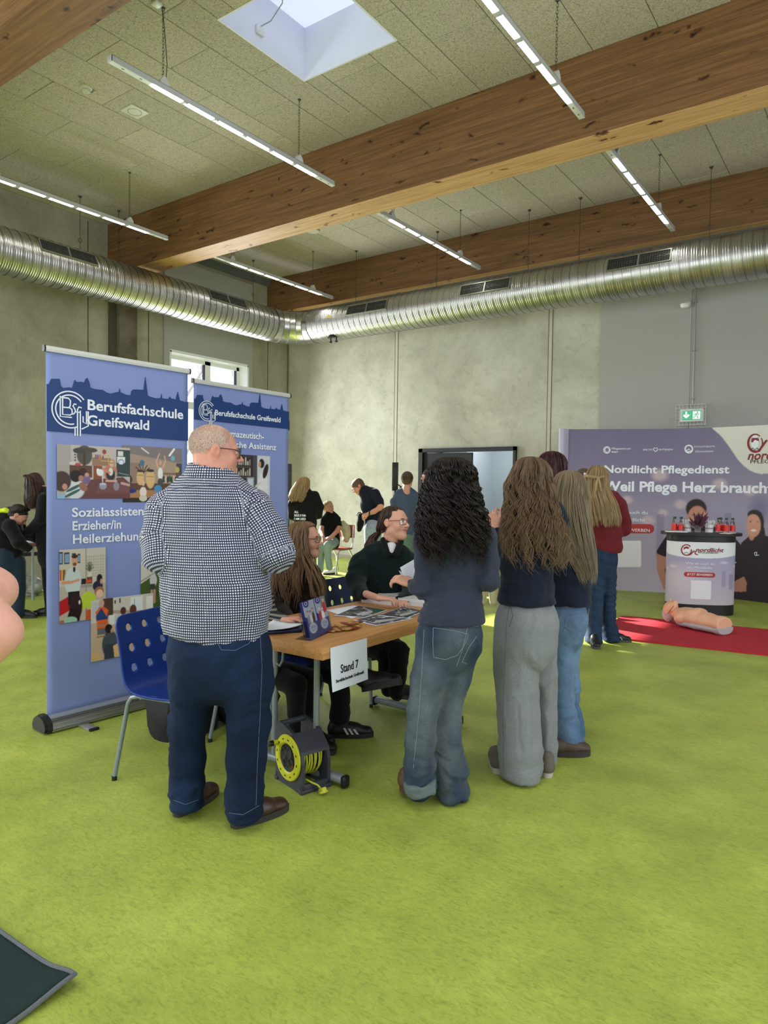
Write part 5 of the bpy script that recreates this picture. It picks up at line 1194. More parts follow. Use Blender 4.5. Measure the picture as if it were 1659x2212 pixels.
chair((-3.166, 2.068), (.972, .236), 'empty blue perforated chair with grey legs left of the man', M_chair, group='blue perforated chairs')
chair((-3.20, 2.72), (.985, .17), 'blue chair under the long haired seated woman, behind the man', M_chair, group='blue perforated chairs')
chair((-3.29, 3.82), (.995, .03), 'dark blue chair of the woman with the ponytail', M_chair2, group='blue perforated chairs')
ws = bpy.data.objects['blue_chair']
# worn edge chips on the near chair
# ------------------------------------------------------------------ cable reel
rl = thing('cable_reel', (-2.38, 2.62, 0), 'grey and yellow cable reel standing on the floor under the table corner', 'cable reel')
A0, A1 = Vector((-2.475, 2.565, 0)), Vector((-2.295, 2.535, 0)); rd = (A1-A0).normalized(); rw = .30
B_ = Vector((-rd.y, rd.x, 0))
# front disc faces the lower left; cable opening faces right
cnr = on(652, 1718, 2, 0)                        # near lower corner between the disc side and the cable side
dL = (on(606, 1688, 2, 0)-cnr); dL.z = 0; dR = (on(699, 1690, 2, 0)-cnr); dR.z = 0
L1_, L2_ = .255, .17; dL.normalize(); dR = Vector((dL.y, -dL.x, 0)) if Vector((dL.y, -dL.x, 0)).dot(dR) > 0 else Vector((-dL.y, dL.x, 0))
RMx = frame(cnr, dL, dR, (0, 0, 1))              # x: along the disc face, y: along the cable side (depth), z up
M_rg = mat('reel_grey', srgb(58, 60, 70), .5); M_ry = mat('reel_yellow', srgb(206, 206, 40), .45); M_rb = mat('reel_black', srgb(20, 20, 22), .4); M_cab = mat('cable_yellow', srgb(196, 196, 60), .45)
H_ = .30
outl = [(0, 0), (L1_, 0), (L1_, H_*.93), (L1_*.93, H_), (L1_*.72, H_*1.02), (L1_*.35, H_*.92), (L1_*.06, H_*.66), (0, H_*.5)]
def plate(y0, y1): return MB().prism([(x, z) for x, z in outl], y0, y1, M=RMx@Matrix(((1, 0, 0, 0), (0, 0, 1, 0), (0, 1, 0, 0), (0, 0, 0, 1))))
plate(0, .018).obj('side_plate', M_rg, rl); plate(L2_-.018, L2_).obj('side_plate', M_rg, rl)
for x0, x1 in ((0, .022), (L1_-.022, L1_)): MB().rbox(x0, x1, 0, L2_, 0, .045, .004, M=RMx).rbox(x0-.006, x1+.006, -.006, L2_+.006, -.0, .02, .004, M=RMx).obj('frame_bar', M_rg, rl)
MB().add([RMx@Vector(p_) for p_ in ((L1_*.035, .0, .19), (L1_*.035, L2_, .19), (L1_*.06, L2_, H_*.68), (L1_*.06, 0, H_*.68), (L1_*.36, 0, H_*.93), (L1_*.36, L2_, H_*.93), (L1_*.035+.018, .0, .185), (L1_*.035+.018, L2_, .185), (L1_*.11, L2_, H_*.64), (L1_*.11, 0, H_*.64), (L1_*.38, 0, H_*.88), (L1_*.38, L2_, H_*.88))], [(0, 1, 2, 3), (3, 2, 5, 4), (6, 9, 8, 7), (9, 10, 11, 8), (0, 6, 7, 1), (4, 5, 11, 10), (0, 3, 9, 6), (3, 4, 10, 9), (1, 7, 8, 2), (2, 8, 11, 5)]).obj('front_panel', M_rg, rl)
MB().tube([RMx@Vector((L1_*.88, .005, H_*.985)), RMx@Vector((L1_*.88, L2_-.005, H_*.985))], .014, 10).obj('carry_handle', M_rg, rl)
Cc = Vector((L1_*.49, 0, .150)); DM = RMx@frame(Cc, (1, 0, 0), (0, 0, 1), (0, -1, 0))
MB().lathe([(.066, .0), (.114, .0), (.116, .006), (.112, .012), (.078, .014), (.07, .008)], 40, M=DM, cap=False).obj('yellow_ring', M_ry, rl)
MB().lathe([(0, .004), (.074, .004), (.076, .010), (.070, .008), (0, .008)], 32, M=DM).obj('socket_disc', M_rb, rl)
M_rdk = mat('reel_socket_line', srgb(60, 60, 62), .4)
for a_ in (30, 120, 210, 300):
    c_ = Vector((.037*math.cos(math.radians(a_)), .037*math.sin(math.radians(a_)), .008))
    MB().lathe([(.024, 0), (.026, .003), (.022, .003), (.020, -.002), (0, -.002)], 18, M=DM@Matrix.Translation(c_)).obj('socket', M_rdk, rl)
for k in range(12):
    a_ = math.radians(30*k+8); MB().box(-.003, .003, -.006, .006, .0125, .0145, M=DM@Matrix.Translation((.094*math.cos(a_), .094*math.sin(a_), 0))@Matrix.Rotation(a_, 4, 'Z')).obj('ring_mark', M_rb, rl)
MB().lathe([(0, .004), (.013, .004), (.013, .03), (0, .03)], 14, M=DM@Matrix.Translation((.09, .055, .01))).obj('crank_knob', M_ry, rl); MB().lathe([(0, .03), (.015, .03), (.014, .052), (0, .054)], 14, M=DM@Matrix.Translation((.09, .055, .01))).obj('knob_cap', M_rb, rl)
MB().lathe([(0, .008), (.008, .008), (.007, .012), (0, .012)], 12, M=DM@Matrix.Translation((-.05, -.03, 0))).obj('reset_button', mat('red_plastic', srgb(140, 30, 30), .4), rl)
MB().lathe([(0, 0), (.055, 0), (.055, L2_-.03), (0, L2_-.03)], 20, M=RMx@frame(Cc+Vector((0, .015, 0)), (0, 0, 1), (1, 0, 0), (0, 1, 0))).obj('drum', M_rb, rl)
rs = random.Random(2)
for k in range(11):
    y_ = .028+k*.0115; r_ = .088+.012*rs.random(); tl = rs.uniform(-.012, .012)
    MB().tube([RMx@Vector((Cc.x+r_*math.cos(t_), y_+tl*math.sin(t_+k), Cc.z+r_*math.sin(t_))) for t_ in [i*2*math.pi/28 for i in range(28)]], .0045, 6, closed=True, caps=False).obj('cable_turn', M_cab, rl)
tl = [RMx@Vector(p) for p in ((.03, .04, .06), (-.01, .05, .055), (-.035, .07, .045), (-.05, .085, .022))]
MB().tube(tl, .0045, 8).obj('cable_tail', M_cab, rl)
MB().rbox(-.02, .02, -.014, .014, -.03, .0, .006, M=Matrix.Translation(tl[-1]+Vector((0, 0, .012)))@RMx.to_3x3().to_4x4()@Matrix.Rotation(.5, 4, 'Y')).rbox(-.014, .014, -.022, .022, -.032, -.02, .005, M=Matrix.Translation(tl[-1]+Vector((0, 0, .016)))@RMx.to_3x3().to_4x4()@Matrix.Rotation(.5, 4, 'Y')).obj('plug', M_cab, rl)

# ------------------------------------------------------------------ loudspeaker columns, far chair things, left background table
def speaker(px, py0, py1, D, label):
    a_, b_ = P(px, py0, D), P(px, py1, D); o = thing('column_speaker', (a_.x, a_.y, 0), label, 'speaker', 'black column loudspeakers on stands')
    F = frame((a_.x, a_.y, 0), (.812, .584, 0), (-.584, .812, 0), (0, 0, 1))
    MB().rbox(-.06, .06, -.07, .07, b_.z, a_.z, .01, M=F).obj('cabinet', M_blk, o)
    MB().box(-.062, .062, -.072, .072, b_.z+(a_.z-b_.z)*.735, b_.z+(a_.z-b_.z)*.745, M=F).obj('cabinet_joint', mat('joint_grey', srgb(60, 60, 62), .5), o)
    MB().tube([(a_.x, a_.y, .5), (a_.x, a_.y, b_.z+.01)], .018, 10).obj('pole', M_blk, o)
    for k in range(3):
        t_ = k*2.094+.4; MB().tube([(a_.x, a_.y, .62), (a_.x+.42*math.cos(t_), a_.y+.42*math.sin(t_), .012)], .012, 8).obj('leg', M_blk, o)
    return o
speaker(854, 999, 1060, 13.6, 'black column loudspeaker between the two men by the door'); speaker(624, 1002, 1080, 14.6, 'black column loudspeaker half hidden by the smaller banner')
p = P(858, 1055, 13.3); o = thing('headphones', p, 'black headphones hooked on the loudspeaker foot', 'headphones')
MB().tube(arc(p, .07, .3, 2.85, 14, (.812, .584, 0), (0, 0, 1)), .012, 6).lathe([(0, -.02), (.045, -.02), (.045, .02), (0, .02)], 14, M=frame(p+Vector((.055, .04, -.0)), (0, 0, 1), (.58, -.81, 0), (.812, .584, 0))).lathe([(0, -.02), (.045, -.02), (.045, .02), (0, .02)], 14, M=frame(p-Vector((.055, .04, -.0)), (0, 0, 1), (.58, -.81, 0), (.812, .584, 0))).tube([p+Vector((0, 0, -.04)), (p.x, p.y, p.z-.1)], .012, 6).obj('headset', M_blk, o)
# training torso on the red mat
# (built with the figures below)
# left background: table with things under it
lt = thing('folding_table', (-8.7, 4.9, 0), 'brown table at the left edge between the two bending visitors', 'table')
FX = frame((-8.9, 4.3, 0), (.3, .95, 0), (-.95, .3, 0), (0, 0, 1)); FX = frame((-8.95, 4.45, 0), Vector((.28, .96, 0)).normalized(), Vector((-.96, .28, 0)).normalized(), (0, 0, 1))
MB().rbox(-.6, 1.1, -.05, .6, .70, .74, .003, M=FX).obj('tabletop', mat('brown_laminate', srgb(104, 66, 46), .5), lt)
for x in (-.5, .2, 1.0):
    for y in (.02, .52): MB().tube([FX@Vector((x, y, 0)), FX@Vector((x, y, .7))], .017, 8).obj('leg', M_leg, lt)
MB().box(-.5, 1.0, .26, .28, .55, .60, M=FX).obj('under_rail', M_blk, lt)
o = link('paper_stack', MB().rbox(-.1, .25, .05, .3, .74, .765, .002, M=FX).me(), M_paper); tag(o, 'white papers on the brown table at the left edge', 'paper')
q = FX@Vector((.25, .5, 0)); o = thing('carrier_bag', q, 'pale crumpled carrier bag under the brown table at the left edge', 'bag')
t_ = MB(); bm = bmesh.new(); bmesh.ops.create_icosphere(bm, subdivisions=4, radius=1)
for v in bm.verts:
    n_ = mnoise.noise(v.co*2.2)*.25+mnoise.noise(v.co*6)*.1; v.co *= (1+n_); v.co = Vector((v.co.x*.24, v.co.y*.18, max(-.0, (v.co.z*.55+.45)*.26)))
t_.bm(bm, 0, Matrix.Translation(q), True).obj('bag_body', mat('pale_plastic', srgb(150, 152, 142), .35), o)
MB().tube(arc(q+Vector((0, 0, .24)), .06, .1, 3.0, 10, (.8, .58, 0), (0, 0, 1)), .006, 6).obj('handle', mat('pale_plastic', srgb(150, 152, 142), .35), o)
# dark rucksack under the chairs
q = Vector((-3.45, 2.72, 0)); o = thing('rucksack', q, 'black and blue rucksack on the floor behind the empty chair', 'bag')
bm = bmesh.new(); bmesh.ops.create_cube(bm, size=1); bmesh.ops.subdivide_edges(bm, edges=bm.edges[:], cuts=5, use_grid_fill=True)
for v in bm.verts:
    n_ = v.co.normalized()*.62; c_ = v.co.lerp(n_, .55); k_ = mnoise.noise(v.co*3)*.05; v.co = Vector((c_.x*(.30+k_), c_.y*(.36+k_), max(-.5, c_.z)*.40+.18+k_*.3))
mb = MB().bm(bm, 0, Matrix.Translation(q), True); mb.obj('bag_body', mat('rucksack_black', srgb(20, 22, 28), .7), o)
MB().tube(arc(q+Vector((.17, -.04, .20)), .085, 0, 6.28, 22, (0, 1, 0), (0, 0, 1))[:-1], .012, 6, closed=True, caps=False).obj('side_pocket', mat('rucksack_blue', srgb(28, 44, 92), .6), o)
MB().tube(arc(q+Vector((0, 0, .34)), .05, 0, 3.14, 10, (0, 1, 0), (0, 0, 1)), .009, 6).obj('grab_loop', M_blk, o)
q = Vector((-3.35, 3.15, 0)); o = thing('shoulder_bag', q, 'dark soft bag on the floor under the seated women', 'bag')
bm = bmesh.new(); bmesh.ops.create_icosphere(bm, subdivisions=4, radius=1)
for v in bm.verts:
    n_ = mnoise.noise(v.co*2.5)*.16; v.co *= (1+n_); v.co = Vector((v.co.x*.16, v.co.y*.25, max(0, (v.co.z*.6+.5)*.22)))
MB().bm(bm, 0, Matrix.Translation(q), True).obj('bag_body', mat('bag_dark', srgb(18, 18, 20), .8), o); MB().tube(arc(q+Vector((0, 0, .2)), .1, .1, 3.0, 12, (0, 1, 0), (0, 0, 1)), .01, 6).obj('strap', M_blk, o)
# ------------------------------------------------------------------ figures: smooth distance fields turned into meshes
def npv(v): return np.array([v[0], v[1], v[2]], float)
RX, FX_, UZ = npv(CR), npv(CF), np.array([0, 0, 1.0])
RH = np.array([RX[0], RX[1], 0]); RH /= np.linalg.norm(RH); FH = np.array([FX_[0], FX_[1], 0]); FH /= np.linalg.norm(FH)
def vnoise(p, seed=0):                          # value noise, p: N x 3
    i = np.floor(p).astype(np.int64); f = p-i; f = f*f*(3-2*f); r = 0
    for dx in (0, 1):
        for dy in (0, 1):
            for dz in (0, 1):
                h = (i[:, 0]+dx)*374761393+(i[:, 1]+dy)*668265263+(i[:, 2]+dz)*2147483647+seed*974711
                h = (h ^ (h >> 13))*1274126177; h = (h ^ (h >> 16)) & 0xffffff
                r = r+(h/0xffffff)*np.where(dx, f[:, 0], 1-f[:, 0])*np.where(dy, f[:, 1], 1-f[:, 1])*np.where(dz, f[:, 2], 1-f[:, 2])
    return r*2-1
class Field:
    def __init__(s, vox=.01): s.vox = vox; s.ops = []; s.cuts = []; s.ch = 0
    def seg(s, a, b, ra, rb, k=.02, side=None, sub=False, cap=None, ch=None, v0=0.0, R0=None):
        """tapered limb; ra, rb = (half width along side, half depth) or one radius"""
        a, b = npv(a), npv(b); ra = np.array(ra if isinstance(ra, (tuple, list)) else (ra, ra), float); rb = np.array(rb if isinstance(rb, (tuple, list)) else (rb, rb), float)
        ax = b-a; L = np.linalg.norm(ax)+1e-9; t = ax/L
        sd = npv(side) if side is not None else RH
        sd = sd-t*sd.dot(t)
        if np.linalg.norm(sd) < .05: sd = FH-t*FH.dot(t)
        sd /= np.linalg.norm(sd); fr = np.cross(t, sd)
        s.ops.append(dict(a=a, L=L, t=t, s=sd, f=fr, ra=ra, rb=rb, k=k, sub=sub, cap=cap, ch=ch, v0=v0, R0=R0 or float(ra.mean())))
        return s
    def ball(s, c, r, k=.02, side=None, up=None, sub=False):
        r = (r, r, r) if isinstance(r, (int, float)) else r; up = npv(up) if up is not None else UZ
        c = npv(c); return s.seg(c-up*1e-4, c+up*1e-4, (r[0], r[1]), (r[0], r[1]), k, side, sub, r[2])
    def limb(s, pts, k=.025, side=None, cap=None, R0=None):
        """pts: (point, half width, half depth)"""
        s.ch += 1; v = 0
        if len(pts) > 2: cap = None
        for i in range(len(pts)-1):
            (a, wa, da), (b, wb, db) = pts[i], pts[i+1]
            s.seg(a, b, (wa, da), (wb, db), k, side, cap=cap, ch=s.ch, v0=v, R0=R0 or pts[len(pts)//2][1]); v += (Vector(b)-Vector(a)).length
        return s
    def cut(s, p, n): s.cuts.append((npv(p), npv(n)/np.linalg.norm(npv(n)))); return s
    def dist(s, o, X):
        d = X-o['a']; h = d@o['t']; hc = np.clip(h/o['L'], 0, 1); rs = o['ra'][0]+(o['rb'][0]-o['ra'][0])*hc; rf = o['ra'][1]+(o['rb'][1]-o['ra'][1])*hc
        w = h-hc*o['L']; rw = o['cap'] or np.sqrt(rs*rf); u, v = d@o['s'], d@o['f']
        q0 = np.sqrt((u/rs)**2+(v/rf)**2+(w/rw)**2)+1e-9; q1 = np.sqrt((u/rs**2)**2+(v/rf**2)**2+(w/rw**2)**2)+1e-9
        return q0*(q0-1)/q1, u, v, h
    def mesh(s):
        vx = s.vox; lo = []; hi = []
        for o in s.ops:
            m = max(o['ra'].max(), o['rb'].max(), o['cap'] or 0); b = o['a']+o['t']*o['L']
            o['lo'] = np.minimum(o['a'], b)-m-o['k']; o['hi'] = np.maximum(o['a'], b)+m+o['k']
            if not o['sub']: lo.append(o['lo']); hi.append(o['hi'])
        lo = np.min(lo, 0)-2*vx; hi = np.max(hi, 0)+2*vx
        for p, n in s.cuts:                      # tighten along the axis of an axis-aligned cut
            for ax in range(3):
                if n[ax] > .999: hi[ax] = min(hi[ax], p[ax]+2*vx)
                if n[ax] < -.999: lo[ax] = max(lo[ax], p[ax]-2*vx)
        N = np.ceil((hi-lo)/vx).astype(int)+1; D = np.full(N, 1.0, np.float32)
        gr = [lo[i]+vx*np.arange(N[i]) for i in range(3)]
        for o in s.ops:
            i0 = np.clip(np.floor((o['lo']-lo)/vx).astype(int)-1, 0, N); i1 = np.clip(np.ceil((o['hi']-lo)/vx).astype(int)+2, 0, N)
            if (i1 <= i0).any(): continue
            sl = tuple(slice(a, b) for a, b in zip(i0, i1))
            X = np.stack(np.meshgrid(*[gr[i][sl[i]] for i in range(3)], indexing='ij'), -1)
            d = s.dist(o, X)[0]; k = o['k']; c = D[sl]
            if o['sub']: d = -d; h = np.maximum(k-np.abs(c-d), 0)/k; D[sl] = np.maximum(c, d)+h*h*k/4
            else: h = np.maximum(k-np.abs(c-d), 0)/k; D[sl] = np.minimum(c, d)-h*h*k/4
        for p, n in s.cuts:
            X = np.stack(np.meshgrid(*gr, indexing='ij'), -1); D = np.maximum(D, (X-p)@n)
        return nets(D, lo, vx)
    def label(s, co):
        """per vertex: chain id, angle x radius, length along the chain"""
        best = np.full(len(co), 1e9); cid = np.zeros(len(co), int); uv = np.zeros((len(co), 2))
        for o in s.ops:
            if o['ch'] is None: continue
            d, u, v, h = s.dist(o, co); m = d < best; best[m] = d[m]; cid[m] = o['ch']
            uv[m, 0] = (np.arctan2(u, -v)*o['R0'])[m]; uv[m, 1] = (h+o['v0'])[m]
        m = cid == 1; uv[m, 1] = co[m, 2]; return cid, uv
def nets(D, lo, vx):
    S = D < 0; nx, ny, nz = D.shape
    c = np.zeros((nx-1, ny-1, nz-1), np.uint8)
    for dx in (0, 1):
        for dy in (0, 1):
            for dz in (0, 1): c += S[dx:nx-1+dx, dy:ny-1+dy, dz:nz-1+dz]
    A = np.argwhere((c > 0) & (c < 8)); idx = np.full(c.shape, -1, np.int32); idx[tuple(A.T)] = np.arange(len(A))
    P_ = np.zeros((len(A), 3)); n = np.zeros(len(A)); cor = [(x, y, z) for x in (0, 1) for y in (0, 1) for z in (0, 1)]
    val = {q: D[A[:, 0]+q[0], A[:, 1]+q[1], A[:, 2]+q[2]] for q in cor}
    for q in cor:
        for ax in range(3):
            if q[ax] == 0:
                r = list(q); r[ax] = 1; r = tuple(r); a, b = val[q], val[r]; m = (a < 0) != (b < 0)
                t = a[m]/(a[m]-b[m]); pt = np.tile(np.array(q, float), (m.sum(), 1)); pt[:, ax] += t; P_[m] += pt; n[m] += 1
    co = lo+vx*(A+P_/n[:, None]); F = []
    for ax in range(3):
        s0 = [slice(None)]*3; s1 = [slice(None)]*3; s0[ax] = slice(0, -1); s1[ax] = slice(1, None)
        a, b = S[tuple(s0)], S[tuple(s1)]; E = np.argwhere(a != b); u, v = (ax+1) % 3, (ax+2) % 3
        E = E[(E[:, u] > 0) & (E[:, v] > 0) & (E[:, u] < D.shape[u]-1) & (E[:, v] < D.shape[v]-1)]
        fl = a[tuple(E.T)]; q = []
        for du, dv in ((0, 0), (1, 0), (1, 1), (0, 1)):
            e = E.copy(); e[:, u] -= 1-du; e[:, v] -= 1-dv; q.append(idx[tuple(e.T)])
        q = np.stack(q, 1); q[~fl] = q[~fl][:, ::-1]; F.append(q)
    F = np.concatenate(F); F = F[(F >= 0).all(1)]
    return co, F
def vnormals(co, F):
    n = np.zeros_like(co); fn = np.cross(co[F[:, 2]]-co[F[:, 0]], co[F[:, 3]]-co[F[:, 1]])
    for i in range(4): np.add.at(n, F[:, i], fn)
    return n/(np.linalg.norm(n, axis=1)[:, None]+1e-12)
def smooth(co, F, it=2, lam=.5):
    for _ in range(it):
        s = np.zeros_like(co); c = np.zeros(len(co))
        for a, b in ((0, 1), (1, 2), (2, 3), (3, 0)):
            np.add.at(s, F[:, a], co[F[:, b]]); np.add.at(s, F[:, b], co[F[:, a]]); np.add.at(c, F[:, a], 1); np.add.at(c, F[:, b], 1)
        co = co+(s/np.maximum(c, 1)[:, None]-co)*lam
    return co
def folds(co, amp=.006, scale=(9, 9, 26), seed=0, rot=None, warp=.35, w=None):
    """soft cloth folds: ridged noise stretched along one direction"""
    q = co.copy()
    if rot is not None: q = q@np.array(Matrix.Rotation(rot[1], 3, rot[0])).T
    q = q*np.array(scale); q = q+warp*np.stack([vnoise(co*7+i*9.1, seed+i) for i in range(3)], 1)*3
    a = vnoise(q, seed); b = vnoise(q*2.1+5, seed+3)
    d = ((1-2*np.abs(a))*.75+(1-2*np.abs(b))*.3-.2)*amp
    return d if w is None else d*w
def build(name, F, m, parent, disp=None, it=2, color=None, cuv=False):
    co, f = F.mesh(); co = smooth(co, f, it)
    lab = F.label(co) if (cuv or color) else None; rest = co.copy()
    if disp is not None:
        n = vnormals(co, f); co = co+n*np.asarray(disp(co))[:, None]
    me = fast_mesh(co, f, True)
    if cuv:
        a = me.attributes.new('cuv', 'FLOAT_VECTOR', 'POINT'); d = np.zeros((len(co), 3), np.float32); d[:, :2] = lab[1]; d[:, 2] = lab[0]; a.data.foreach_set('vector', d.ravel())
    if color is not None:
        c = np.ones((len(co), 4), np.float32); c[:, :3] = color(rest, lab); a = me.color_attributes.new('Col', 'FLOAT_COLOR', 'POINT'); a.data.foreach_set('color', c.ravel())
    return link(name, me, m, parent)
def px(x, y, D, w=0, d=None):                    # (point, half width, half depth) from pixels
    s = D/FPX; return (P(x, y, D), w*s, (w*s if d is None else d*w*s))

# materials of people
def skinmat(name, c): return mat(name, c, .5, spec=.35, sss=.12, vary=(60, .06, 3), attr='Col')
M_skin = skinmat('skin', (1, 1, 1))
def cloth(name, rgb, rough=.85, bump=(600, .15, 2), vary=(25, .08, 3), sheen=.1): return mat(name, srgb(*rgb), rough, bump=bump, vary=vary, sheen=sheen, spec=.2)
t = NT('gingham_cotton'); at_ = t.n('Attribute', attribute_name='cuv'); sp = t.n('SeparateXYZ', {0: at_.outputs['Vector']})
def stripe(s_): 
    f_ = t.math('FRACT', t.math('MULTIPLY', s_, 1/.0112)); return t.math('GREATER_THAN', f_, .52)
a_, b_ = stripe(sp.outputs[0]), stripe(sp.outputs[1]); sm = t.math('MULTIPLY', t.math('ADD', a_, b_), .5)
t.out(t.ramp(sm, [(0.0, srgb(18, 20, 46)), (0.5, srgb(66, 70, 100)), (1.0, srgb(222, 222, 228))])); t.b.inputs['Roughness'].default_value = .8; M_ging = t.m
cr_ = [n for n in t.t.nodes if n.bl_idname == 'ShaderNodeValToRGB'][0].color_ramp; cr_.interpolation = 'LINEAR'
t = NT('denim'); tc = t.n('TexCoord').outputs['Object']; vc = t.n('VertexColor', layer_name='Col')
mp = t.n('Mapping', {'Vector': tc, 'Scale': (500, 500, 90)}); n_ = t.n('TexNoise', {'Vector': mp, 'Scale': 1.0, 'Detail': 3.0}); n2 = t.n('TexNoise', {'Vector': tc, 'Scale': 14.0, 'Detail': 5.0})
r_ = t.n('MapRange', {'Value': n_.outputs[0], 'From Min': .3, 'From Max': .7, 'To Min': .72, 'To Max': 1.28}); r2 = t.n('MapRange', {'Value': n2.outputs[0], 'From Min': .3, 'From Max': .7, 'To Min': .86, 'To Max': 1.14})
v_ = t.n('VectorMath', {0: vc.outputs[0], 'Scale': r_.outputs[0]}, operation='SCALE'); v2 = t.n('VectorMath', {0: v_.outputs[0], 'Scale': r2.outputs[0]}, operation='SCALE'); t.out(v2); t.b.inputs['Roughness'].default_value = .85; t.b.inputs['Specular IOR Level'].default_value = .2; t.bump(n_, .15, .002); M_denim = t.m
M_hairs = mat('hair_strands', (1, 1, 1), .42, attr='Col', spec=.4)
M_lens = NT('glasses_lens'); g_ = M_lens; tr_ = g_.n('BsdfTransparent'); gl_ = g_.n('BsdfGlossy', {'Roughness': .03}); ms_ = g_.n('MixShader', {0: .14, 1: tr_.outputs[0], 2: gl_.outputs[0]}); g_.t.links.new(ms_.outputs[0], g_.t.nodes['Material Output'].inputs[0]); M_lens = g_.m
M_eye = mat('eye_white', srgb(205, 200, 196), .2); M_iris = mat('iris_dark', srgb(50, 42, 38), .2); M_brow = mat('brow_hair', srgb(84, 62, 46), .8)

def hframe(c, face, pitch=0.0, roll=0.0, s=1.0):
    """head matrix: x to the figure's right side, y out of the face, z up"""
    y = Vector((face[0], face[1], 0)).normalized(); z = Vector((0, 0, 1)); x = y.cross(z)
    M = frame(c, x, y, z)@Matrix.Rotation(pitch, 4, 'X')@Matrix.Rotation(roll, 4, 'Y')@Matrix.Scale(s, 4); return M
def facing(a):                                   # angle in degrees: 0 = to the right of the picture, 90 = away from the camera
    a = math.radians(a); v = RH*math.cos(a)+FH*math.sin(a); return Vector((v[0], v[1], 0))
def head_field(F, M, s=1.0, male=0.0, ear=True, fine=True):
    q = lambda x, y, z: M@Vector((x, y, z)); X = (M.to_3x3()@Vector((1, 0, 0))).normalized(); Z = (M.to_3x3()@Vector((0, 0, 1))).normalized()
    el = lambda c, r, k=.02, sub=False: F.ball(q(*c), tuple(v*s for v in r), k*s, X, Z, sub)
    el((0, -.012, .040), (.076, .096, .080)); el((0, .026, .0), (.064, .070, .082), .03); el((0, .034, -.052), (.050+.006*male, .056, .056), .03); el((0, .070, -.094), (.024+.004*male, .022, .020), .025)
    F.seg(q(-.046, .0, -.06), q(0, .07, -.09), .022*s, .018*s, .03*s, X); F.seg(q(.046, .0, -.06), q(0, .07, -.09), .022*s, .018*s, .03*s, X)
    for sx in (-1, 1): el((sx*.038, .066, -.022), (.024, .022, .024), .02)
    F.seg(q(-.034, .083, .030), q(.034, .083, .030), (.011*s, .012*s), (.011*s, .012*s), .016*s, Z)
    for sx in (-1, 1): el((sx*.031, .104, .010), (.019, .016, .012), .012, True)
    F.seg(q(0, .090, .022), q(0, .118, -.015), .0075*s, .0105*s, .009*s, X); el((0, .119, -.019), (.0125, .012, .010), .008)
    for sx in (-1, 1): el((sx*.012, .104, -.023), (.009, .011, .008), .006); el((sx*.031, .083, .010), (.0145, .0125, .0125), .004)
    el((0, .086, -.050), (.024, .014, .016), .012)
    F.seg(q(-.021, .086, -.048), q(0, .099, -.046), .004*s, .0055*s, .005*s, X); F.seg(q(.021, .086, -.048), q(0, .099, -.046), .004*s, .0055*s, .005*s, X)
    F.seg(q(-.018, .086, -.056), q(0, .096, -.058), .0045*s, .0065*s, .005*s, X); F.seg(q(.018, .086, -.056), q(0, .096, -.058), .0045*s, .0065*s, .005*s, X)
    F.seg(q(-.022, .094, -.052), q(.022, .094, -.052), (.0018*s, .010*s), (.0018*s, .010*s), .003*s, Z, True)
    if ear:
        for sx in (-1, 1):
            el((sx*.078, -.008, .002), (.007, .019, .031), .006); el((sx*.084, -.012, .008), (.006, .020, .026), .005); el((sx*.089, -.004, .004), (.006, .010, .016), .004, True)
def skin_color(M, base, lip, s=1.0, blush=.5, hairline=None):
    Mi = np.array(M.inverted()); b = np.array(srgb(*base)); l = np.array(srgb(*lip)); red = np.array([1.12, .88, .86])
    def f(co, lab):
        q = co@Mi[:3, :3].T+Mi[:3, 3]; c = np.tile(b, (len(co), 1))
        g = lambda x, y, z, r: np.exp(-(((np.abs(q[:, 0])-x)**2+(q[:, 1]-y)**2+(q[:, 2]-z)**2)/r**2))[:, None]
        k = blush*(g(.04, .07, -.025, .025)+g(0, .115, -.018, .015)+g(.085, -.01, 0, .03)); c = c*(1+(red-1)*np.clip(k, 0, 1))
        m = np.exp(-((q[:, 0]/.021)**4+((q[:, 2]+.052)/.0095)**4))*(q[:, 1] > .078); c = c*(1-m[:, None])+l*m[:, None]
        m = np.exp(-((((np.abs(q[:, 0])-.031)/.019)**4+((q[:, 2]-.010)/.010)**4)))*(q[:, 1] > .06); c = c*(1-.22*m[:, None])
        if hairline is not None: c = hairline(q, c)
        return c
    return f
def eyes(M, parent, s=1.0, iris=None):
    for sx in (-1, 1):
        c = M@Vector((sx*.031, .0865, .0095)); T = M.to_3x3().to_4x4()
        mb = MB(); K = Matrix.Translation(c)@M.to_3x3().to_4x4()
        bm = bmesh.new(); bmesh.ops.create_uvsphere(bm, u_segments=14, v_segments=10, radius=.0112); mb.bm(bm, 0, K@Matrix.Scale(1.35, 4, (1, 0, 0))@Matrix.Scale(.62, 4, (0, 0, 1)), True)
        e = mb.obj('eye', M_eye, parent)
        MB().lathe([(0, .0113), (.0045, .0108), (.0052, .0098)], 12, M=K@frame((0, 0, 0), (1, 0, 0), (0, 0, -1), (0, 1, 0)), cap=False).obj('iris', iris or M_iris, e)
        MB().tube([M@Vector((sx*x, y, z)) for x, y, z in ((.015, .0985, .012), (.024, .1005, .0155), (.034, .0985, .0165), (.046, .088, .012))], [.0008, .0013, .0014, .0008], 5).obj('eyelash', M_iris, parent)
def brows(M, parent, m): 
    for sx in (-1, 1): MB().tube([M@Vector((sx*x, y, z)) for x, y, z in ((.012, .0975, .027), (.024, .0985, .032), (.036, .0955, .033), (.048, .084, .027))], [.0018, .0032, .0028, .0012], 6).obj('eyebrow', m, parent)
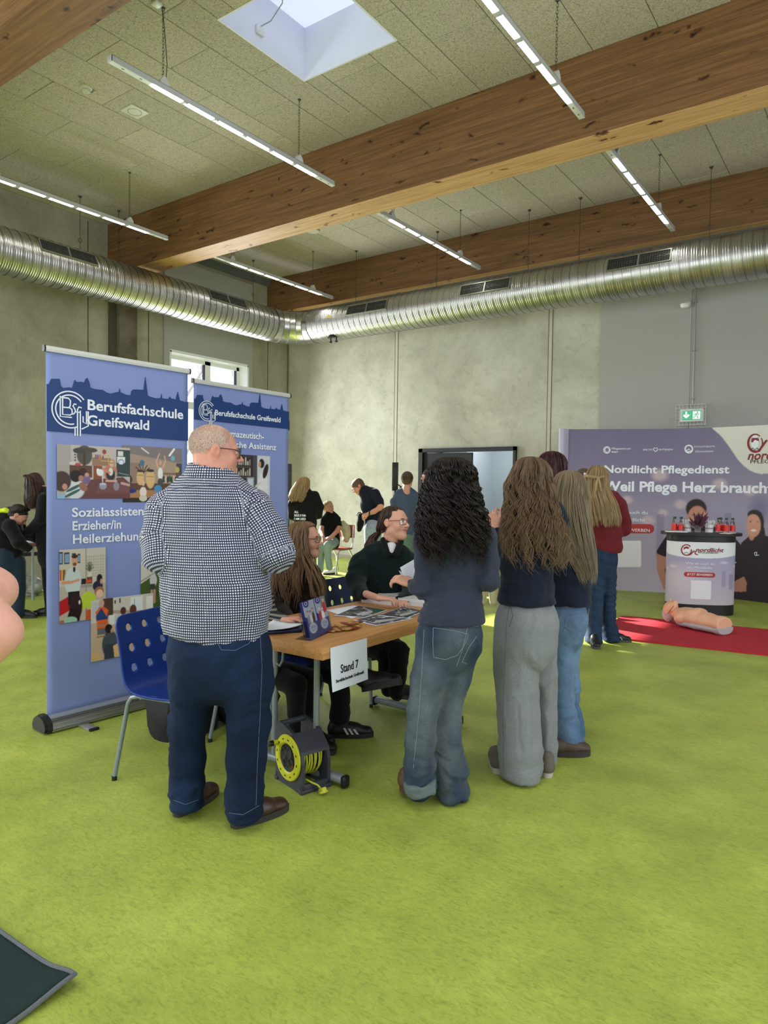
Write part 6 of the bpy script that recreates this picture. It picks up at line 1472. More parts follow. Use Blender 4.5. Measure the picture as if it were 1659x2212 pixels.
def glasses(M, parent, m, hw=.062, hh=.021, y=.112, z=.010, round_=2.6):
    g = thing('glasses', (0, 0, 0), None, None); g.name = 'glasses'; g.parent = parent; g.location = (0, 0, 0); g.matrix_parent_inverse = Matrix.Translation(-Vector(parent.location)) if parent.type == 'EMPTY' else Matrix.Identity(4)
    for sx in (-1, 1):
        pts = []
        for i in range(22):
            t_ = 2*math.pi*i/22; cx, sn = math.cos(t_), math.sin(t_); rx = hw/2-.004
            x = sx*(hw/2+.004)+rx*math.copysign(abs(cx)**(2/round_), cx); zz = z+hh*math.copysign(abs(sn)**(2/round_), sn)
            pts.append(M@Vector((x, y-abs(x)**2*4.0, zz)))
        MB().tube(pts, .0016, 5, closed=True, caps=False).obj('rim', m, g)
        MB().add([sum(pts, Vector())/22]+pts, [(0, 1+i, 1+(i+1) % 22) for i in range(22)]).obj('lens', M_lens, g)
        MB().tube([M@Vector((sx*x, yy, zz)) for x, yy, zz in ((hw+.002, y-.016, z+.008), (.077, .05, z+.010), (.082, .0, z+.008), (.080, -.02, z-.012))], [.0022, .0018, .0018, .0022], 6).obj('temple', m, g)
    MB().tube([M@Vector((x, y+.002, z+.006)) for x in (-.006, 0, .006)], .0018, 6).obj('bridge', m, g)
    return g
def hand(F, w, d, up, s=1.0, curl=.5, right=True, spread=.1, thumb=.6):
    """w wrist point, d direction of the palm, up = back of the hand; fingers curl towards -up"""
    d = Vector(d).normalized(); up = Vector(up); up = (up-d*up.dot(d)).normalized(); x = d.cross(up)*(1 if right else -1); w = Vector(w)
    for i, (o, L) in enumerate(((-.028, .070), (-.010, .078), (.010, .073), (.027, .058))):
        k = w+(d*.086+x*o)*s; F.seg(w+x*o*.6*s, k, .013*s, .0115*s, .010*s)
        q = k; a = 0
        for j, f in enumerate((.45, .31, .24)):
            a += curl*(.8 if j == 0 else 1.0)*(1.0+.1*i); dd = (d*math.cos(a)-up*math.sin(a)+x*(i-1.5)*spread).normalized(); n = q+dd*L*f*s
            F.seg(q, n, (.0088-.0008*j)*s, (.0080-.0008*j)*s, .003*s); q = n
    t0 = w+(d*.02-x*.022)*s; t1 = t0+(d*.034-x*.026-up*.012*thumb)*s; t2 = t1+(d*.032-x*.008-up*.018*thumb)*s; t3 = t2+(d*.024-up*.012*thumb)*s
    F.seg(t0, t1, .014*s, .0105*s, .012*s); F.seg(t1, t2, .0100*s, .0092*s, .003*s); F.seg(t2, t3, .0092*s, .0075*s, .003*s)
    F.ball(w+d*.045*s-up*.002*s, (.038*s, .013*s, .045*s), .012*s, x, d)

def crown(M, g=1.0, n=5):
    """rings that follow the skull of a head matrix, from the crown down to ear level"""
    X = npv(M.to_3x3()@Vector((1, 0, 0))); Y = npv(M.to_3x3()@Vector((0, 1, 0))); X, Y = X*1.0, Y*1.0; out = []
    for z, y, a, b in ((.130, -.012, .010, .012), (.124, -.012, .038, .046), (.104, -.013, .064, .078), (.066, -.015, .083, .098), (.02, -.020, .090, .100))[:n]:
        w = math.hypot(a*X.dot(RH), b*Y.dot(RH)); d = math.hypot(a*X.dot(FH), b*Y.dot(FH)); out.append((M@Vector((0, y*1.0, z)), w*g+.002, d*g+.002))
    return out
def hair_cap(M, parent, cols, s=1.0, low=0.0, name='scalp_hair'):
    F = Field(.006); q = lambda x, y, z: M@Vector((x, y, z)); X = (M.to_3x3()@Vector((1, 0, 0))).normalized(); Y = (M.to_3x3()@Vector((0, 1, 0))).normalized(); Z = (M.to_3x3()@Vector((0, 0, 1))).normalized()
    F.ball(q(0, -.014, .041), (.0815*s, .1015*s, .0865*s), .02, X, Z); F.ball(q(0, -.035, -.015), (.070*s, .070*s, .070*s), .03, X, Z)
    F.cut(q(0, .076, .084-low), Y*.74-Z*.68)
    return build(name, F, mat('hair_'+name+'_%d_%d' % (cols[0][0], cols[1][0]), tuple((a*.55+b*.45) for a, b in zip(srgb(*cols[0]), srgb(*cols[1]))), .55, bump=(260, .8, 3, (1, 1, .3)), vary=(60, .25, 4)), parent, None, 1)
def strands(name, rings, parent, n=500, seed=0, wave=(.004, 3), curl=None, cols=((60, 40, 30), (90, 66, 48)), r=.0022, gap=None, lock=5, seg=26, rho=(.82, 1.04), fray=.02, base=True, length=(.86, 1.0), sides=3, groove=.0, top=2.4, cap=None):
    if cap is not None: hair_cap(cap, parent, cols)
    """hair: rings (centre, half width, half depth[, yaw]) from crown to tips; gap=(centre, half width) in degrees stays free for the face"""
    rs = np.random.RandomState(seed); C = np.array([npv(q[0]) for q in rings]); A = np.array([q[1] for q in rings]); B = np.array([q[2] for q in rings])
    L = np.concatenate([[0], np.cumsum(np.linalg.norm(np.diff(C, axis=0), axis=1)+np.abs(np.diff(A))*.8)]); L /= L[-1]
    nl = max(1, n//lock); phl = rs.rand(nl)*2*math.pi
    if gap:
        g0, gw = math.radians(gap[0]), math.radians(gap[1]); phl = g0+gw+rs.rand(nl)*(2*math.pi-2*gw)
    tmax = np.ones(nl); Ttop = float(np.interp(top, np.arange(len(L)), L))
    if gap and top > 0:
        ng = int(nl*.22); sel = rs.permutation(nl)[:ng]; phl[sel] = g0+(rs.rand(ng)*2-1)*gw; tmax[sel] = Ttop*(1+.25*np.abs((phl[sel]-g0)/gw)**2)
    ph = np.repeat(phl, lock)+rs.randn(nl*lock)*.05; N = len(ph); lk = np.repeat(np.arange(nl), lock)
    T = np.linspace(0, 1, seg)[None]*(length[0]+(length[1]-length[0])*np.repeat(rs.rand(nl), lock)[:, None]*.7+.3*(length[1]-length[0])*rs.rand(N, 1))
    T = T*np.repeat(tmax, lock)[:, None]
    cx = np.stack([np.interp(T, L, C[:, i]) for i in range(3)], -1); ra = np.interp(T, L, A); rb = np.interp(T, L, B)
    rr = np.repeat(rho[0]+(rho[1]-rho[0])*rs.rand(nl)**.5, lock)[:, None]+rs.randn(N, 1)*.012
    phT = ph[:, None]+0*T
    pl_ = np.repeat(rs.rand(nl)*6.28, lock)[:, None]+rs.randn(N, 1)*.25; fr = 2*math.pi*wave[1]*(1+.15*np.repeat(rs.randn(nl), lock)[:, None])
    env = np.clip(T*3-.25, 0, 1)
    rad = RH*np.cos(phT)[..., None]+FH*np.sin(phT)[..., None]; tan = -RH*np.sin(phT)[..., None]+FH*np.cos(phT)[..., None]
    Pp = cx+(RH*(np.cos(phT)*ra*rr)[..., None]+FH*(np.sin(phT)*rb*rr)[..., None])
    Pp += tan*(wave[0]*env*np.sin(fr*T+pl_))[..., None]+rad*(wave[0]*.7*env*np.sin(fr*T*1.1+pl_+1.3))[..., None]
    if curl:
        cr, cf = curl; cph = np.repeat(rs.rand(nl)*6.28, lock)[:, None]+rs.randn(N, 1)*.18; f = 2*math.pi*cf*(1+.2*np.repeat(rs.randn(nl), lock)[:, None])
        e2 = np.clip(T*3.2-.12, .12, 1)*cr*(1+.35*rs.randn(N, 1)*.5); Pp += tan*(e2*np.sin(f*T+cph))[..., None]+rad*(e2*.9*np.cos(f*T+cph))[..., None]
        Pp += UZ*(e2*.25*np.sin(f*T*.5+cph))[..., None]
    Pp += rs.randn(N, 1, 3)*fray*.25*(T**2)[..., None]
    # tubes
    t = np.gradient(Pp, axis=1); t /= np.linalg.norm(t, axis=2, keepdims=True)+1e-9; s1 = rad-t*(rad*t).sum(-1, keepdims=True); s1 /= np.linalg.norm(s1, axis=2, keepdims=True)+1e-9; s2 = np.cross(t, s1)
    rw = r*(1-.75*np.linspace(0, 1, seg)**3)[None]*np.clip(.7+.5*rs.rand(N, 1), .6, 1.2)
    V = np.stack([Pp+(s1*math.cos(2*math.pi*k/sides)*.8+s2*math.sin(2*math.pi*k/sides)*1.25)*rw[..., None] for k in range(sides)], 2)   # N seg sides 3
    i, j, k = np.meshgrid(np.arange(N), np.arange(seg-1), np.arange(sides), indexing='ij'); b_ = (i*seg+j)*sides; k2 = (k+1) % sides
    F_ = np.stack([b_+k, b_+k2, b_+sides+k2, b_+sides+k], -1).reshape(-1, 4); co = V.reshape(-1, 3)
    c0, c1 = np.array(srgb(*cols[0])), np.array(srgb(*cols[1])); mixv = np.clip(np.repeat(rs.rand(nl), lock)*.75+rs.rand(N)*.3, 0, 1)[:, None, None]
    tipc = np.array(srgb(*cols[2])) if len(cols) > 2 else c1; tt = np.linspace(0, 1, seg)[None, :, None]**1.6
    col = c0*(1-mixv)+c1*mixv; col = col*(1-tt*.6)+(tipc*(1-mixv*.3))*tt*.6
    col = np.repeat(col[:, :, None, :], sides, 2).reshape(-1, 3)
    if base:
        n_ = 44; m_ = 30; tq = np.linspace(0, length[0]*.96 if len(rings) > 5 else .97, m_); a0, a1 = (0, 2*math.pi) if not gap else (math.radians(gap[0]+gap[1]*.92), math.radians(gap[0]-gap[1]*.92)+2*math.pi)
        pq = np.linspace(a0, a1, n_); TQ, PQ = np.meshgrid(tq, pq, indexing='ij'); e = (rho[0]+.35*(rho[1]-rho[0]))*(1-.03*np.sin(PQ*17+3*np.sin(TQ*5))*(1 if groove == 0 else groove)); e = e*np.clip(1.02-.25*TQ**4, .2, 1)
        ccx = np.stack([np.interp(TQ, L, C[:, i]) for i in range(3)], -1); bv = ccx+RH*(np.cos(PQ)*np.interp(TQ, L, A)*e)[..., None]+FH*(np.sin(PQ)*np.interp(TQ, L, B)*e)[..., None]
        i, j = np.meshgrid(np.arange(m_-1), np.arange(n_-1), indexing='ij'); q = i*n_+j; bf = np.stack([q, q+1, q+n_+1, q+n_], -1).reshape(-1, 4)+len(co)
        co = np.concatenate([co, bv.reshape(-1, 3)]); F_ = np.concatenate([F_, bf]); col = np.concatenate([col, np.tile(c0*.7, (n_*m_, 1))])
        if gap and top > 0:
            tq = np.linspace(0, Ttop*.97, 10); pq = np.linspace(g0-gw, g0+gw, 14); TQ, PQ = np.meshgrid(tq, pq, indexing='ij'); e = rho[0]+.35*(rho[1]-rho[0])
            ccx = np.stack([np.interp(TQ, L, C[:, i]) for i in range(3)], -1); bv = ccx+RH*(np.cos(PQ)*np.interp(TQ, L, A)*e)[..., None]+FH*(np.sin(PQ)*np.interp(TQ, L, B)*e)[..., None]
            i, j = np.meshgrid(np.arange(9), np.arange(13), indexing='ij'); q = i*14+j; bf = np.stack([q, q+1, q+15, q+14], -1).reshape(-1, 4)+len(co)
            co = np.concatenate([co, bv.reshape(-1, 3)]); F_ = np.concatenate([F_, bf]); col = np.concatenate([col, np.tile(c0*.7, (140, 1))])
    me = fast_mesh(co, F_, True); a = me.color_attributes.new('Col', 'FLOAT_COLOR', 'POINT'); cc_ = np.ones((len(co), 4), np.float32); cc_[:, :3] = col; a.data.foreach_set('color', cc_.ravel())
    o = link(name, me, M_hairs, parent); o['kind'] = 'stuff'; return o

def shoe(parent, heel, toe, m_up, m_sole, w=.095, h=.085, sole=.028, name='shoe', lift=0.0, stripes=None, roll=0.0, topcap=True):
    """a shoe between two points; heel and toe are points at sole level"""
    heel, toe = Vector(heel), Vector(toe); d = toe-heel; L = d.length; x = d.normalized(); z = Vector((0, 0, 1)); z = (z-x*z.dot(x)).normalized(); y = z.cross(x); M = frame(heel, x, y, z)@Matrix.Rotation(roll, 4, 'X')
    out = []
    for i in range(28):
        t_ = 2*math.pi*i/28; cx = math.cos(t_); u = L*(.5+.5*cx); ww = w/2*(.80+.22*math.sin(max(0, (u/L-.25))*math.pi*.9)); out.append((u, ww*math.copysign(abs(math.sin(t_))**.62, math.sin(t_))))
    sb = MB().prism(out, 0.001, sole, M=M, smooth=True); s_o = None
    F = Field(.0055); q = lambda a, b, c: M@Vector((a*L, b*w, c))
    Y = y
    F.seg(q(.14, 0, sole+.02), q(.55, 0, sole+.018), (w*.40, .040), (w*.46, .036), .02, Y); F.seg(q(.5, 0, sole+.016), q(.86, 0, sole+.008), (w*.46, .034), (w*.42, .026), .02, Y)
    F.seg(q(.15, 0, sole+.02), q(.16, 0, h), (w*.37, .040), (w*.36, .036), .02, Y); F.seg(q(.22, 0, h), q(.62, 0, sole+.03), (w*.33, .022), (w*.34, .022), .02, Y)
    F.cut(M@Vector((0, 0, sole-.006)), -z)
    o = build(name, F, m_up, parent, it=2)
    so = link('sole', sb.me(50), m_sole, o)
    if stripes:
        for sy in (-1, 1):
            for k in range(3):
                a = .40+.105*k; mb = MB(); pts = [(a, sole+.002), (a+.05, sole+.002), (a-.03, sole+.040-.004*k), (a-.08, sole+.040-.004*k)]
                vs = [M@Vector((u*L, sy*(w*.56-.0+(-.07*w if zz > sole+.01 else 0)), zz)) for u, zz in pts]+[M@Vector((u*L, sy*(w*.44), zz)) for u, zz in pts]
                mb.add(vs, [(0, 1, 2, 3), (4, 7, 6, 5), (0, 4, 5, 1), (1, 5, 6, 2), (2, 6, 7, 3), (3, 7, 4, 0)]).obj('stripe', stripes, o)
    lm = MB()
    for k in range(4): u = .40+.07*k; lm.tube([M@Vector((u*L, -.018, h*.80-.010*k)), M@Vector((u*L+.004, 0, h*.86-.011*k)), M@Vector((u*L, .018, h*.80-.010*k))], .0022, 5)
    lm.obj('laces', mat('lace_dark', srgb(40, 36, 34), .8), o)
    return o
def person(loc, label, group=None):
    o = thing('person', (loc.x, loc.y, 0), label, 'person', group); return o
def mid(a, b, t=.5): return Vector(a).lerp(Vector(b), t)
# ------------------------------------------------------------------ the man in the checked shirt
def denim_color(base, fade, hem_z=None, seams=()):
    b, f_ = np.array(srgb(*base)), np.array(srgb(*fade))
    def fn(co, lab):
        n = vnoise(co*np.array([5, 5, 3.0]), 5)*.5+.5; m = np.clip(n*1.2-.25, 0, 1)[:, None]; c = b*(1-m)+f_*m
        sm_ = np.exp(-(np.abs(lab[1][:, 0])/.0025)**2)  # seam along the back of each leg
        return c
    return fn
D0 = 3.13; s0 = D0/FPX
man = person(on(470, 1770, 2, 0), 'heavy man with short white hair and glasses in a checked shirt, seen from behind')
hm = hframe(P(463, 978, 3.12), facing(24), -.10, 0.0, 1.02)
F = Field(.0075)                                 # hidden frame of the body: torso, arms, legs
Fb = Field(.012)
def inner(Fb, chains, k=.68):
    for c_ in chains: Fb.limb([(p_, w_*k, d_*k) for p_, w_, d_ in c_], k=.03)
M_T = [px(460, 1040, 3.12, 46, .95), px(452, 1072, 3.13, 78, .74), px(450, 1104, 3.13, 98, .70), px(452, 1160, 3.13, 106, .70), px(458, 1220, 3.12, 107, .74), px(466, 1280, 3.12, 112, .76), px(468, 1330, 3.12, 111, .74), px(468, 1400, 3.12, 107, .74)]
M_AL = [px(405, 1066, 3.13, 30), px(356, 1104, 3.13, 38), px(343, 1160, 3.10, 34), px(345, 1203, 3.06, 31), px(385, 1202, 3.34, 27), px(412, 1186, 3.46, 22)]
M_AR = [px(500, 1060, 3.13, 30), px(546, 1098, 3.13, 40), px(580, 1150, 3.11, 36), px(597, 1194, 3.10, 37), px(562, 1186, 3.36, 28), px(533, 1170, 3.48, 22)]
M_H = [px(472, 1352, 3.13, 98, .78), px(474, 1400, 3.13, 106, .80), px(476, 1430, 3.13, 104, .80)]
LL = [px(428, 1420, 3.13, 58, 1.1), px(418, 1475, 3.14, 50, 1.15), px(405, 1565, 3.17, 37.5, 1.15), px(405, 1640, 3.19, 36, 1.1), px(404, 1700, 3.2, 34, 1.15), px(404, 1752, 3.2, 34, 1.2)]
LR = [px(525, 1420, 3.13, 62, 1.1), px(535, 1480, 3.12, 54, 1.15), px(537, 1560, 3.11, 44.5, 1.1), px(532, 1640, 3.10, 41, 1.1), px(528, 1710, 3.09, 38, 1.15), px(528, 1768, 3.09, 37, 1.2)]
inner(Fb, (M_T, M_AL, M_AR, M_H, LL, LR))
Fb.cut((0, 0, .08), (0, 0, -1)); co1, f1 = Fb.mesh()
Fh = Field(.0042); head_field(Fh, hm, 1.02, 1.0); q = lambda x, y, z: hm@Vector((x, y, z))
Fh.limb([(q(0, -.022, -.03), .066, .070), (P(459, 1016, 3.12), .078, .080), (P(456, 1050, 3.12), .088, .085)], k=.03); Fh.ball(q(0, .035, -.09), (.045, .04, .03), .03)
Fh.seg(q(-.06, .01, -.075), q(-.03, .06, -.10), .02, .02, .02); Fh.seg(q(.06, .01, -.075), q(.03, .06, -.10), .02, .02, .02)
Fhd = Field(.006)                                # hands, held together in front of the belly
for (w_, d_, r_) in ((P(425, 1178, 3.52), RH*.8+FH*.4, True), (P(520, 1163, 3.54), -RH*.8+FH*.4, False)): hand(Fhd, w_, d_, (0, 0, 1), 1.1, .6, r_)
hc, hf_ = Fh.mesh(); hc = smooth(hc, hf_, 1); dc, df = Fhd.mesh(); co1 = smooth(co1, f1, 1)
def joined(name, parts_, m, parent, color):
    co = np.concatenate([p[0] for p in parts_]); off = 0; fs = []
    for c_, f_ in parts_: fs.append(f_+off); off += len(c_)
    me = fast_mesh(co, np.concatenate(fs), True); a = me.color_attributes.new('Col', 'FLOAT_COLOR', 'POINT'); c = np.ones((len(co), 4), np.float32); c[:, :3] = color(co, None); a.data.foreach_set('color', c.ravel()); return link(name, me, m, parent)
body = joined('body', [(hc, hf_), (co1, f1), (dc, df)], M_skin, man, skin_color(hm, (200, 142, 124), (170, 96, 88), blush=.6))
eyes(hm, body); brows(hm, body, mat('brow_grey', srgb(150, 130, 116), .8)); glasses(hm, man, M_blk, .066, .023)
# cropped white hair: short bristles over the back of the skull
def short_hair(name, M, parent, n, ln, cols, r=.0009, zmin=-.05, yfront=.065, top=.0, seed=1, s=1.0, thin=None):
    if thin is None: hair_cap(M, parent, cols, 1.03, low=.065-yfront if yfront < .065 else 0)
    rs = np.random.RandomState(seed); cap = Field(.005); X = (M.to_3x3()@Vector((1, 0, 0))).normalized(); Z = (M.to_3x3()@Vector((0, 0, 1))).normalized()
    v = rs.randn(n*3, 3); v /= np.linalg.norm(v, axis=1)[:, None]; p = v*np.array([.0775, .0975, .0815])+np.array([0, -.012, .040])
    ok = (p[:, 1] < yfront-(.06-p[:, 2]).clip(0)*1.1) & (p[:, 2] > zmin+.25*(p[:, 1]+.06).clip(0)) & ~((np.abs(p[:, 0]) > .066) & (p[:, 2] < .015) & (p[:, 1] > -.05))
    if thin is not None: ok &= rs.rand(len(p)) < thin(p)
    p, v = p[ok][:n], v[ok][:n]; dr = v*.22+np.array([0, -.25, -.85])*(1 if top == 0 else top)+rs.randn(len(p), 3)*.16; dr /= np.linalg.norm(dr, axis=1)[:, None]; l_ = ln*(.7+.6*rs.rand(len(p), 1))
    a = p; b = p+v*l_*.35+dr*l_*.35; c = b+dr*l_*.4-v*l_*.1; sd = np.cross(dr, v); sd /= np.linalg.norm(sd, axis=1)[:, None]+1e-9; w = r*sd
    R3 = np.array(M)[:3]; tr = lambda q: q@R3[:, :3].T+R3[:, 3]
    co = np.stack([tr(a-w), tr(a+w), tr(b-w*.8), tr(b+w*.8), tr(c-w*.2), tr(c+w*.2)], 1).reshape(-1, 3); k = np.arange(len(p))*6; f = np.concatenate([np.stack([k, k+1, k+3, k+2], 1), np.stack([k+2, k+3, k+5, k+4], 1)])
    me = fast_mesh(co, f, True); c0, c1 = np.array(srgb(*cols[0])), np.array(srgb(*cols[1])); m = rs.rand(len(p), 1); col = np.ones((len(co), 4), np.float32); col[:, :3] = np.repeat(c0*(1-m)+c1*m, 6, 0)
    at = me.color_attributes.new('Col', 'FLOAT_COLOR', 'POINT'); at.data.foreach_set('color', col.ravel()); o = link(name, me, M_hairs, parent); o['kind'] = 'stuff'; return o
short_hair('hair', hm, man, 15000, .010, ((200, 162, 142), (230, 212, 196)), r=.0008, zmin=-.045, yfront=.05, thin=lambda p: np.where((p[:, 2] > .085) | (p[:, 1] > .03), .35, .95))
# shirt
F = Field(.0075)
F.limb(M_T, k=.03, cap=.02, R0=.22); F.limb(M_AL, k=.035, R0=.075); F.limb(M_AR, k=.035, R0=.078)
hem = P(468, 1374, 3.12)
F.cut(hem, (RH*-.10+np.array([0, 0, -1]))+FH*.0)
def dman(co):
    n = folds(co, .009, (9, 9, 3.2), 3, ('Y', .35), .25)*np.clip((hem.z+.5-co[:, 2])/.35, .25, 1)+folds(co, .008, (4, 4, 11), 9, ('X', -.5), .25)*np.exp(-((co[:, 2]-hem.z-.22)/.12)**2)+folds(co, .005, (8, 8, 14), 12, ('Y', -.8), .2)
    return n
shirt = build('checked_shirt', F, M_ging, man, dman, 2, cuv=True)
F = Field(.006)                                  # collar
F.seg(P(455, 1004, 3.115), P(453, 1030, 3.12), (.098, .094), (.116, .104), .01, cap=.012); F.seg(P(457, 985, 3.115), P(456, 1012, 3.115), (.091, .088), (.094, .090), .004, sub=True, cap=.02)
for o_ in F.ops: o_['ch'] = 1; o_['R0'] = .1
build('collar', F, M_ging, shirt, None, 1, cuv=True)
# jeans
F = Field(.0085); hipm = 1395
F.limb(M_H, k=.03, cap=.02)
F.limb(LL, k=.03, cap=.01); F.limb(LR, k=.03, cap=.01)
F.cut((0, 0, .048), (0, 0, -1))
def djean(co): 
    z = co[:, 2]; return folds(co, .012, (6, 6, 22), 21)*np.clip((.32-z)/.25, 0, 1)+folds(co, .006, (6, 6, 15), 22)*np.exp(-((z-.50)/.12)**2)*1.6+folds(co, .006, (5, 5, 14), 23, ('Y', .7))*np.clip((z-.55)/.2, 0, 1)
jeans = build('jeans', F, M_denim, man, djean, 2, color=denim_color((12, 24, 48), (28, 46, 78)))
def surf_line(pts, D, off=0.0): return [P(x, y, D) for x, y in pts]
M_stitch = mat('seam_thread', srgb(92, 104, 132), .8)
def project(obj, pts):                           # drop picture points onto the surface of a part
    bv = BVH(obj); out = []
    for x, y in pts:
        d = ray(x, y); r_ = bv.ray_cast(CPOS, d.normalized())
        if r_[0] is not None: out.append(r_[0]-d.normalized()*.0012)
    return out
from mathutils.bvhtree import BVHTree
_bv = {}
def BVH(obj):
    if obj.name not in _bv:
        me = obj.data; _bv[obj.name] = BVHTree.FromPolygons([obj.matrix_world@v.co if False else v.co for v in me.vertices], [tuple(p.vertices) for p in me.polygons])
    return _bv[obj.name]
def seamline(obj, pts, m, r=.0011, name='seam', sub=6):
    pp = [];
    for i in range(len(pts)-1):
        for k in range(sub): pp.append((pts[i][0]+(pts[i+1][0]-pts[i][0])*k/sub, pts[i][1]+(pts[i+1][1]-pts[i][1])*k/sub))
    pp.append(pts[-1]); q_ = project(obj, pp)
    if len(q_) > 1: return MB().tube(q_, r, 4).obj(name, m, obj)
seamline(jeans, [(470, 1388), (478, 1404), (508, 1405), (538, 1390), (546, 1376), (536, 1358)], M_stitch, name='back_pocket')
seamline(jeans, [(562, 1372), (566, 1440), (562, 1540), (556, 1650), (553, 1740)], M_stitch); seamline(jeans, [(374, 1728), (400, 1738), (434, 1726)], M_stitch, .0012, 'hem'); seamline(jeans, [(494, 1756), (525, 1760), (560, 1740)], M_stitch, .0012, 'hem')
M_brn = mat('brown_leather', srgb(62, 40, 34), .42, vary=(40, .2, 3)); M_bsole = mat('dark_sole', srgb(52, 46, 42), .7, vary=(60, .2, 3))
hl, tl_ = on(378, 1766, 2, 0), on(457, 1716, 2, 0); shoe(man, hl, hl+(tl_-hl).normalized()*.30, M_brn, M_bsole, .105, .10, .03)
hl, tl_ = on(500, 1790, 2, 0), on(608, 1750, 2, 0); shoe(man, hl, hl+(tl_-hl).normalized()*.30, M_brn, M_bsole, .105, .10, .03)
# yoke seam of the shirt
seamline(shirt, [(352, 1062), (400, 1052), (455, 1048), (510, 1052), (545, 1068), (558, 1085)], mat('shirt_seam', srgb(60, 62, 84), .8), .0014, 'yoke_seam')
seamline(shirt, [(545, 1068), (538, 1100), (530, 1140)], mat('shirt_seam', srgb(60, 62, 84), .8), .0014, 'sleeve_seam')

# ------------------------------------------------------------------ woman with dark curls
def full_body(chains, head=None, hands=(), vox=.012):
    Fb = Field(vox)
    inner(Fb, chains)
    Fb.cut((0, 0, .06), (0, 0, -1)); r_ = [Fb.mesh()]
    if head is not None:
        Fh = Field(.0048 if head[2] else .007); head_field(Fh, head[0], 1.0, 0, True)
        q_ = lambda x, y, z: head[0]@Vector((x, y, z)); Fh.limb([(q_(0, -.012, -.03), .052, .056), (q_(0, -.03, -.12), .052, .054), (q_(0, -.04, -.18)+Vector(head[1]), .062, .06)], side=head[0].to_3x3()@Vector((1, 0, 0)), k=.03)
        a, b = Fh.mesh(); r_.append((smooth(a, b, 1), b))
    if hands:
        for h_ in hands:
            Fd = Field(.0045); hand(Fd, *h_[:3], **h_[3]); 
            if len(h_) > 4: Fd.seg(h_[4], h_[0], .027, .021, .01)
            a, b = Fd.mesh(); r_.append((smooth(a, b, 1), b))
    return r_
cg = person(on(940, 1720, 2, 0), 'woman with long dark curly hair, slate long-sleeved top and baggy washed jeans at the table')
Dc = 3.38
hm = hframe(P(974, 1046, 3.36), facing(112), -.05)
hd_w = P(893, 1262, 3.44)
C_T = [px(975, 1118, Dc, 30, .9), px(978, 1142, Dc, 58, .6), px(982, 1180, Dc, 62, .62), px(988, 1230, Dc, 52, .66), px(986, 1275, Dc, 50, .68), px(980, 1310, Dc, 60, .76), px(975, 1352, Dc, 71, .92), px(975, 1372, Dc, 72, .95)]
C_AL = [px(925, 1148, Dc, 20), px(916, 1165, Dc, 23, 1.1), px(918, 1215, Dc, 20), px(914, 1272, Dc, 21), px(901, 1270, 3.40, 15), px(889, 1262, 3.44, 11)]
C_AR = [px(1032, 1142, Dc, 20), px(1048, 1160, Dc, 24, 1.1), px(1057, 1215, Dc-.02, 20), px(1058, 1256, Dc-.05, 20), px(1028, 1260, 3.58, 14), px(1005, 1255, 3.66, 11)]
C_H = [px(974, 1352, Dc, 60, .80), px(971, 1375, Dc, 70, .95), px(966, 1405, Dc, 64, .9)]
C_LL = [px(940, 1400, 3.37, 40, 1.1), px(930, 1460, 3.34, 40, 1.1), px(913, 1530, 3.32, 32, 1.1), px(908, 1600, 3.33, 30, 1.2), px(906, 1650, 3.34, 31, 1.25), px(908, 1690, 3.35, 33, 1.2)]
C_LR = [px(998, 1400, 3.40, 40, 1.1), px(978, 1460, 3.41, 38, 1.1), px(962, 1530, 3.42, 32, 1.2), px(963, 1600, 3.42, 33, 1.25), px(971, 1660, 3.42, 34, 1.3), px(976, 1732, 3.42, 37, 1.2)]
body = joined('body', full_body((C_T, C_AL, C_AR, C_H, C_LL, C_LR), (hm, (0, 0, 0), True), [(hd_w, P(866, 1252, 3.46)-hd_w, (.2, -.3, .9), dict(curl=.55, right=False, s=.92), P(905, 1268, 3.42))]), M_skin, cg, skin_color(hm, (200, 146, 124), (170, 96, 90)))
F = Field(.0075); M_slate = cloth('slate_jersey', (46, 51, 66), .8)
F.limb(C_T, k=.03, cap=.01); F.limb(C_AL, k=.025, cap=.01); F.limb(C_AR, k=.025, cap=.01)
F.cut(P(975, 1344, Dc), (0, 0, -1))
F.ball(P(950, 1110, 3.36), (.07, .07, .05), .02, sub=True)
top = build('long_sleeved_top', F, M_slate, cg, lambda co: folds(co, .0045, (4, 4, 34), 31)*np.exp(-((co[:, 2]-1.0)/.12)**2)*1.5+folds(co, .004, (9, 9, 20), 32), 2)
F = Field(.0085)
F.limb(C_H, k=.02, cap=.015); F.limb(C_LL, k=.025, cap=.01); F.limb(C_LR, k=.02, cap=.01)
F.cut((0, 0, .012), (0, 0, -1))
def baggy(seed, z0=.45): return lambda co: folds(co, .014, (5, 5, 17), seed)*np.clip((z0-co[:, 2])/.3, 0, 1)+folds(co, .007, (6, 6, 13), seed+1, ('Y', .6))
def wash(base, fade, cx, seed=3):
    b, f_ = np.array(srgb(*base)), np.array(srgb(*fade))
    def fn(co, lab):
        n = vnoise(co*np.array([4, 4, 2.2]), seed)*.5+.5; n2_ = vnoise(co*np.array([20, 20, 9.]), seed+1)*.12
        m = np.clip(n*1.5-.35+n2_, 0, 1)[:, None]; return b*(1-m)+f_*m
    return fn
jeans = build('baggy_jeans', F, M_denim, cg, baggy(41), 2, color=wash((32, 46, 66), (122, 130, 132), 0))
M_st2 = mat('denim_thread', srgb(128, 138, 142), .8)
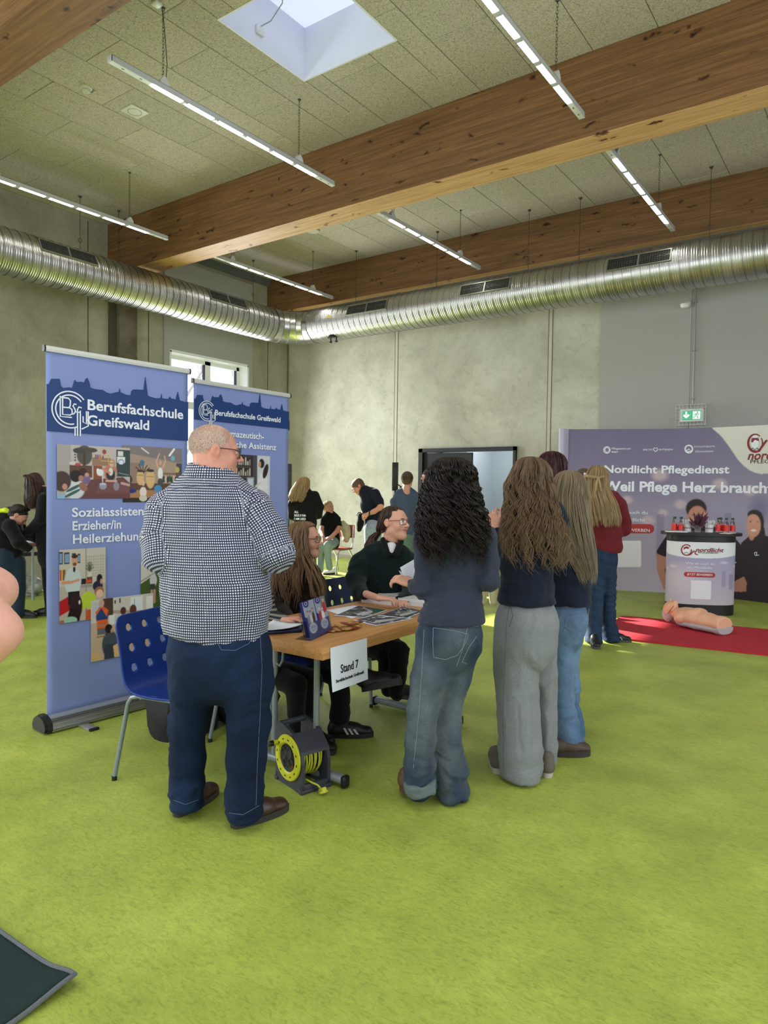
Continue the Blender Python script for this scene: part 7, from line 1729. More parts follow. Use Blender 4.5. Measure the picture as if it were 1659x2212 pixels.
seamline(jeans, [(936, 1356), (980, 1362), (1012, 1370), (1004, 1392), (988, 1416), (962, 1425), (937, 1420), (935, 1390), (936, 1356)], M_st2, .0012, 'back_pocket'); seamline(jeans, [(1030, 1374), (1012, 1400), (998, 1430), (1008, 1434)], M_st2, .0012, 'back_pocket'); seamline(jeans, [(908, 1342), (950, 1350), (1000, 1356), (1040, 1352)], M_st2, .0012); seamline(jeans, [(916, 1360), (912, 1440), (905, 1540), (893, 1660)], M_st2, .0012); seamline(jeans, [(1010, 1356), (1000, 1400), (986, 1440)], M_st2, .0012)
# turned-up cuff and shoe sole of the raised heel
F = Field(.007); F.limb([px(906, 1688, 3.33, 33, 1.2), px(911, 1708, 3.33, 34, 1.2)], k=.02, cap=.012); F.cut((0, 0, .03), (0, 0, -1)); build('turned_up_cuff', F, mat('denim_inside', srgb(92, 104, 104), .9, bump=(400, .2, 2)), jeans, lambda co: folds(co, .012, (9, 9, 14), 44), 1)
M_tan = mat('tan_shoe', srgb(96, 70, 54), .7, vary=(60, .25, 3)); M_tsole = mat('brown_sole', srgb(84, 60, 48), .8, vary=(90, .35, 4))
shoe(cg, on(872, 1728, 2, 0)+Vector((0, 0, .035)), on(872, 1728, 2, 0)+Vector((-.1, .24, .0)), M_tan, M_tsole, .095, .08, .03); hl = on(968, 1716, 2, 0); shoe(cg, hl, hl+Vector((-.14, .23, 0)), M_tan, M_tsole, .09, .08, .03)
strands('hair', crown(hm, 1.22, 4)+[px(974, 1040, 3.36, 52, 1.0), px(974, 1078, 3.35, 61, 1.0), px(976, 1120, 3.33, 70, .8), px(978, 1160, 3.32, 74, .66), px(982, 1200, 3.31, 66, .62), px(985, 1238, 3.30, 56, .6)], cg, cap=hm, n=1100, seed=2, wave=(.009, 2), curl=(.0125, 9), cols=((10, 7, 7), (30, 19, 17), (40, 26, 22)), r=.0030, gap=(105, 50), lock=5, seg=84, rho=(.70, 1.08), fray=.03, length=(.52, 1.0))
# sheets in her hand
pp_ = thing('paper_sheet', P(885, 1240, 3.46), 'white printed sheets held by the curly haired woman', 'paper', None)
for k, (x0, y0, x1, y1, x2, y2, x3, y3) in enumerate(((864, 1226, 895, 1208, 900, 1250, 876, 1256), (861, 1232, 872, 1238, 884, 1258, 873, 1256))):
    D_ = 3.50-.01*k; vs = [P(x0, y0, D_), P(x1, y1, D_+.03), P(x2, y2, D_+.02), P(x3, y3, D_)]; vs += [v+Vector(FH)*.0012 for v in vs]
    o = link('sheet', mesh(vs, [(0, 1, 2, 3), (7, 6, 5, 4), (0, 4, 5, 1), (1, 5, 6, 2), (2, 6, 7, 3), (3, 7, 4, 0)]), M_paper, pp_)
    mb = MB()
    for i in range(6):
        t_ = .22+i*.12; a_, b_ = vs[0].lerp(vs[3], t_).lerp(vs[1].lerp(vs[2], t_), .15), vs[0].lerp(vs[3], t_).lerp(vs[1].lerp(vs[2], t_), .85); mb.tube([a_-Vector(FH)*.0006, b_-Vector(FH)*.0006], .0005, 4)
    mb.obj('printed_lines', mat('print_grey', srgb(160, 150, 156), .5), o)
# ------------------------------------------------------------------ wavy haired woman in grey joggers
def make(loc, label, torso, arms, hips, legs, top, bottom, head=None, hands=(), hemcut=None, skin=(204, 150, 128), vox=.009, topdisp=None, botdisp=None, top_name='jumper', bottom_name='trousers', color=None, tcolor=None, fine=False, group=None, hemfloor=.02, body_vox=.014):
    o = person(loc, label, group); parts_ = full_body([torso, *arms, hips, *legs], head, hands, body_vox)
    b_ = joined('body', parts_, M_skin, o, skin_color(head[0] if head else Matrix.Identity(4), skin, (176, 100, 94)))
    F = Field(vox); F.limb(torso, k=.03, cap=.01)
    for a_ in arms: F.limb(a_, k=.025, cap=.01)
    if hemcut is not None: F.cut(hemcut, (0, 0, -1))
    T_ = build(top_name, F, top, o, topdisp, 2, color=tcolor)
    F = Field(vox); F.limb(hips, k=.02, cap=.015)
    for l_ in legs: F.limb(l_, k=.011, cap=.01)
    F.cut((0, 0, hemfloor), (0, 0, -1)); B_2 = build(bottom_name, F, bottom, o, botdisp, 2, color=color)
    return o, b_, T_, B_2
M_navyk = cloth('navy_knit', (22, 28, 44), .9); M_navy2 = cloth('navy_sweat', (24, 30, 48), .9)
M_jog = cloth('grey_jersey', (128, 131, 134), .95, bump=(420, .35, 3), vary=(160, .16, 4))
D5 = 3.68
hm = hframe(P(1146, 1040, 3.70), facing(118), -.12)
hw = P(1072, 1140, 3.86)
T5 = [px(1168, 1085, D5, 28, .9), px(1168, 1108, D5, 50, .62), px(1160, 1145, D5, 54, .66), px(1148, 1190, D5, 52, .70), px(1140, 1240, D5, 50, .74), px(1136, 1275, D5, 56, .78), px(1136, 1312, D5, 64, .95), px(1136, 1328, D5, 64, .95)]
A5 = [[px(1140, 1096, D5, 18), px(1132, 1120, D5-.02, 21, 1.1), px(1118, 1180, D5-.04, 20), px(1100, 1222, D5-.02, 20), px(1084, 1185, D5+.08, 14), px(1075, 1150, 3.84, 11)], [px(1196, 1096, D5, 18), px(1206, 1125, D5, 19, 1.1), px(1204, 1200, D5+.05, 17), px(1160, 1200, 3.95, 13), px(1100, 1150, 4.0, 10)]]
H5 = [px(1137, 1306, D5, 54, .82), px(1136, 1345, D5, 66, .95), px(1135, 1390, D5, 66, .95)]
L5 = [[px(1112, 1380, D5, 46, 1.1), px(1114, 1450, D5, 46, 1.1), px(1120, 1540, D5-.02, 43, 1.15), px(1124, 1620, D5-.02, 44, 1.2), px(1126, 1684, D5-.02, 44, 1.2)], [px(1160, 1380, D5+.06, 42, 1.0), px(1168, 1450, D5+.10, 34, 1.1), px(1174, 1540, D5+.14, 25, 1.4), px(1178, 1610, D5+.15, 22, 1.5), px(1180, 1652, D5+.15, 20, 1.5)]]
wv, _, wt, wj = make(on(1130, 1690, 2, 0), 'woman with long wavy light brown hair, navy jumper and wide grey joggers', T5, A5, H5, L5, M_navyk, M_jog, (hm, (0, 0, 0), False), [(hw, P(1062, 1112, 3.9)-hw, (-.3, -.5, .6), dict(curl=.7, right=False, s=.95), P(1080, 1165, 3.82)), (P(1100, 1142, 4.0), P(1078, 1118, 3.95)-P(1100, 1142, 4.0), (.1, -.3, .8), dict(curl=.8, right=True, s=.95), P(1120, 1160, 4.0))], P(1136, 1302, D5),
    topdisp=lambda co: folds(co, .006, (6, 6, 17), 51)*np.exp(-((co[:, 2]-1.02)/.14)**2)*1.5+folds(co, .005, (8, 8, 12), 52, ('Y', .6)), botdisp=lambda co: folds(co, .012, (13, 13, 2.6), 53, None, .15)+folds(co, .006, (4, 4, 14), 54)*np.clip((.3-co[:, 2])/.2, 0, 1), bottom_name='joggers')
seamline(wj, [(1102, 1306), (1098, 1320), (1094, 1350), (1090, 1440), (1086, 1560), (1088, 1660)], cloth('jog_seam', (92, 95, 100)), .0013); seamline(wj, [(1102, 1306), (1108, 1330), (1100, 1354)], cloth('jog_seam', (92, 95, 100)), .0016, 'side_pocket')
M_gs_ = mat('grey_suede', srgb(96, 90, 80), .9); M_ws_ = mat('pale_sole', srgb(178, 172, 160), .7)
hl = on(1072, 1662, 2, 0); shoe(wv, hl+Vector((.04, -.06, 0)), hl+Vector((-.10, .19, 0)), M_gs_, M_ws_, .095, .085, .032); hl = on(1183, 1682, 2, 0); shoe(wv, hl, hl+Vector((-.12, .22, 0)), M_gs_, M_ws_, .095, .095, .03)
BR1, BR2, BR3 = (50, 37, 28), (122, 95, 68), (146, 118, 86)
strands('hair', crown(hm, 1.10, 4)+[px(1143, 1044, 3.70, 50, 1.0), px(1146, 1085, 3.69, 54, 1.0), px(1150, 1130, 3.66, 64, .8), px(1154, 1170, 3.64, 70, .66), px(1160, 1205, 3.62, 66, .6), px(1172, 1238, 3.60, 50, .6)], wv, cap=hm, n=1300, seed=6, wave=(.0105, 7), cols=(BR1, BR2, BR3), r=.0021, gap=(112, 48), lock=7, seg=54, rho=(.76, 1.06), fray=.06, length=(.60, 1.0))
o = thing('pen', P(1076, 1118, 3.93), 'dark pen in the hand of the wavy haired woman', 'pen'); MB().tube([P(1066, 1124, 3.92), P(1092, 1114, 3.94)], .0055, 8).obj('barrel', M_blk, o)
o = thing('paper_sheet', P(1064, 1132, 3.95), 'folded white sheets the wavy haired woman writes on', 'paper')
vs = [P(1046, 1118, 3.98), P(1066, 1122, 3.96), P(1076, 1200, 3.94), P(1062, 1196, 3.96)]; vs += [v+Vector(FH)*.003 for v in vs]
link('sheet', mesh(vs, [(0, 1, 2, 3), (7, 6, 5, 4), (0, 4, 5, 1), (1, 5, 6, 2), (2, 6, 7, 3), (3, 7, 4, 0)]), M_paper, o)

# ------------------------------------------------------------------ straight haired woman in light jeans
D6 = 4.10
hm = hframe(P(1228, 1064, D6), facing(105), -.08)
T6 = [px(1228, 1104, D6, 26, .9), px(1230, 1125, D6, 42, .7), px(1230, 1165, D6, 46, .75), px(1228, 1215, D6, 46, .78), px(1226, 1262, D6, 46, .8), px(1226, 1300, D6, 47, .9), px(1226, 1328, D6, 48, .95)]
A6 = [[px(1252, 1120, D6, 15), px(1256, 1160, D6-.02, 19, 1.1), px(1250, 1225, D6-.03, 21, 1.1), px(1225, 1250, D6+.12, 15), px(1195, 1240, D6+.22, 11)], [px(1204, 1120, D6, 15), px(1196, 1165, D6+.02, 17), px(1190, 1225, D6+.05, 16), px(1178, 1240, D6+.2, 11)]]
H6 = [px(1226, 1316, D6, 38, .80), px(1224, 1340, D6, 44, .95), px(1218, 1372, D6, 42, .95)]
L6 = [[px(1212, 1365, D6, 30, 1.2), px(1208, 1440, D6-.02, 28, 1.2), px(1210, 1510, D6-.02, 28, 1.2), px(1218, 1565, D6-.03, 30, 1.2), px(1229, 1618, D6-.03, 36, 1.2)], [px(1226, 1365, D6+.06, 30, 1.2), px(1222, 1440, D6+.08, 26, 1.2), px(1232, 1510, D6+.1, 22, 1.2), px(1236, 1560, D6+.12, 22, 1.2), px(1238, 1598, D6+.14, 24, 1.1)]]
sh_, _, st, sj = make(on(1225, 1620, 2, 0), 'woman with long straight blonde hair, navy sweatshirt and light blue jeans', T6, A6, H6, L6, M_navy2, M_denim, (hm, (0, 0, 0), False), (), P(1226, 1306, D6), bottom_name='light_jeans', color=wash((74, 100, 134), (118, 140, 164), 0, 8),
    topdisp=lambda co: folds(co, .007, (6, 6, 12), 61)+folds(co, .006, (6, 6, 18), 62)*np.exp(-((co[:, 2]-1.0)/.1)**2), hemfloor=.035, botdisp=lambda co: folds(co, .012, (5, 5, 14), 63)*np.clip((.55-co[:, 2])/.3, 0, 1)+folds(co, .006, (7, 7, 13), 64, ('Y', -.7)))
seamline(sj, [(1226, 1324), (1258, 1320), (1254, 1346), (1236, 1364), (1220, 1352), (1226, 1324)], M_st2, .0012, 'back_pocket'); seamline(sj, [(1192, 1310), (1230, 1314), (1262, 1310)], M_st2, .0012)
M_br2 = mat('brown_boot', srgb(72, 58, 46), .6); hl = on(1190, 1632, 2, 0); shoe(sh_, hl, hl+(on(1266, 1630, 2, 0)-hl).normalized()*.23, M_br2, M_bsole, .10, .06, .036); hl = on(1236, 1598, 2, 0); shoe(sh_, hl, hl+Vector((-.08, .22, 0)), M_br2, M_bsole, .10, .07, .035)
strands('hair', crown(hm, 1.08, 4)+[px(1226, 1070, D6, 38, 1.05), px(1228, 1108, D6-.01, 43, 1.0), px(1236, 1150, D6-.04, 42, .85), px(1250, 1195, D6-.08, 36, .6), px(1266, 1235, D6-.1, 22, .5), px(1272, 1268, D6-.12, 12, .5)], sh_, cap=hm, n=900, seed=9, wave=(.0035, 2), cols=((88, 72, 56), (150, 132, 106), (164, 146, 118)), r=.0018, gap=(105, 48), lock=5, seg=26, rho=(.80, 1.03), fray=.03, length=(.7, 1.0))

# head with dark red hair behind them
D7 = 4.55
hm = hframe(P(1190, 1018, D7), facing(100), 0)
T7 = [px(1196, 1075, D7, 24), px(1198, 1100, D7, 44, .6), px(1198, 1200, D7, 40, .6), px(1198, 1300, D7, 40, .7), px(1198, 1370, D7, 42, .7)]
rd_, _, _, _ = make(on(1198, 1560, 2, 0), 'person with dark red hair, hidden behind the two navy jumpers except the head', T7, [[px(1160, 1105, D7, 14), px(1158, 1200, D7, 13), px(1150, 1230, D7+.2, 10)], [px(1236, 1105, D7, 14), px(1238, 1200, D7, 13), px(1225, 1230, D7+.2, 10)]], [px(1198, 1290, D7, 40, .8), px(1198, 1330, D7, 42, .8), px(1198, 1350, D7, 40, .8)], [[px(1182, 1345, D7, 22), px(1182, 1450, D7, 18), px(1182, 1570, D7, 14)], [px(1216, 1345, D7, 22), px(1216, 1450, D7, 18), px(1216, 1570, D7, 14)]], cloth('wine_top', (52, 40, 46)), cloth('dark_trousers', (28, 30, 38)), (hm, (0, 0, 0), False), (), None, vox=.012)
for a_ in (1182, 1216): q_ = on(a_, 1572, 2, 0); shoe(rd_, q_, q_+Vector((-.12, .2, 0)), M_blk, M_bsole, .09, .08, .025)
strands('hair', crown(hm, 1.10, 4)+[px(1191, 1022, D7, 33, 1.1), px(1194, 1060, D7, 36, .9), px(1196, 1100, D7, 38, .7)], rd_, cap=hm, n=420, seed=12, wave=(.003, 2), cols=((44, 22, 26), (78, 38, 44)), r=.002, gap=(100, 48), lock=5, seg=18)

# ------------------------------------------------------------------ woman in the wine red jacket and the man facing her
D8 = 6.95
hm = hframe(P(1289, 1034, D8), facing(110), -.05)
T8 = [px(1298, 1062, D8, 17, .9), px(1304, 1078, D8, 30, .65), px(1308, 1110, D8, 31, .7), px(1312, 1150, D8, 30, .75), px(1312, 1180, D8, 30, .8), px(1311, 1205, D8, 29, .8)]
A8 = [[px(1326, 1072, D8, 11), px(1338, 1092, D8, 14, 1.1), px(1351, 1128, D8, 12.5), px(1350, 1146, D8, 12), px(1335, 1150, D8+.2, 9), px(1318, 1146, D8+.3, 7)], [px(1286, 1075, D8, 11), px(1282, 1100, D8, 12), px(1284, 1140, D8, 11), px(1296, 1145, D8+.3, 8)]]
H8 = [px(1306, 1190, D8, 26, .9), px(1305, 1215, D8, 27, .95), px(1304, 1232, D8, 25, .95)]
L8 = [[px(1296, 1228, D8, 17, 1.1), px(1290, 1280, D8, 14, 1.1), px(1286, 1335, D8, 14.5, 1.1), px(1282, 1372, D8-.02, 17, 1.2), px(1282, 1391, D8-.03, 19, 1.2)], [px(1314, 1228, D8, 17, 1.1), px(1316, 1280, D8+.03, 14, 1.1), px(1315, 1335, D8+.05, 14, 1.1), px(1317, 1365, D8+.05, 17, 1.2), px(1320, 1382, D8+.06, 19, 1.2)]]
M_red = cloth('wine_jacket', (98, 26, 34), .8)
rw_, _, _, _ = make(on(1303, 1388, 2, 0), 'woman in a wine red jacket with half tied blonde hair and flared dark jeans', T8, A8, H8, L8, M_red, M_denim, (hm, (0, 0, 0), False), (), P(1312, 1193, D8), vox=.011, bottom_name='flared_jeans', top_name='jacket', color=wash((20, 32, 56), (44, 62, 88), 0), topdisp=lambda co: folds(co, .009, (6, 6, 12), 71), botdisp=lambda co: folds(co, .010, (5, 5, 14), 72), hemfloor=.012)
q_ = on(1306, 1384, 2, 0); shoe(rw_, q_+Vector((0, 0, 0)), q_+Vector((.24, .10, 0)), M_blk, mat('grey_sole', srgb(70, 70, 70), .7), .09, .085, .025, stripes=mat('stripe_pale', srgb(150, 170, 176), .6)); q_ = on(1282, 1392, 2, 0); shoe(rw_, q_, q_+Vector((.1, -.2, 0)), M_blk, mat('grey_sole', srgb(70, 70, 70), .7), .09, .08, .025)
strands('hair', crown(hm, 1.16, 4)+[px(1289, 1034, D8, 24.5, 1.1), px(1291, 1060, D8-.02, 27, .95), px(1300, 1090, D8-.06, 34, .7), px(1306, 1118, D8-.08, 36, .6), px(1308, 1142, D8-.09, 31, .55)], rw_, cap=hm, n=800, seed=14, wave=(.004, 2), cols=((98, 72, 48), (176, 146, 104), (198, 172, 130)), r=.0026, gap=(110, 46), lock=5, seg=24, rho=(.8, 1.03), length=(.8, 1.0))
mb = MB()
for sx in (-1, 1): mb.tube([P(1289+sx*24, 1026, D8+.0), P(1289+sx*17, 1029, D8-.10), P(1292, 1032, D8-.155), P(1292+sx*3, 1042, D8-.16), P(1293+sx*6, 1062, D8-.165)], [.012, .016, .015, .012, .006], 6)
mb.obj('tied_strands', mat('hair_blonde_tie', srgb(160, 130, 92), .5, bump=(300, .5, 2, (1, 1, .1))), rw_)
D9 = 7.9
hm = hframe(P(1262, 1036, D9), facing(-70), .0)
T9 = [px(1266, 1066, D9, 18), px(1270, 1082, D9, 34, .6), px(1272, 1130, D9, 33, .65), px(1272, 1180, D9, 31, .7), px(1272, 1225, D9, 30, .7)]
t = NT('striped_knit'); tc = t.n('TexCoord').outputs['Object']; sp_ = t.n('SeparateXYZ', {0: tc}); f_ = t.math('GREATER_THAN', t.math('FRACT', t.math('MULTIPLY', sp_.outputs[2], 1/.022)), .55)
t.out(t.mix(f_, srgb(24, 24, 26), srgb(118, 116, 108))); t.b.inputs['Roughness'].default_value = .9; M_strp = t.m
mn, bdy, _, _ = make(Vector(P(1272, 1300, D9)), 'man with glasses pushed up, mostly hidden behind the woman in the wine red jacket', T9, [[px(1244, 1086, D9, 13), px(1244, 1130, D9, 12), px(1250, 1160, D9-.25, 9)], [px(1298, 1086, D9, 13), px(1300, 1130, D9, 12), px(1290, 1160, D9-.25, 9)]], [px(1272, 1212, D9, 29, .8), px(1272, 1240, D9, 30, .8), px(1272, 1252, D9, 28, .8)], [[px(1260, 1248, D9, 15), px(1260, 1290, D9, 12), px(1260, 1346, D9, 9)], [px(1284, 1248, D9, 15), px(1284, 1290, D9, 12), px(1284, 1346, D9, 9)]], M_strp, cloth('blue_trousers', (46, 58, 82)), (hm, (0, 0, 0), False), (), None, vox=.013, skin=(196, 128, 112))
short_hair('hair', hm, mn, 1500, .02, ((70, 50, 40), (110, 84, 66)), r=.003, zmin=.0, yfront=.06); gm = hm@Matrix.Translation((0, -.03, .06)); eyes(hm, bdy); glasses(gm, mn, M_blk)
for a_ in (1260, 1284): q_ = on(a_, 1347, 2, 0); shoe(mn, q_, q_+Vector((.1, -.22, 0)), M_blk, M_bsole, .09, .08, .025)

# ------------------------------------------------------------------ the two seated women behind the table
Dw = 4.60; zt = TZ
hm = hframe(P(658, 1167, Dw), facing(-14), .0, .04, .97)
M_dkb = cloth('dark_brown_knit', (36, 30, 26), .95, bump=(200, .5, 3)); M_blkc = cloth('black_cotton', (15, 15, 17), .9)
Tw = [px(650, 1214, Dw, 17, .9), px(648, 1226, Dw, 30, .7), px(646, 1262, Dw, 40, .62), px(645, 1310, Dw, 40, .62), px(640, 1370, Dw, 40, .65), px(635, 1420, Dw, 42, .7)]
Aw = [[px(618, 1235, Dw, 16), px(608, 1262, Dw-.04, 18), px(606, 1315, Dw-.12, 16), px(625, 1338, Dw-.32, 13), px(650, 1345, Dw-.42, 10)], [px(676, 1236, Dw, 16), px(686, 1262, Dw+.03, 18), px(690, 1312, Dw-.05, 16), px(676, 1334, Dw-.28, 13), px(660, 1344, Dw-.40, 10)]]
Hw = [px(635, 1400, Dw, 46, .8), px(640, 1425, Dw-.05, 46, .8), px(650, 1425, Dw-.1, 44, .6)]
Lw = [[px(650, 1420, Dw-.1, 28), px(690, 1440, Dw-.33, 24), px(732, 1462, Dw-.42, 22), px(735, 1515, Dw-.44, 21, 1.1), px(734, 1548, Dw-.45, 22, 1.1)], [px(640, 1420, Dw, 28), px(690, 1425, Dw-.3, 24), px(740, 1430, Dw-.5, 21), px(765, 1458, Dw-.45, 16), px(792, 1478, Dw-.42, 13)]]
w1, b1, _, _ = make(Vector((-3.1, 3.15, 0)), 'seated woman with long light brown hair and glasses in a dark brown jumper', Tw, Aw, Hw, Lw, M_dkb, M_blkc, (hm, (0, 0, 0), True), [(P(655, 1345, Dw-.42), RH*.6-FH*.5+np.array([0, 0, -.2]), (0, 0, 1), dict(curl=.5, right=True, s=.9))], None, skin=(206, 156, 136), topdisp=lambda co: folds(co, .007, (7, 7, 13), 81), botdisp=lambda co: folds(co, .008, (6, 6, 13), 82), hemfloor=.03)
eyes(hm, b1); brows(hm, b1, M_brow); glasses(hm, w1, mat('dark_glasses', srgb(40, 30, 30), .3), .060, .021)
F = Field(.006); F.limb([px(655, 1206, Dw, 15), px(651, 1216, Dw, 18)], k=.01, cap=.008); F.ball(P(654, 1198, Dw), (.05, .05, .022), .01, sub=True); build('rolled_collar', F, M_dkb, w1, None, 1)
LB = ((76, 54, 40), (140, 108, 78), (160, 126, 94))
strands('hair', crown(hm, 1.06, 4)+[px(650, 1172, Dw, 31, 1.1), px(643, 1200, Dw, 34, 1.2), px(640, 1235, Dw-.03, 50, .9), px(640, 1275, Dw-.05, 56, .75), px(642, 1320, Dw-.06, 50, .65)], w1, n=700, seed=16, wave=(.009, 3), cols=LB, r=.0026, gap=(-18, 47), top=2.3, lock=6, seg=30, rho=(.78, 1.04), length=(.6, 1.0), fray=.05)
strands('hair', [px(657, 1140, Dw-.10, 3), px(657, 1162, Dw-.13, 7, 1.2), px(660, 1195, Dw-.13, 9, 1.4), px(674, 1228, Dw-.15, 13, 1.0), px(684, 1262, Dw-.17, 15, .8), px(690, 1300, Dw-.18, 12, .8)], w1, n=150, seed=17, wave=(.008, 2.5), cols=LB, r=.0026, lock=6, seg=26, base=False, length=(.7, 1))
shoe(w1, on(708, 1592, 2, 0), on(708, 1592, 2, 0)+(on(796, 1590, 2, 0)-on(708, 1592, 2, 0)).normalized()*.28, mat('black_sneaker', srgb(22, 22, 24), .5), mat('black_sole', srgb(30, 30, 30), .6), .095, .09, .028, stripes=mat('stripe_white', srgb(180, 180, 180), .6))
q_ = P(782, 1496, Dw-.48); shoe(w1, q_, q_+Vector(RH)*.24+Vector((0, 0, .05)), M_blk, mat('black_sole', srgb(30, 30, 30), .6), .10, .10, .035, roll=-.3)
D2 = 4.93
hm = hframe(P(852, 1131, D2), facing(-38), .06, -.05, .97)
T2 = [px(842, 1182, D2, 19, .9), px(832, 1200, D2, 42, .68), px(828, 1235, D2+.02, 50, .62), px(816, 1280, D2+.05, 50, .62), px(806, 1330, D2+.1, 46, .65), px(798, 1380, D2+.15, 46, .7)]
A2 = [[px(800, 1200, D2, 20), px(778, 1220, D2-.02, 23), px(768, 1252, D2-.08, 20), px(778, 1278, D2-.22, 16), px(788, 1284, D2-.3, 13)], [px(868, 1196, D2, 19), px(882, 1215, D2, 20), px(888, 1262, D2-.02, 17), px(880, 1290, D2-.2, 13), px(862, 1298, D2-.32, 10)]]
H2 = [px(795, 1370, D2+.12, 46, .8), px(800, 1388, D2+.05, 46, .8), px(812, 1392, D2-.05, 42, .6)]
L2 = [[px(815, 1390, D2-.1, 26), px(840, 1395, D2-.3, 23), px(862, 1408, D2-.42, 22), px(858, 1455, D2-.40, 19), px(856, 1500, D2-.36, 15)], [px(800, 1392, D2, 26), px(820, 1400, D2-.22, 23), px(838, 1415, D2-.34, 21), px(836, 1460, D2-.28, 17), px(838, 1492, D2-.24, 13)]]
M_grn = cloth('dark_green_fleece', (14, 30, 30), .9)
w2, b2, t2_, _ = make(Vector((-3.05, 4.2, 0)), 'seated woman with a brown ponytail and red glasses in a dark green jacket', T2, A2, H2, L2, M_grn, M_blkc, (hm, (0, 0, 0), True), [(P(818, 1292, D2-.5), RH*.8-FH*.2, (0, 0, 1), dict(curl=.4, right=True, s=.9), P(778, 1279, D2-.24)), (P(862, 1298, D2-.32), RH*.2-FH*.6, (0, 0, 1), dict(curl=.6, right=False, s=.9))], None, skin=(214, 162, 140), topdisp=lambda co: folds(co, .008, (6, 6, 12), 91, ('Y', .5)), botdisp=lambda co: folds(co, .008, (6, 6, 13), 92), hemfloor=.04, top_name='jacket')
eyes(hm, b2); brows(hm, b2, M_brow); glasses(hm, w2, mat('red_brown_glasses', srgb(110, 52, 44), .3), .062, .022)
F = Field(.005); vq = lambda x, y: P(x, y, D2-.115); F.seg(P(845, 1178, D2-.07), P(845, 1192, D2-.10), (.035, .03), (.022, .025), .01, cap=.02); build('white_undershirt', F, cloth('white_cotton', (214, 216, 220)), w2, None, 1)
F = Field(.006)
for a_, b_, c_ in (((828, 1168), (838, 1196), -.02), ((866, 1170), (856, 1196), .0)): F.seg(P(*a_, D2-.03+c_), P(*b_, D2-.11), (.022, .03), (.026, .022), .02)
F.limb([px(840, 1176, D2+.03, 22, .9), px(838, 1186, D2+.02, 28, .9)], k=.01, cap=.012); F.ball(P(848, 1166, D2-.03), (.058, .065, .03), .01, sub=True); build('stand_collar', F, cloth('collar_black', (14, 20, 22)), t2_, None, 1)
DB = ((48, 32, 28), (88, 62, 50), (100, 72, 58))
strands('hair', crown(hm, .985, 4)+[px(836, 1142, D2+.03, 22, 1.0), px(826, 1152, D2+.06, 10, 1.0)], w2, n=420, seed=18, wave=(.001, 1), cols=DB, r=.002, gap=(-40, 60), lock=6, seg=18, rho=(.96, 1.02), top=2.3)
strands('hair', [px(824, 1150, D2+.08, 3), px(818, 1150, D2+.1, 8), px(808, 1160, D2+.1, 12), px(801, 1176, D2+.08, 13), px(797, 1192, D2+.06, 10), px(800, 1204, D2+.04, 4)], w2, n=220, seed=19, wave=(.006, 2), cols=DB, r=.0024, lock=6, seg=20, rho=(.3, 1.05))
q_ = on(836, 1516, 2, .0)+Vector((0, 0, .045)); shoe(w2, q_, q_+(Vector(RH)*.8-Vector(FH)*.3).normalized()*.27, mat('dark_trainer', srgb(34, 34, 36), .6), mat('grey_sole', srgb(70, 70, 70), .7), .095, .09, .03)
# third seated visitor, hidden behind the man: striped sleeve, hand, legs
D3 = 4.15
T3 = [px(520, 1240, D3, 20), px(522, 1262, D3, 42, .6), px(528, 1310, D3, 44, .62), px(535, 1370, D3, 44, .65), px(545, 1440, D3, 44, .7)]
A3 = [[px(558, 1262, D3, 16), px(572, 1290, D3-.05, 17), px(585, 1330, D3-.12, 16), px(604, 1338, D3-.18, 12), px(618, 1338, D3-.22, 10)], [px(486, 1262, D3, 16), px(480, 1320, D3, 16), px(500, 1350, D3-.3, 11)]]
H3 = [px(545, 1425, D3, 48, .8), px(560, 1445, D3-.1, 46, .7), px(575, 1450, D3-.15, 42, .6)]
L3 = [[px(585, 1448, D3-.15, 28), px(630, 1460, D3-.2, 27), px(672, 1470, D3-.25, 25), px(664, 1530, D3-.2, 20), px(662, 1600, D3-.15, 15)], [px(560, 1450, D3-.1, 28), px(600, 1462, D3-.3, 26), px(640, 1480, D3-.4, 24), px(640, 1540, D3-.35, 19), px(640, 1600, D3-.3, 15)]]
hm = hframe(P(520, 1195, D3), facing(-30), 0, 0, .93)
p3, _, _, _ = make(Vector(on(560, 1600, 2, 0)), 'seated person in a dark striped jumper, hidden behind the man but for one sleeve', T3, A3, H3, L3, M_strp, M_blkc, (hm, (0, 0, 0), False), [(P(612, 1338, D3-.22), RH*.8-FH*.1+np.array([0, 0, .05]), (0, 0, 1), dict(curl=.5, right=False, s=.95))], None, vox=.011, top_name='striped_jumper', hemfloor=.03)
strands('hair', crown(hm, 1.05)+[px(520, 1230, D3, 34, 1.0)], p3, n=200, seed=21, cols=DB, r=.003, gap=(-30, 55), lock=5, seg=14)
q_ = on(655, 1622, 2, 0); shoe(p3, q_, q_+Vector((.18, .08, 0)), M_blk, M_bsole, .095, .09, .03)
q_ = on(640, 1625, 2, 0); shoe(p3, q_+Vector((-.1, .1, 0)), q_+Vector((.12, .2, 0)), M_blk, M_bsole, .095, .09, .03)
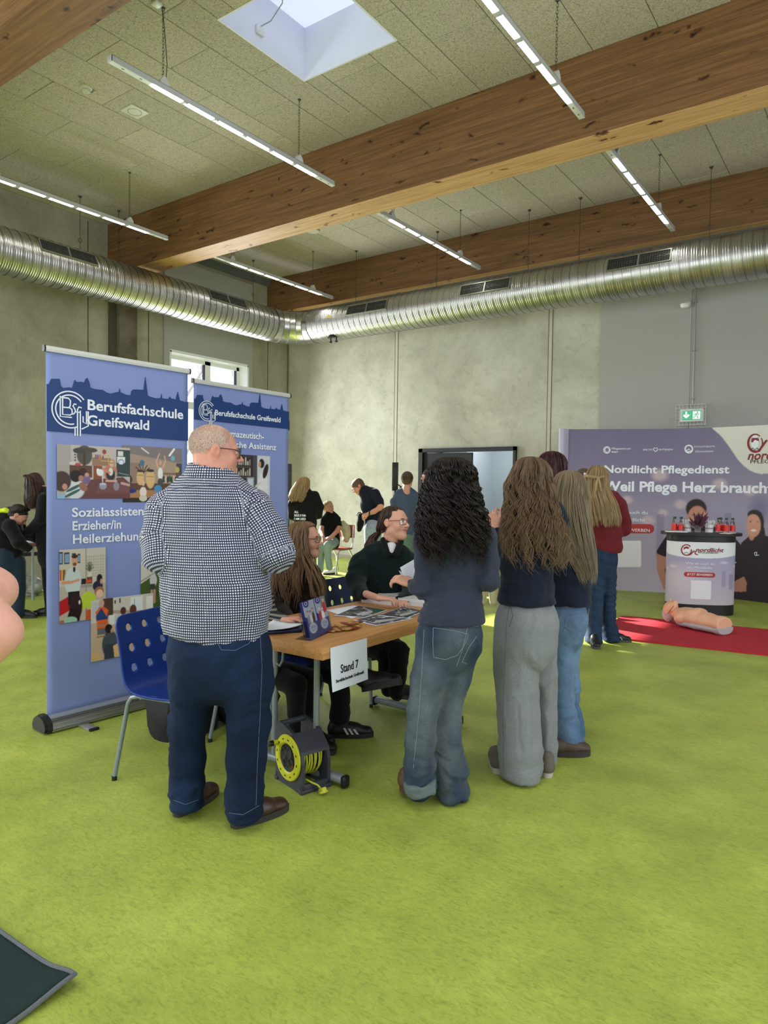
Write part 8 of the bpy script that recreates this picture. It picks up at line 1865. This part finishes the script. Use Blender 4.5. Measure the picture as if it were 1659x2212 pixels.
# ------------------------------------------------------------------ people at the back wall
def shoes(o, pts, d, m=None, s=None):
    for a_ in pts: q_ = Vector((a_[0], a_[1], 0)) if not isinstance(a_, Vector) else a_; shoe(o, q_, q_+Vector(d), m or M_blk, s or M_bsole, .09, .08, .025)
def legs_to_floor(x0, y0, x1, yk, D, w=(16, 12, 10), dx=0):
    out = []
    for x in (x0, x1):
        f = P(x+dx, 1200, D); yf = 1106  # floor pixel below
        a_ = P(x, y0, D); fl = Vector((a_.x, a_.y, .05)); out.append([(a_, w[0]*D/FPX, w[0]*D/FPX), (a_.lerp(fl, .5), w[1]*D/FPX, w[1]*D/FPX), (fl, w[2]*D/FPX, w[2]*D/FPX*1.1)])
    return out
def foot_xy(l): return [Vector((q[-1][0].x, q[-1][0].y, 0)) for q in l]
M_black_h = cloth('black_hoodie', (16, 16, 18), .9); M_jblue = cloth('mid_blue_jeans', (66, 82, 104), .9)
Da = 11.6
hm = hframe(P(656, 1047, Da), facing(60), -.1)
Ta = [px(659, 1064, Da, 14), px(660, 1076, Da, 23, .6), px(660, 1100, Da, 25, .62), px(659, 1130, Da, 25, .66), px(658, 1146, Da, 22, .7)]
Aa = [[px(640, 1070, Da, 10), px(630, 1090, Da, 9), px(630, 1115, Da+.1, 8), px(650, 1124, Da+.35, 6)], [px(680, 1070, Da, 10), px(691, 1095, Da, 9), px(688, 1113, Da+.1, 8), px(668, 1122, Da+.35, 6)]]
lg = legs_to_floor(650, 1150, 668, 0, Da, (12, 9, 7))
pa, _, ta_, _ = make(P(659, 1150, Da), 'person with long sunlit blonde hair in a black jacket with white writing on the back', Ta, Aa, [px(658, 1135, Da, 20), px(658, 1150, Da, 20), px(658, 1155, Da, 19)], lg, M_black_h, M_jblue, (hm, (0, 0, 0), False), (), None, vox=.016, top_name='jacket')
shoes(pa, foot_xy(lg), Vector(FH)*.22); strands('hair', crown(hm, 1.15, 4)+[px(648, 1060, Da-.03, 20, .9), px(642, 1074, Da-.1, 18, .6), px(640, 1086, Da-.14, 10, .6)], pa, cap=hm, n=420, seed=31, cols=((120, 94, 60), (190, 160, 112)), r=.004, gap=(60, 48), lock=5, seg=18)
for k, (s_, y_) in enumerate((('ALL', 1108), ('ROCK IS THIN', 1115.5), ('I AM USED', 1123))):
    a_, b_ = P(636, y_, Da-.26), P(660 if k else 645, y_+.5, Da-.26); w_ = (b_-a_).length
    text('lettering', s_, .05, frame(a_, (b_-a_).normalized(), (0, 0, 1), Vector((b_-a_)).normalized().cross(Vector((0, 0, 1)))), M_wtxt, ta_, width=w_, bold=.02, depth=.004)
# seated visitor with black shirt
Db = 12.2
hm = hframe(P(709, 1097, Db), facing(-45), .15)
Tb = [px(712, 1112, Db, 12), px(714, 1120, Db, 19, .65), px(714, 1142, Db, 19, .7), px(716, 1165, Db, 18, .75), px(717, 1174, Db, 17, .8)]
A1b = [px(728, 1120, Db, 8), px(733, 1138, Db-.05, 6.5)]; A2b = [px(699, 1120, Db, 8), px(696, 1138, Db-.1, 6.5)]
pb, bb, _, _ = make(Vector(on(720, 1215, 2, 0)), 'seated boy in a black T-shirt and pale jeans by the concrete wall, hands folded', Tb, [A1b, A2b], [px(718, 1170, Db, 16), px(714, 1173, Db-.1, 15), px(710, 1174, Db-.2, 13)], [[px(722, 1172, Db-.1, 10), px(708, 1178, Db-.5, 9.5), px(708, 1200, Db-.45, 7.5), px(712, 1226, Db-.4, 7)], [px(708, 1172, Db-.1, 10), px(694, 1180, Db-.45, 9), px(693, 1205, Db-.35, 7.5), px(692, 1232, Db-.3, 7)]], M_blkc, cloth('pale_jeans', (132, 150, 148)), (hm, (0, 0, 0), False), [(P(706, 1168, Db-.42), Vector((P(698, 1172, Db-.5)-P(706, 1168, Db-.42))), (0, 0, 1), dict(curl=.7, right=False)), (P(699, 1163, Db-.42), Vector((P(702, 1173, Db-.5)-P(699, 1163, Db-.42))), (0, 0, 1), dict(curl=.7, right=True))], None, vox=.014, top_name='t_shirt', skin=(200, 144, 120))
F = Field(.010); F.limb([px(733, 1136, Db-.05, 4.8), px(729, 1146, Db-.12, 5), px(716, 1160, Db-.32, 4), px(706, 1168, Db-.42, 3.4)]); F.limb([px(696, 1136, Db-.1, 4.8), px(694, 1148, Db-.16, 5), px(698, 1160, Db-.4, 3.6)]); c__, f__ = F.mesh(); joined('forearms', [(c__, f__)], M_skin, pb, skin_color(hm, (200, 144, 120), (176, 100, 94)))
eyes(hm, bb); short_hair('hair', hm, pb, 1800, .018, ((150, 124, 92), (196, 170, 132)), r=.004, yfront=.055, top=.3); q_ = on(711, 1240, 2, 0); shoe(pb, q_+Vector((.1, .1, 0)), q_+Vector((0, -.16, 0)), mat('white_shoe', srgb(210, 208, 204), .6), M_blk, .10, .09, .03); q_ = P(692, 1238, Db-.3); q_.z = 0; shoe(pb, q_, q_+Vector((.05, -.26, 0)), mat('white_shoe', srgb(210, 208, 204), .6), M_blk, .10, .09, .03)
def tube_chair(c, fwd, label, seatm, w=.42):
    f = Vector((*fwd, 0)).normalized(); s = Vector((-f.y, f.x, 0)); o = thing('visitor_chair', c, label, 'chair'); M = frame(c, f, s, (0, 0, 1)); lm = mat('chair_chrome', srgb(196, 198, 194), .25, metal=.8)
    MB().rbox(-.2, .2, -w/2, w/2, .43, .45, .009, M=M).obj('seat', seatm, o); MB().rbox(-.24, -.22, -w/2, w/2, .62, .85, .009, M=M).obj('backrest', seatm, o)
    for sy in (-1, 1):
        y = sy*w*.45; MB().tube([M@Vector(p) for p in ((-.23, y, .84), (-.21, y, .5), (-.17, y, .425), (.12, y, .42), (.17, y, .36), (.24, y*1.1, .012))], .013, 8).obj('frame_tube', lm, o); MB().tube([M@Vector(p) for p in ((-.12, y, .42), (-.2, y*1.02, .3), (-.28, y*1.1, .012))], .013, 8).obj('leg', lm, o)
    return o
cb = Vector(P(727, 1180, Db+.05)); cb.z = 0; tube_chair(cb, Vector(FH*-.75+RH*-.6)[:2], 'chair with chrome legs and a red seat under the boy by the wall', mat('red_seat', srgb(150, 60, 50), .5))
q_ = P(746, 1150, Db+.1); o = thing('jacket', q_, 'beige jacket hanging over the back of the chrome chair', 'jacket'); F = Field(.012); F.limb([px(738, 1134, Db+.1, 9, 1.2), px(746, 1142, Db+.12, 8, 1.4), px(747, 1163, Db+.14, 7, 1.3)]); F.limb([px(752, 1140, Db+.12, 4), px(753, 1156, Db+.1, 4)]); build('garment', F, cloth('beige_cloth', (190, 180, 150)), o, lambda co: folds(co, .02, (12, 12, 3), 33))
# man in the dark polo shirt
Dp = 11.2
hm = hframe(P(774, 1051, Dp), facing(192), -.75, 0, 1.0)
Tp = [px(788, 1062, Dp, 14), px(797, 1070, Dp, 20, .8), px(802, 1092, Dp, 23, .8), px(806, 1115, Dp, 20, .8), px(804, 1136, Dp, 18, .8)]
Ap = [[px(810, 1066, Dp-.1, 11), px(820, 1082, Dp-.14, 8.5), px(822, 1090, Dp-.15, 8)], [px(792, 1066, Dp+.15, 10), px(792, 1084, Dp+.2, 8)]]
lg = legs_to_floor(799, 1140, 812, 0, Dp, (13, 10, 8))
pc, bc, tc_, _ = make(P(805, 1150, Dp), 'man with glasses in a dark polo shirt, bending over the black case in his hands', Tp, Ap, [px(805, 1128, Dp, 17), px(805, 1142, Dp, 18), px(805, 1148, Dp, 17)], lg, cloth('navy_polo', (22, 26, 40)), cloth('pale_blue_jeans', (140, 152, 170)), (hm, (0, 0, 0), False), [(P(796, 1110, Dp-.2), -RH*.8+np.array([0, 0, -.35]), FH*-.5+np.array([0, 0, .5]), dict(curl=.7, right=True))], None, vox=.014, top_name='polo_shirt', skin=(206, 146, 122))
F = Field(.010); F.limb([px(822, 1088, Dp-.15, 6.3), px(822, 1096, Dp-.18, 6.3), px(808, 1105, Dp-.2, 5.2), px(796, 1110, Dp-.2, 4.2)]); F.limb([px(792, 1082, Dp+.2, 6), px(786, 1100, Dp+.15, 5), px(784, 1112, Dp, 4.2)]); c__, f__ = F.mesh(); joined('forearms', [(c__, f__)], M_skin, pc, skin_color(hm, (206, 146, 122), (176, 100, 94)))
MB().tube(arc(P(798, 1109, Dp-.2), .036, 0, 6.28, 12, (0, 0, 1), FH)[:-1], .011, 6, closed=True, caps=False).obj('wrist_watch', M_blk, pc)
short_hair('hair', hm, pc, 1500, .018, ((70, 52, 40), (120, 92, 70)), r=.004, yfront=.0); glasses(hm, pc, M_blk); eyes(hm, bc); shoes(pc, foot_xy(lg), -RH*.25)
F = Field(.012); F.limb([px(778, 1116, Dp-.1, 6, 1.5), px(778, 1130, Dp-.1, 8, 1.5), px(776, 1142, Dp-.1, 6, 1.5)]); q_ = P(778, 1130, Dp-.1); o = thing('headset_case', q_, 'black soft case held in front of the man in the polo shirt', 'case'); build('case_body', F, M_blkc, o); MB().tube(arc(P(777, 1114, Dp-.1), .05, 0, 3.14, 10, RH, (0, 0, 1)), .008, 6).obj('strap', M_blk, o)
# boy seen from behind in slate T-shirt
Dd = 10.3
hm = hframe(P(880, 1037, Dd), facing(75), -.05)
Td = [px(880, 1060, Dd, 10), px(878, 1070, Dd, 25, .5), px(878, 1092, Dd, 24, .6), px(878, 1130, Dd, 23, .62), px(878, 1172, Dd, 22, .65)]
lg = legs_to_floor(868, 1185, 888, 0, Dd, (13, 12, 10))
pd, _, _, _ = make(P(878, 1180, Dd), 'boy with short brown hair in a slate blue T-shirt and green trousers, seen from behind', Td, [[px(858, 1072, Dd, 9), px(852, 1086, Dd, 9), px(853, 1100, Dd, 8)], [px(900, 1072, Dd, 9), px(905, 1086, Dd, 9), px(904, 1102, Dd, 8)]], [px(878, 1166, Dd, 20), px(878, 1184, Dd, 21), px(878, 1192, Dd, 20)], lg, cloth('slate_tee', (66, 78, 98)), cloth('sage_trousers', (92, 118, 100)), (hm, (0, 0, 0), False), (), None, vox=.014, top_name='t_shirt', skin=(196, 144, 122), topdisp=lambda co: folds(co, .012, (6, 6, 3), 34), botdisp=lambda co: folds(co, .012, (5, 5, 12), 35))
short_hair('hair', hm, pd, 2600, .022, ((60, 44, 34), (104, 80, 58)), r=.004, zmin=-.04, yfront=.06); shoes(pd, foot_xy(lg), FH*.24)
F = Field(.010); F.limb([px(853, 1100, Dd, 6.5), px(855, 1120, Dd+.1, 5.2), px(868, 1128, Dd+.35, 4)]); F.limb([px(904, 1102, Dd, 6.5), px(906, 1118, Dd-.05, 5.2), px(912, 1128, Dd-.2, 4)]); c__, f__ = F.mesh(); joined('forearms', [(c__, f__)], M_skin, pd, skin_color(hm, (206, 146, 122), (176, 100, 94)))
# dark haired boy in profile by the door
De = 10.8
hm = hframe(P(926, 1031, De), facing(200), -.05)
lg = legs_to_floor(920, 1180, 938, 0, De, (12, 11, 9))
pe, be, _, _ = make(P(930, 1180, De), 'dark haired boy in profile at the door frame, mostly hidden by the curly hair', [px(930, 1056, De, 10), px(931, 1068, De, 20, .7), px(931, 1110, De, 21, .65), px(931, 1172, De, 20, .7)], [[px(915, 1072, De-.1, 8), px(913, 1100, De-.15, 7.5), px(905, 1120, De-.2, 6)], [px(944, 1072, De, 8), px(946, 1110, De, 7)]], [px(930, 1160, De, 18), px(930, 1180, De, 19), px(930, 1186, De, 18)], lg, cloth('white_tee', (206, 208, 212)), cloth('dark_trousers', (28, 30, 38)), (hm, (0, 0, 0), False), (), None, vox=.015, top_name='t_shirt')
short_hair('hair', hm, pe, 2400, .035, ((36, 26, 22), (72, 54, 44)), r=.0045, zmin=-.01, yfront=.085); shoes(pe, foot_xy(lg), -RH*.24); eyes(hm, be)
# seated visitor between the two long haired women
Df = 9.2
hm = hframe(P(1046, 1124, Df), facing(-120), .1)
pf, bf_, _, _ = make(Vector(P(1052, 1250, Df)), 'seated visitor in white, glimpsed between the curly and the wavy haired women', [px(1052, 1146, Df, 14), px(1055, 1156, Df, 26, .6), px(1056, 1190, Df, 25, .65), px(1056, 1232, Df, 25, .7)], [[px(1030, 1160, Df, 9), px(1026, 1190, Df-.1, 8), px(1040, 1205, Df-.35, 7)], [px(1078, 1160, Df, 9), px(1082, 1190, Df-.1, 8), px(1070, 1205, Df-.35, 7)]], [px(1056, 1226, Df, 24), px(1056, 1236, Df-.15, 23)], [[px(1046, 1232, Df-.1, 13), px(1042, 1238, Df-.5, 12), px(1042, 1300, Df-.5, 9)], [px(1066, 1232, Df-.1, 13), px(1066, 1238, Df-.5, 12), px(1066, 1300, Df-.5, 9)]], cloth('white_blouse', (206, 204, 200)), cloth('sand_trousers', (166, 158, 134)), (hm, (0, 0, 0), False), (), None, vox=.015)
short_hair('hair', hm, pf, 2200, .03, ((30, 22, 20), (60, 44, 38)), r=.004, yfront=.07); eyes(hm, bf_)
cf = Vector(P(1056, 1240, Df+.05)); cf.z = 0; tube_chair(cf, Vector(-FH)[:2], 'chair with thin chrome legs between the curly and the wavy haired women', mat('pale_seat', srgb(190, 170, 120), .5))
# ------------------------------------------------------------------ two visitors bending over the table at the left edge
Dg = 7.8
hm = hframe(P(38, 1114, Dg), facing(20), -.75)
pg, _, tg_, _ = make(on(25, 1332, 2, 0), 'person bending over the brown table in a black jacket with a yellow reflective collar', [px(28, 1112, Dg+.1, 16), px(16, 1122, Dg+.05, 30, .9), px(10, 1150, Dg, 36, .8), px(12, 1185, Dg, 36, .8), px(14, 1205, Dg, 34, .8)], [[px(20, 1136, Dg-.15, 15), px(40, 1172, Dg-.2, 12), px(60, 1184, Dg-.1, 9)], [px(30, 1128, Dg+.3, 14), px(58, 1155, Dg+.35, 11), px(80, 1166, Dg+.3, 9)]], [px(14, 1195, Dg, 32), px(14, 1215, Dg, 32), px(16, 1222, Dg, 30)], [[px(2, 1215, Dg, 20), px(0, 1270, Dg, 15), px(-4, 1328, Dg, 13)], [px(34, 1215, Dg, 20), px(40, 1270, Dg, 15), px(38, 1326, Dg, 13)]], M_black_h, cloth('teal_jeans', (34, 48, 62)), (hm, (0, 0, 0), False), (), None, vox=.013, top_name='jacket', topdisp=lambda co: folds(co, .01, (6, 6, 9), 36))
strands('hair', crown(hm, 1.12), pg, cap=hm, n=300, seed=33, wave=(.01, 3), cols=((26, 20, 18), (52, 40, 34)), r=.003, gap=(20, 55), seg=16, top=3.5)
F = Field(.008); F.limb([px(-6, 1104, Dg-.08, 5), px(12, 1102, Dg-.06, 5), px(27, 1109, Dg-.03, 4.5)]); build('reflective_collar', F, mat('hi_vis_yellow', srgb(206, 224, 40), .5), tg_)
q_ = on(38, 1334, 2, 0); shoe(pg, q_, q_+Vector(RH)*.22, M_blk, M_bsole, .09, .08, .025); q_ = on(-4, 1336, 2, 0); shoe(pg, q_, q_+Vector(RH)*.22, M_blk, M_bsole, .09, .08, .025)
Dh = 7.9
hm = hframe(P(76, 1046, Dh), facing(200), -.7)
ph_, _, _, _ = make(on(112, 1330, 2, 0), 'woman with straight dark brown hair in a black hoodie, half hidden by the large banner', [px(92, 1064, Dh, 14), px(104, 1074, Dh, 24, .8), px(104, 1120, Dh, 26, .8), px(106, 1170, Dh, 26, .8), px(108, 1190, Dh, 25, .8)], [[px(94, 1078, Dh-.12, 13), px(88, 1120, Dh-.15, 11), px(64, 1146, Dh-.1, 9), px(56, 1150, Dh-.1, 8)], [px(112, 1078, Dh+.12, 12), px(110, 1120, Dh+.2, 10), px(80, 1150, Dh+.25, 8)]], [px(108, 1180, Dh, 24), px(108, 1200, Dh, 24), px(108, 1208, Dh, 23)], [[px(102, 1200, Dh, 14), px(104, 1260, Dh, 11), px(108, 1324, Dh, 9)], [px(116, 1200, Dh, 14), px(118, 1260, Dh, 11), px(120, 1324, Dh, 9)]], M_black_h, M_blkc, (hm, (0, 0, 0), False), (), None, vox=.013, top_name='hoodie')
strands('hair', crown(hm, 1.06, 4)+[px(74, 1070, Dh-.02, 25, .9), px(68, 1086, Dh-.05, 18, .9), px(64, 1102, Dh-.08, 10, .9)], ph_, cap=hm, n=480, seed=35, cols=((40, 26, 22), (82, 52, 40)), r=.003, gap=(200, 30), seg=20, top=2.2)
q_ = on(112, 1330, 2, 0); shoe(ph_, q_, q_-Vector(RH)*.22, M_blk, M_bsole, .09, .08, .025)

# ------------------------------------------------------------------ bare elbows reaching in at the left edge
DB_ = 1.08
hm = hframe(P(-420, 1000, 1.12), facing(60), 0)
JA = [px(-330, 1180, 1.2, 60), px(-120, 1215, 1.25, 55), px(-14, 1276, 1.22, 42), px(-60, 1310, 1.2, 38), px(-200, 1290, 1.22, 32), px(-280, 1200, 1.2, 26)]
JB = [px(-330, 1190, 1.10, 66), px(-110, 1240, DB_, 60), px(-2, 1366, DB_, 48), px(-40, 1405, DB_, 46), px(-190, 1450, 1.05, 36), px(-300, 1430, 1.0, 30)]
pi_ = person(Vector(P(-420, 1106, 1.15)), 'person outside the left edge of the picture, only two bare bent elbows in view')
Fi = Field(.010); Fi.limb(JA, k=.03); Fi.limb(JB, k=.012); ci, fi = Fi.mesh(); ci = smooth(ci, fi, 3)
Ti = [px(-420, 1140, 1.15, 100), px(-430, 1220, 1.15, 190, .6), px(-430, 1500, 1.15, 180, .6), px(-430, 1750, 1.15, 170, .65)]
rest_ = full_body([Ti], (hm, (0, 0, 0), False)); joined('body', [(ci, fi)]+rest_, M_skin, pi_, skin_color(hm, (214, 158, 142), (176, 100, 94)))
F = Field(.014); F.limb(Ti); build('t_shirt', F, M_blkc, pi_, None, 2)
Hi = P(-430, 1700, 1.15); F = Field(.014); F.seg(Hi, Hi+Vector((0, 0, -.12)), .17, .17, .03); 
for sx in (-1, 1): o_ = Vector(RH)*(.10*sx); F.limb([(Hi+o_+Vector((0, 0, -.1)), .10, .11), (Vector((Hi.x, Hi.y, .5))+o_, .08, .085), (Vector((Hi.x, Hi.y, .06))+o_, .06, .07)])
F.cut((0, 0, .03), (0, 0, -1)); build('trousers', F, M_blkc, pi_, None, 2)
for sx in (-1, 1): q_ = Vector((Hi.x, Hi.y, 0))+Vector(RH)*(.10*sx); shoe(pi_, q_, q_+Vector(FH)*.25, M_blk, M_bsole)
strands('hair', crown(hm, 1.06), pi_, n=200, seed=37, cols=DB, r=.003, gap=(60, 50), seg=14)

# ------------------------------------------------------------------ resuscitation training torso on the red mat
M_tor = mat('torso_skin', srgb(226, 172, 140), .45, spec=.4, attr=None); M_tgrey = mat('torso_grey', srgb(178, 170, 172), .5)
A_, B__ = Vector((-1.885, 8.20, 0)), Vector((-1.235, 7.86, 0)); ax_ = (B__-A_).normalized(); sd_ = Vector((-ax_.y, ax_.x, 0)); up_ = Vector((0, 0, 1)); mt = .018
to = thing('training_torso', (A_+B__)/2+Vector((0, 0, mt)), 'resuscitation training torso with head lying face up on the red mat', 'manikin')
q = lambda u, v, z: A_+ax_*u+sd_*v+up_*(z+mt)
F = Field(.007); F.limb([(q(.02, 0, .12), .13, .06), (q(.10, 0, .115), .185, .085), (q(.25, 0, .115), .175, .088), (q(.42, 0, .105), .155, .078), (q(.62, 0, .10), .15, .075), (q(.66, 0, .10), .15, .07)], side=sd_, k=.03)
for s_ in (-1, 1): F.ball(q(.09, s_*.16, .10), (.07, .07, .055), .03); F.ball(q(.24, s_*.075, .175), (.08, .07, .03), .04)
F.seg(q(-.12, 0, .12), q(.04, 0, .12), .055, .075, .03); F.seg(q(.30, 0, .20), q(.55, 0, .19), .012, .012, .03, sub=True)
F.cut(q(0, 0, .055), (0, 0, -1)); F.cut(q(.68, 0, 0), ax_); build('chest', F, M_tor, to, None, 2)
F = Field(.007); F.limb([(q(.06, 0, .05), .16, .05), (q(.3, 0, .05), .17, .05), (q(.66, 0, .05), .15, .05), (q(.68, 0, .06), .15, .06)], side=sd_, k=.02); F.cut(q(0, 0, .001), (0, 0, -1)); F.cut(q(0, 0, .075), (0, 0, 1)); F.cut(q(.70, 0, 0), ax_); build('base_shell', F, M_tgrey, to, None, 2)
tilt_ = .25; zz_ = (-ax_*math.cos(tilt_)-up_*math.sin(tilt_)).normalized(); yy_ = (up_*math.cos(tilt_)-ax_*math.sin(tilt_)).normalized(); hm = frame(q(-.19, 0, .135), yy_.cross(zz_), yy_, zz_)
F = Field(.0055); head_field(F, hm, 1.05); F.seg(hm@Vector((-.010, .1, -.052)), hm@Vector((.010, .1, -.052)), .008, .008, .003, sub=True); build('head', F, M_tor, to, None, 1)
F = Field(.006); F.ball(hm@Vector((0, -.022, .045)), (.086, .096, .088), .01, hm.to_3x3()@Vector((1, 0, 0)), zz_); F.cut(hm@Vector((0, .012, .05)), yy_*1.0-zz_*.35); build('skull_cap', F, M_tgrey, to, None, 1)
MB().tube([hm@Vector(p) for p in ((.085, -.02, -.03), (.06, .03, -.09), (0, .07, -.115), (-.06, .03, -.09), (-.085, -.02, -.03))], .003, 6).obj('jaw_strap', M_blk, to)
MB().lathe([(0, .0), (.008, .0), (.008, .004), (0, .004)], 10, M=frame(q(.40, -.135, .13), ax_, up_, -sd_)).obj('side_hole', M_blk, to)

S_ = Matrix.Translation(P(1513, 1352, 7.6))@Matrix.Diagonal((.80, .80, 1.05, 1))@Matrix.Translation(-((A_+B__)/2+Vector((0, 0, .06)))+ax_*.06)
zmin_ = min((S_@v.co).z for c in to.children for v in c.data.vertices)
for c in to.children: c.data.transform(Matrix.Translation((0, 0, mt+.001-zmin_))@S_)
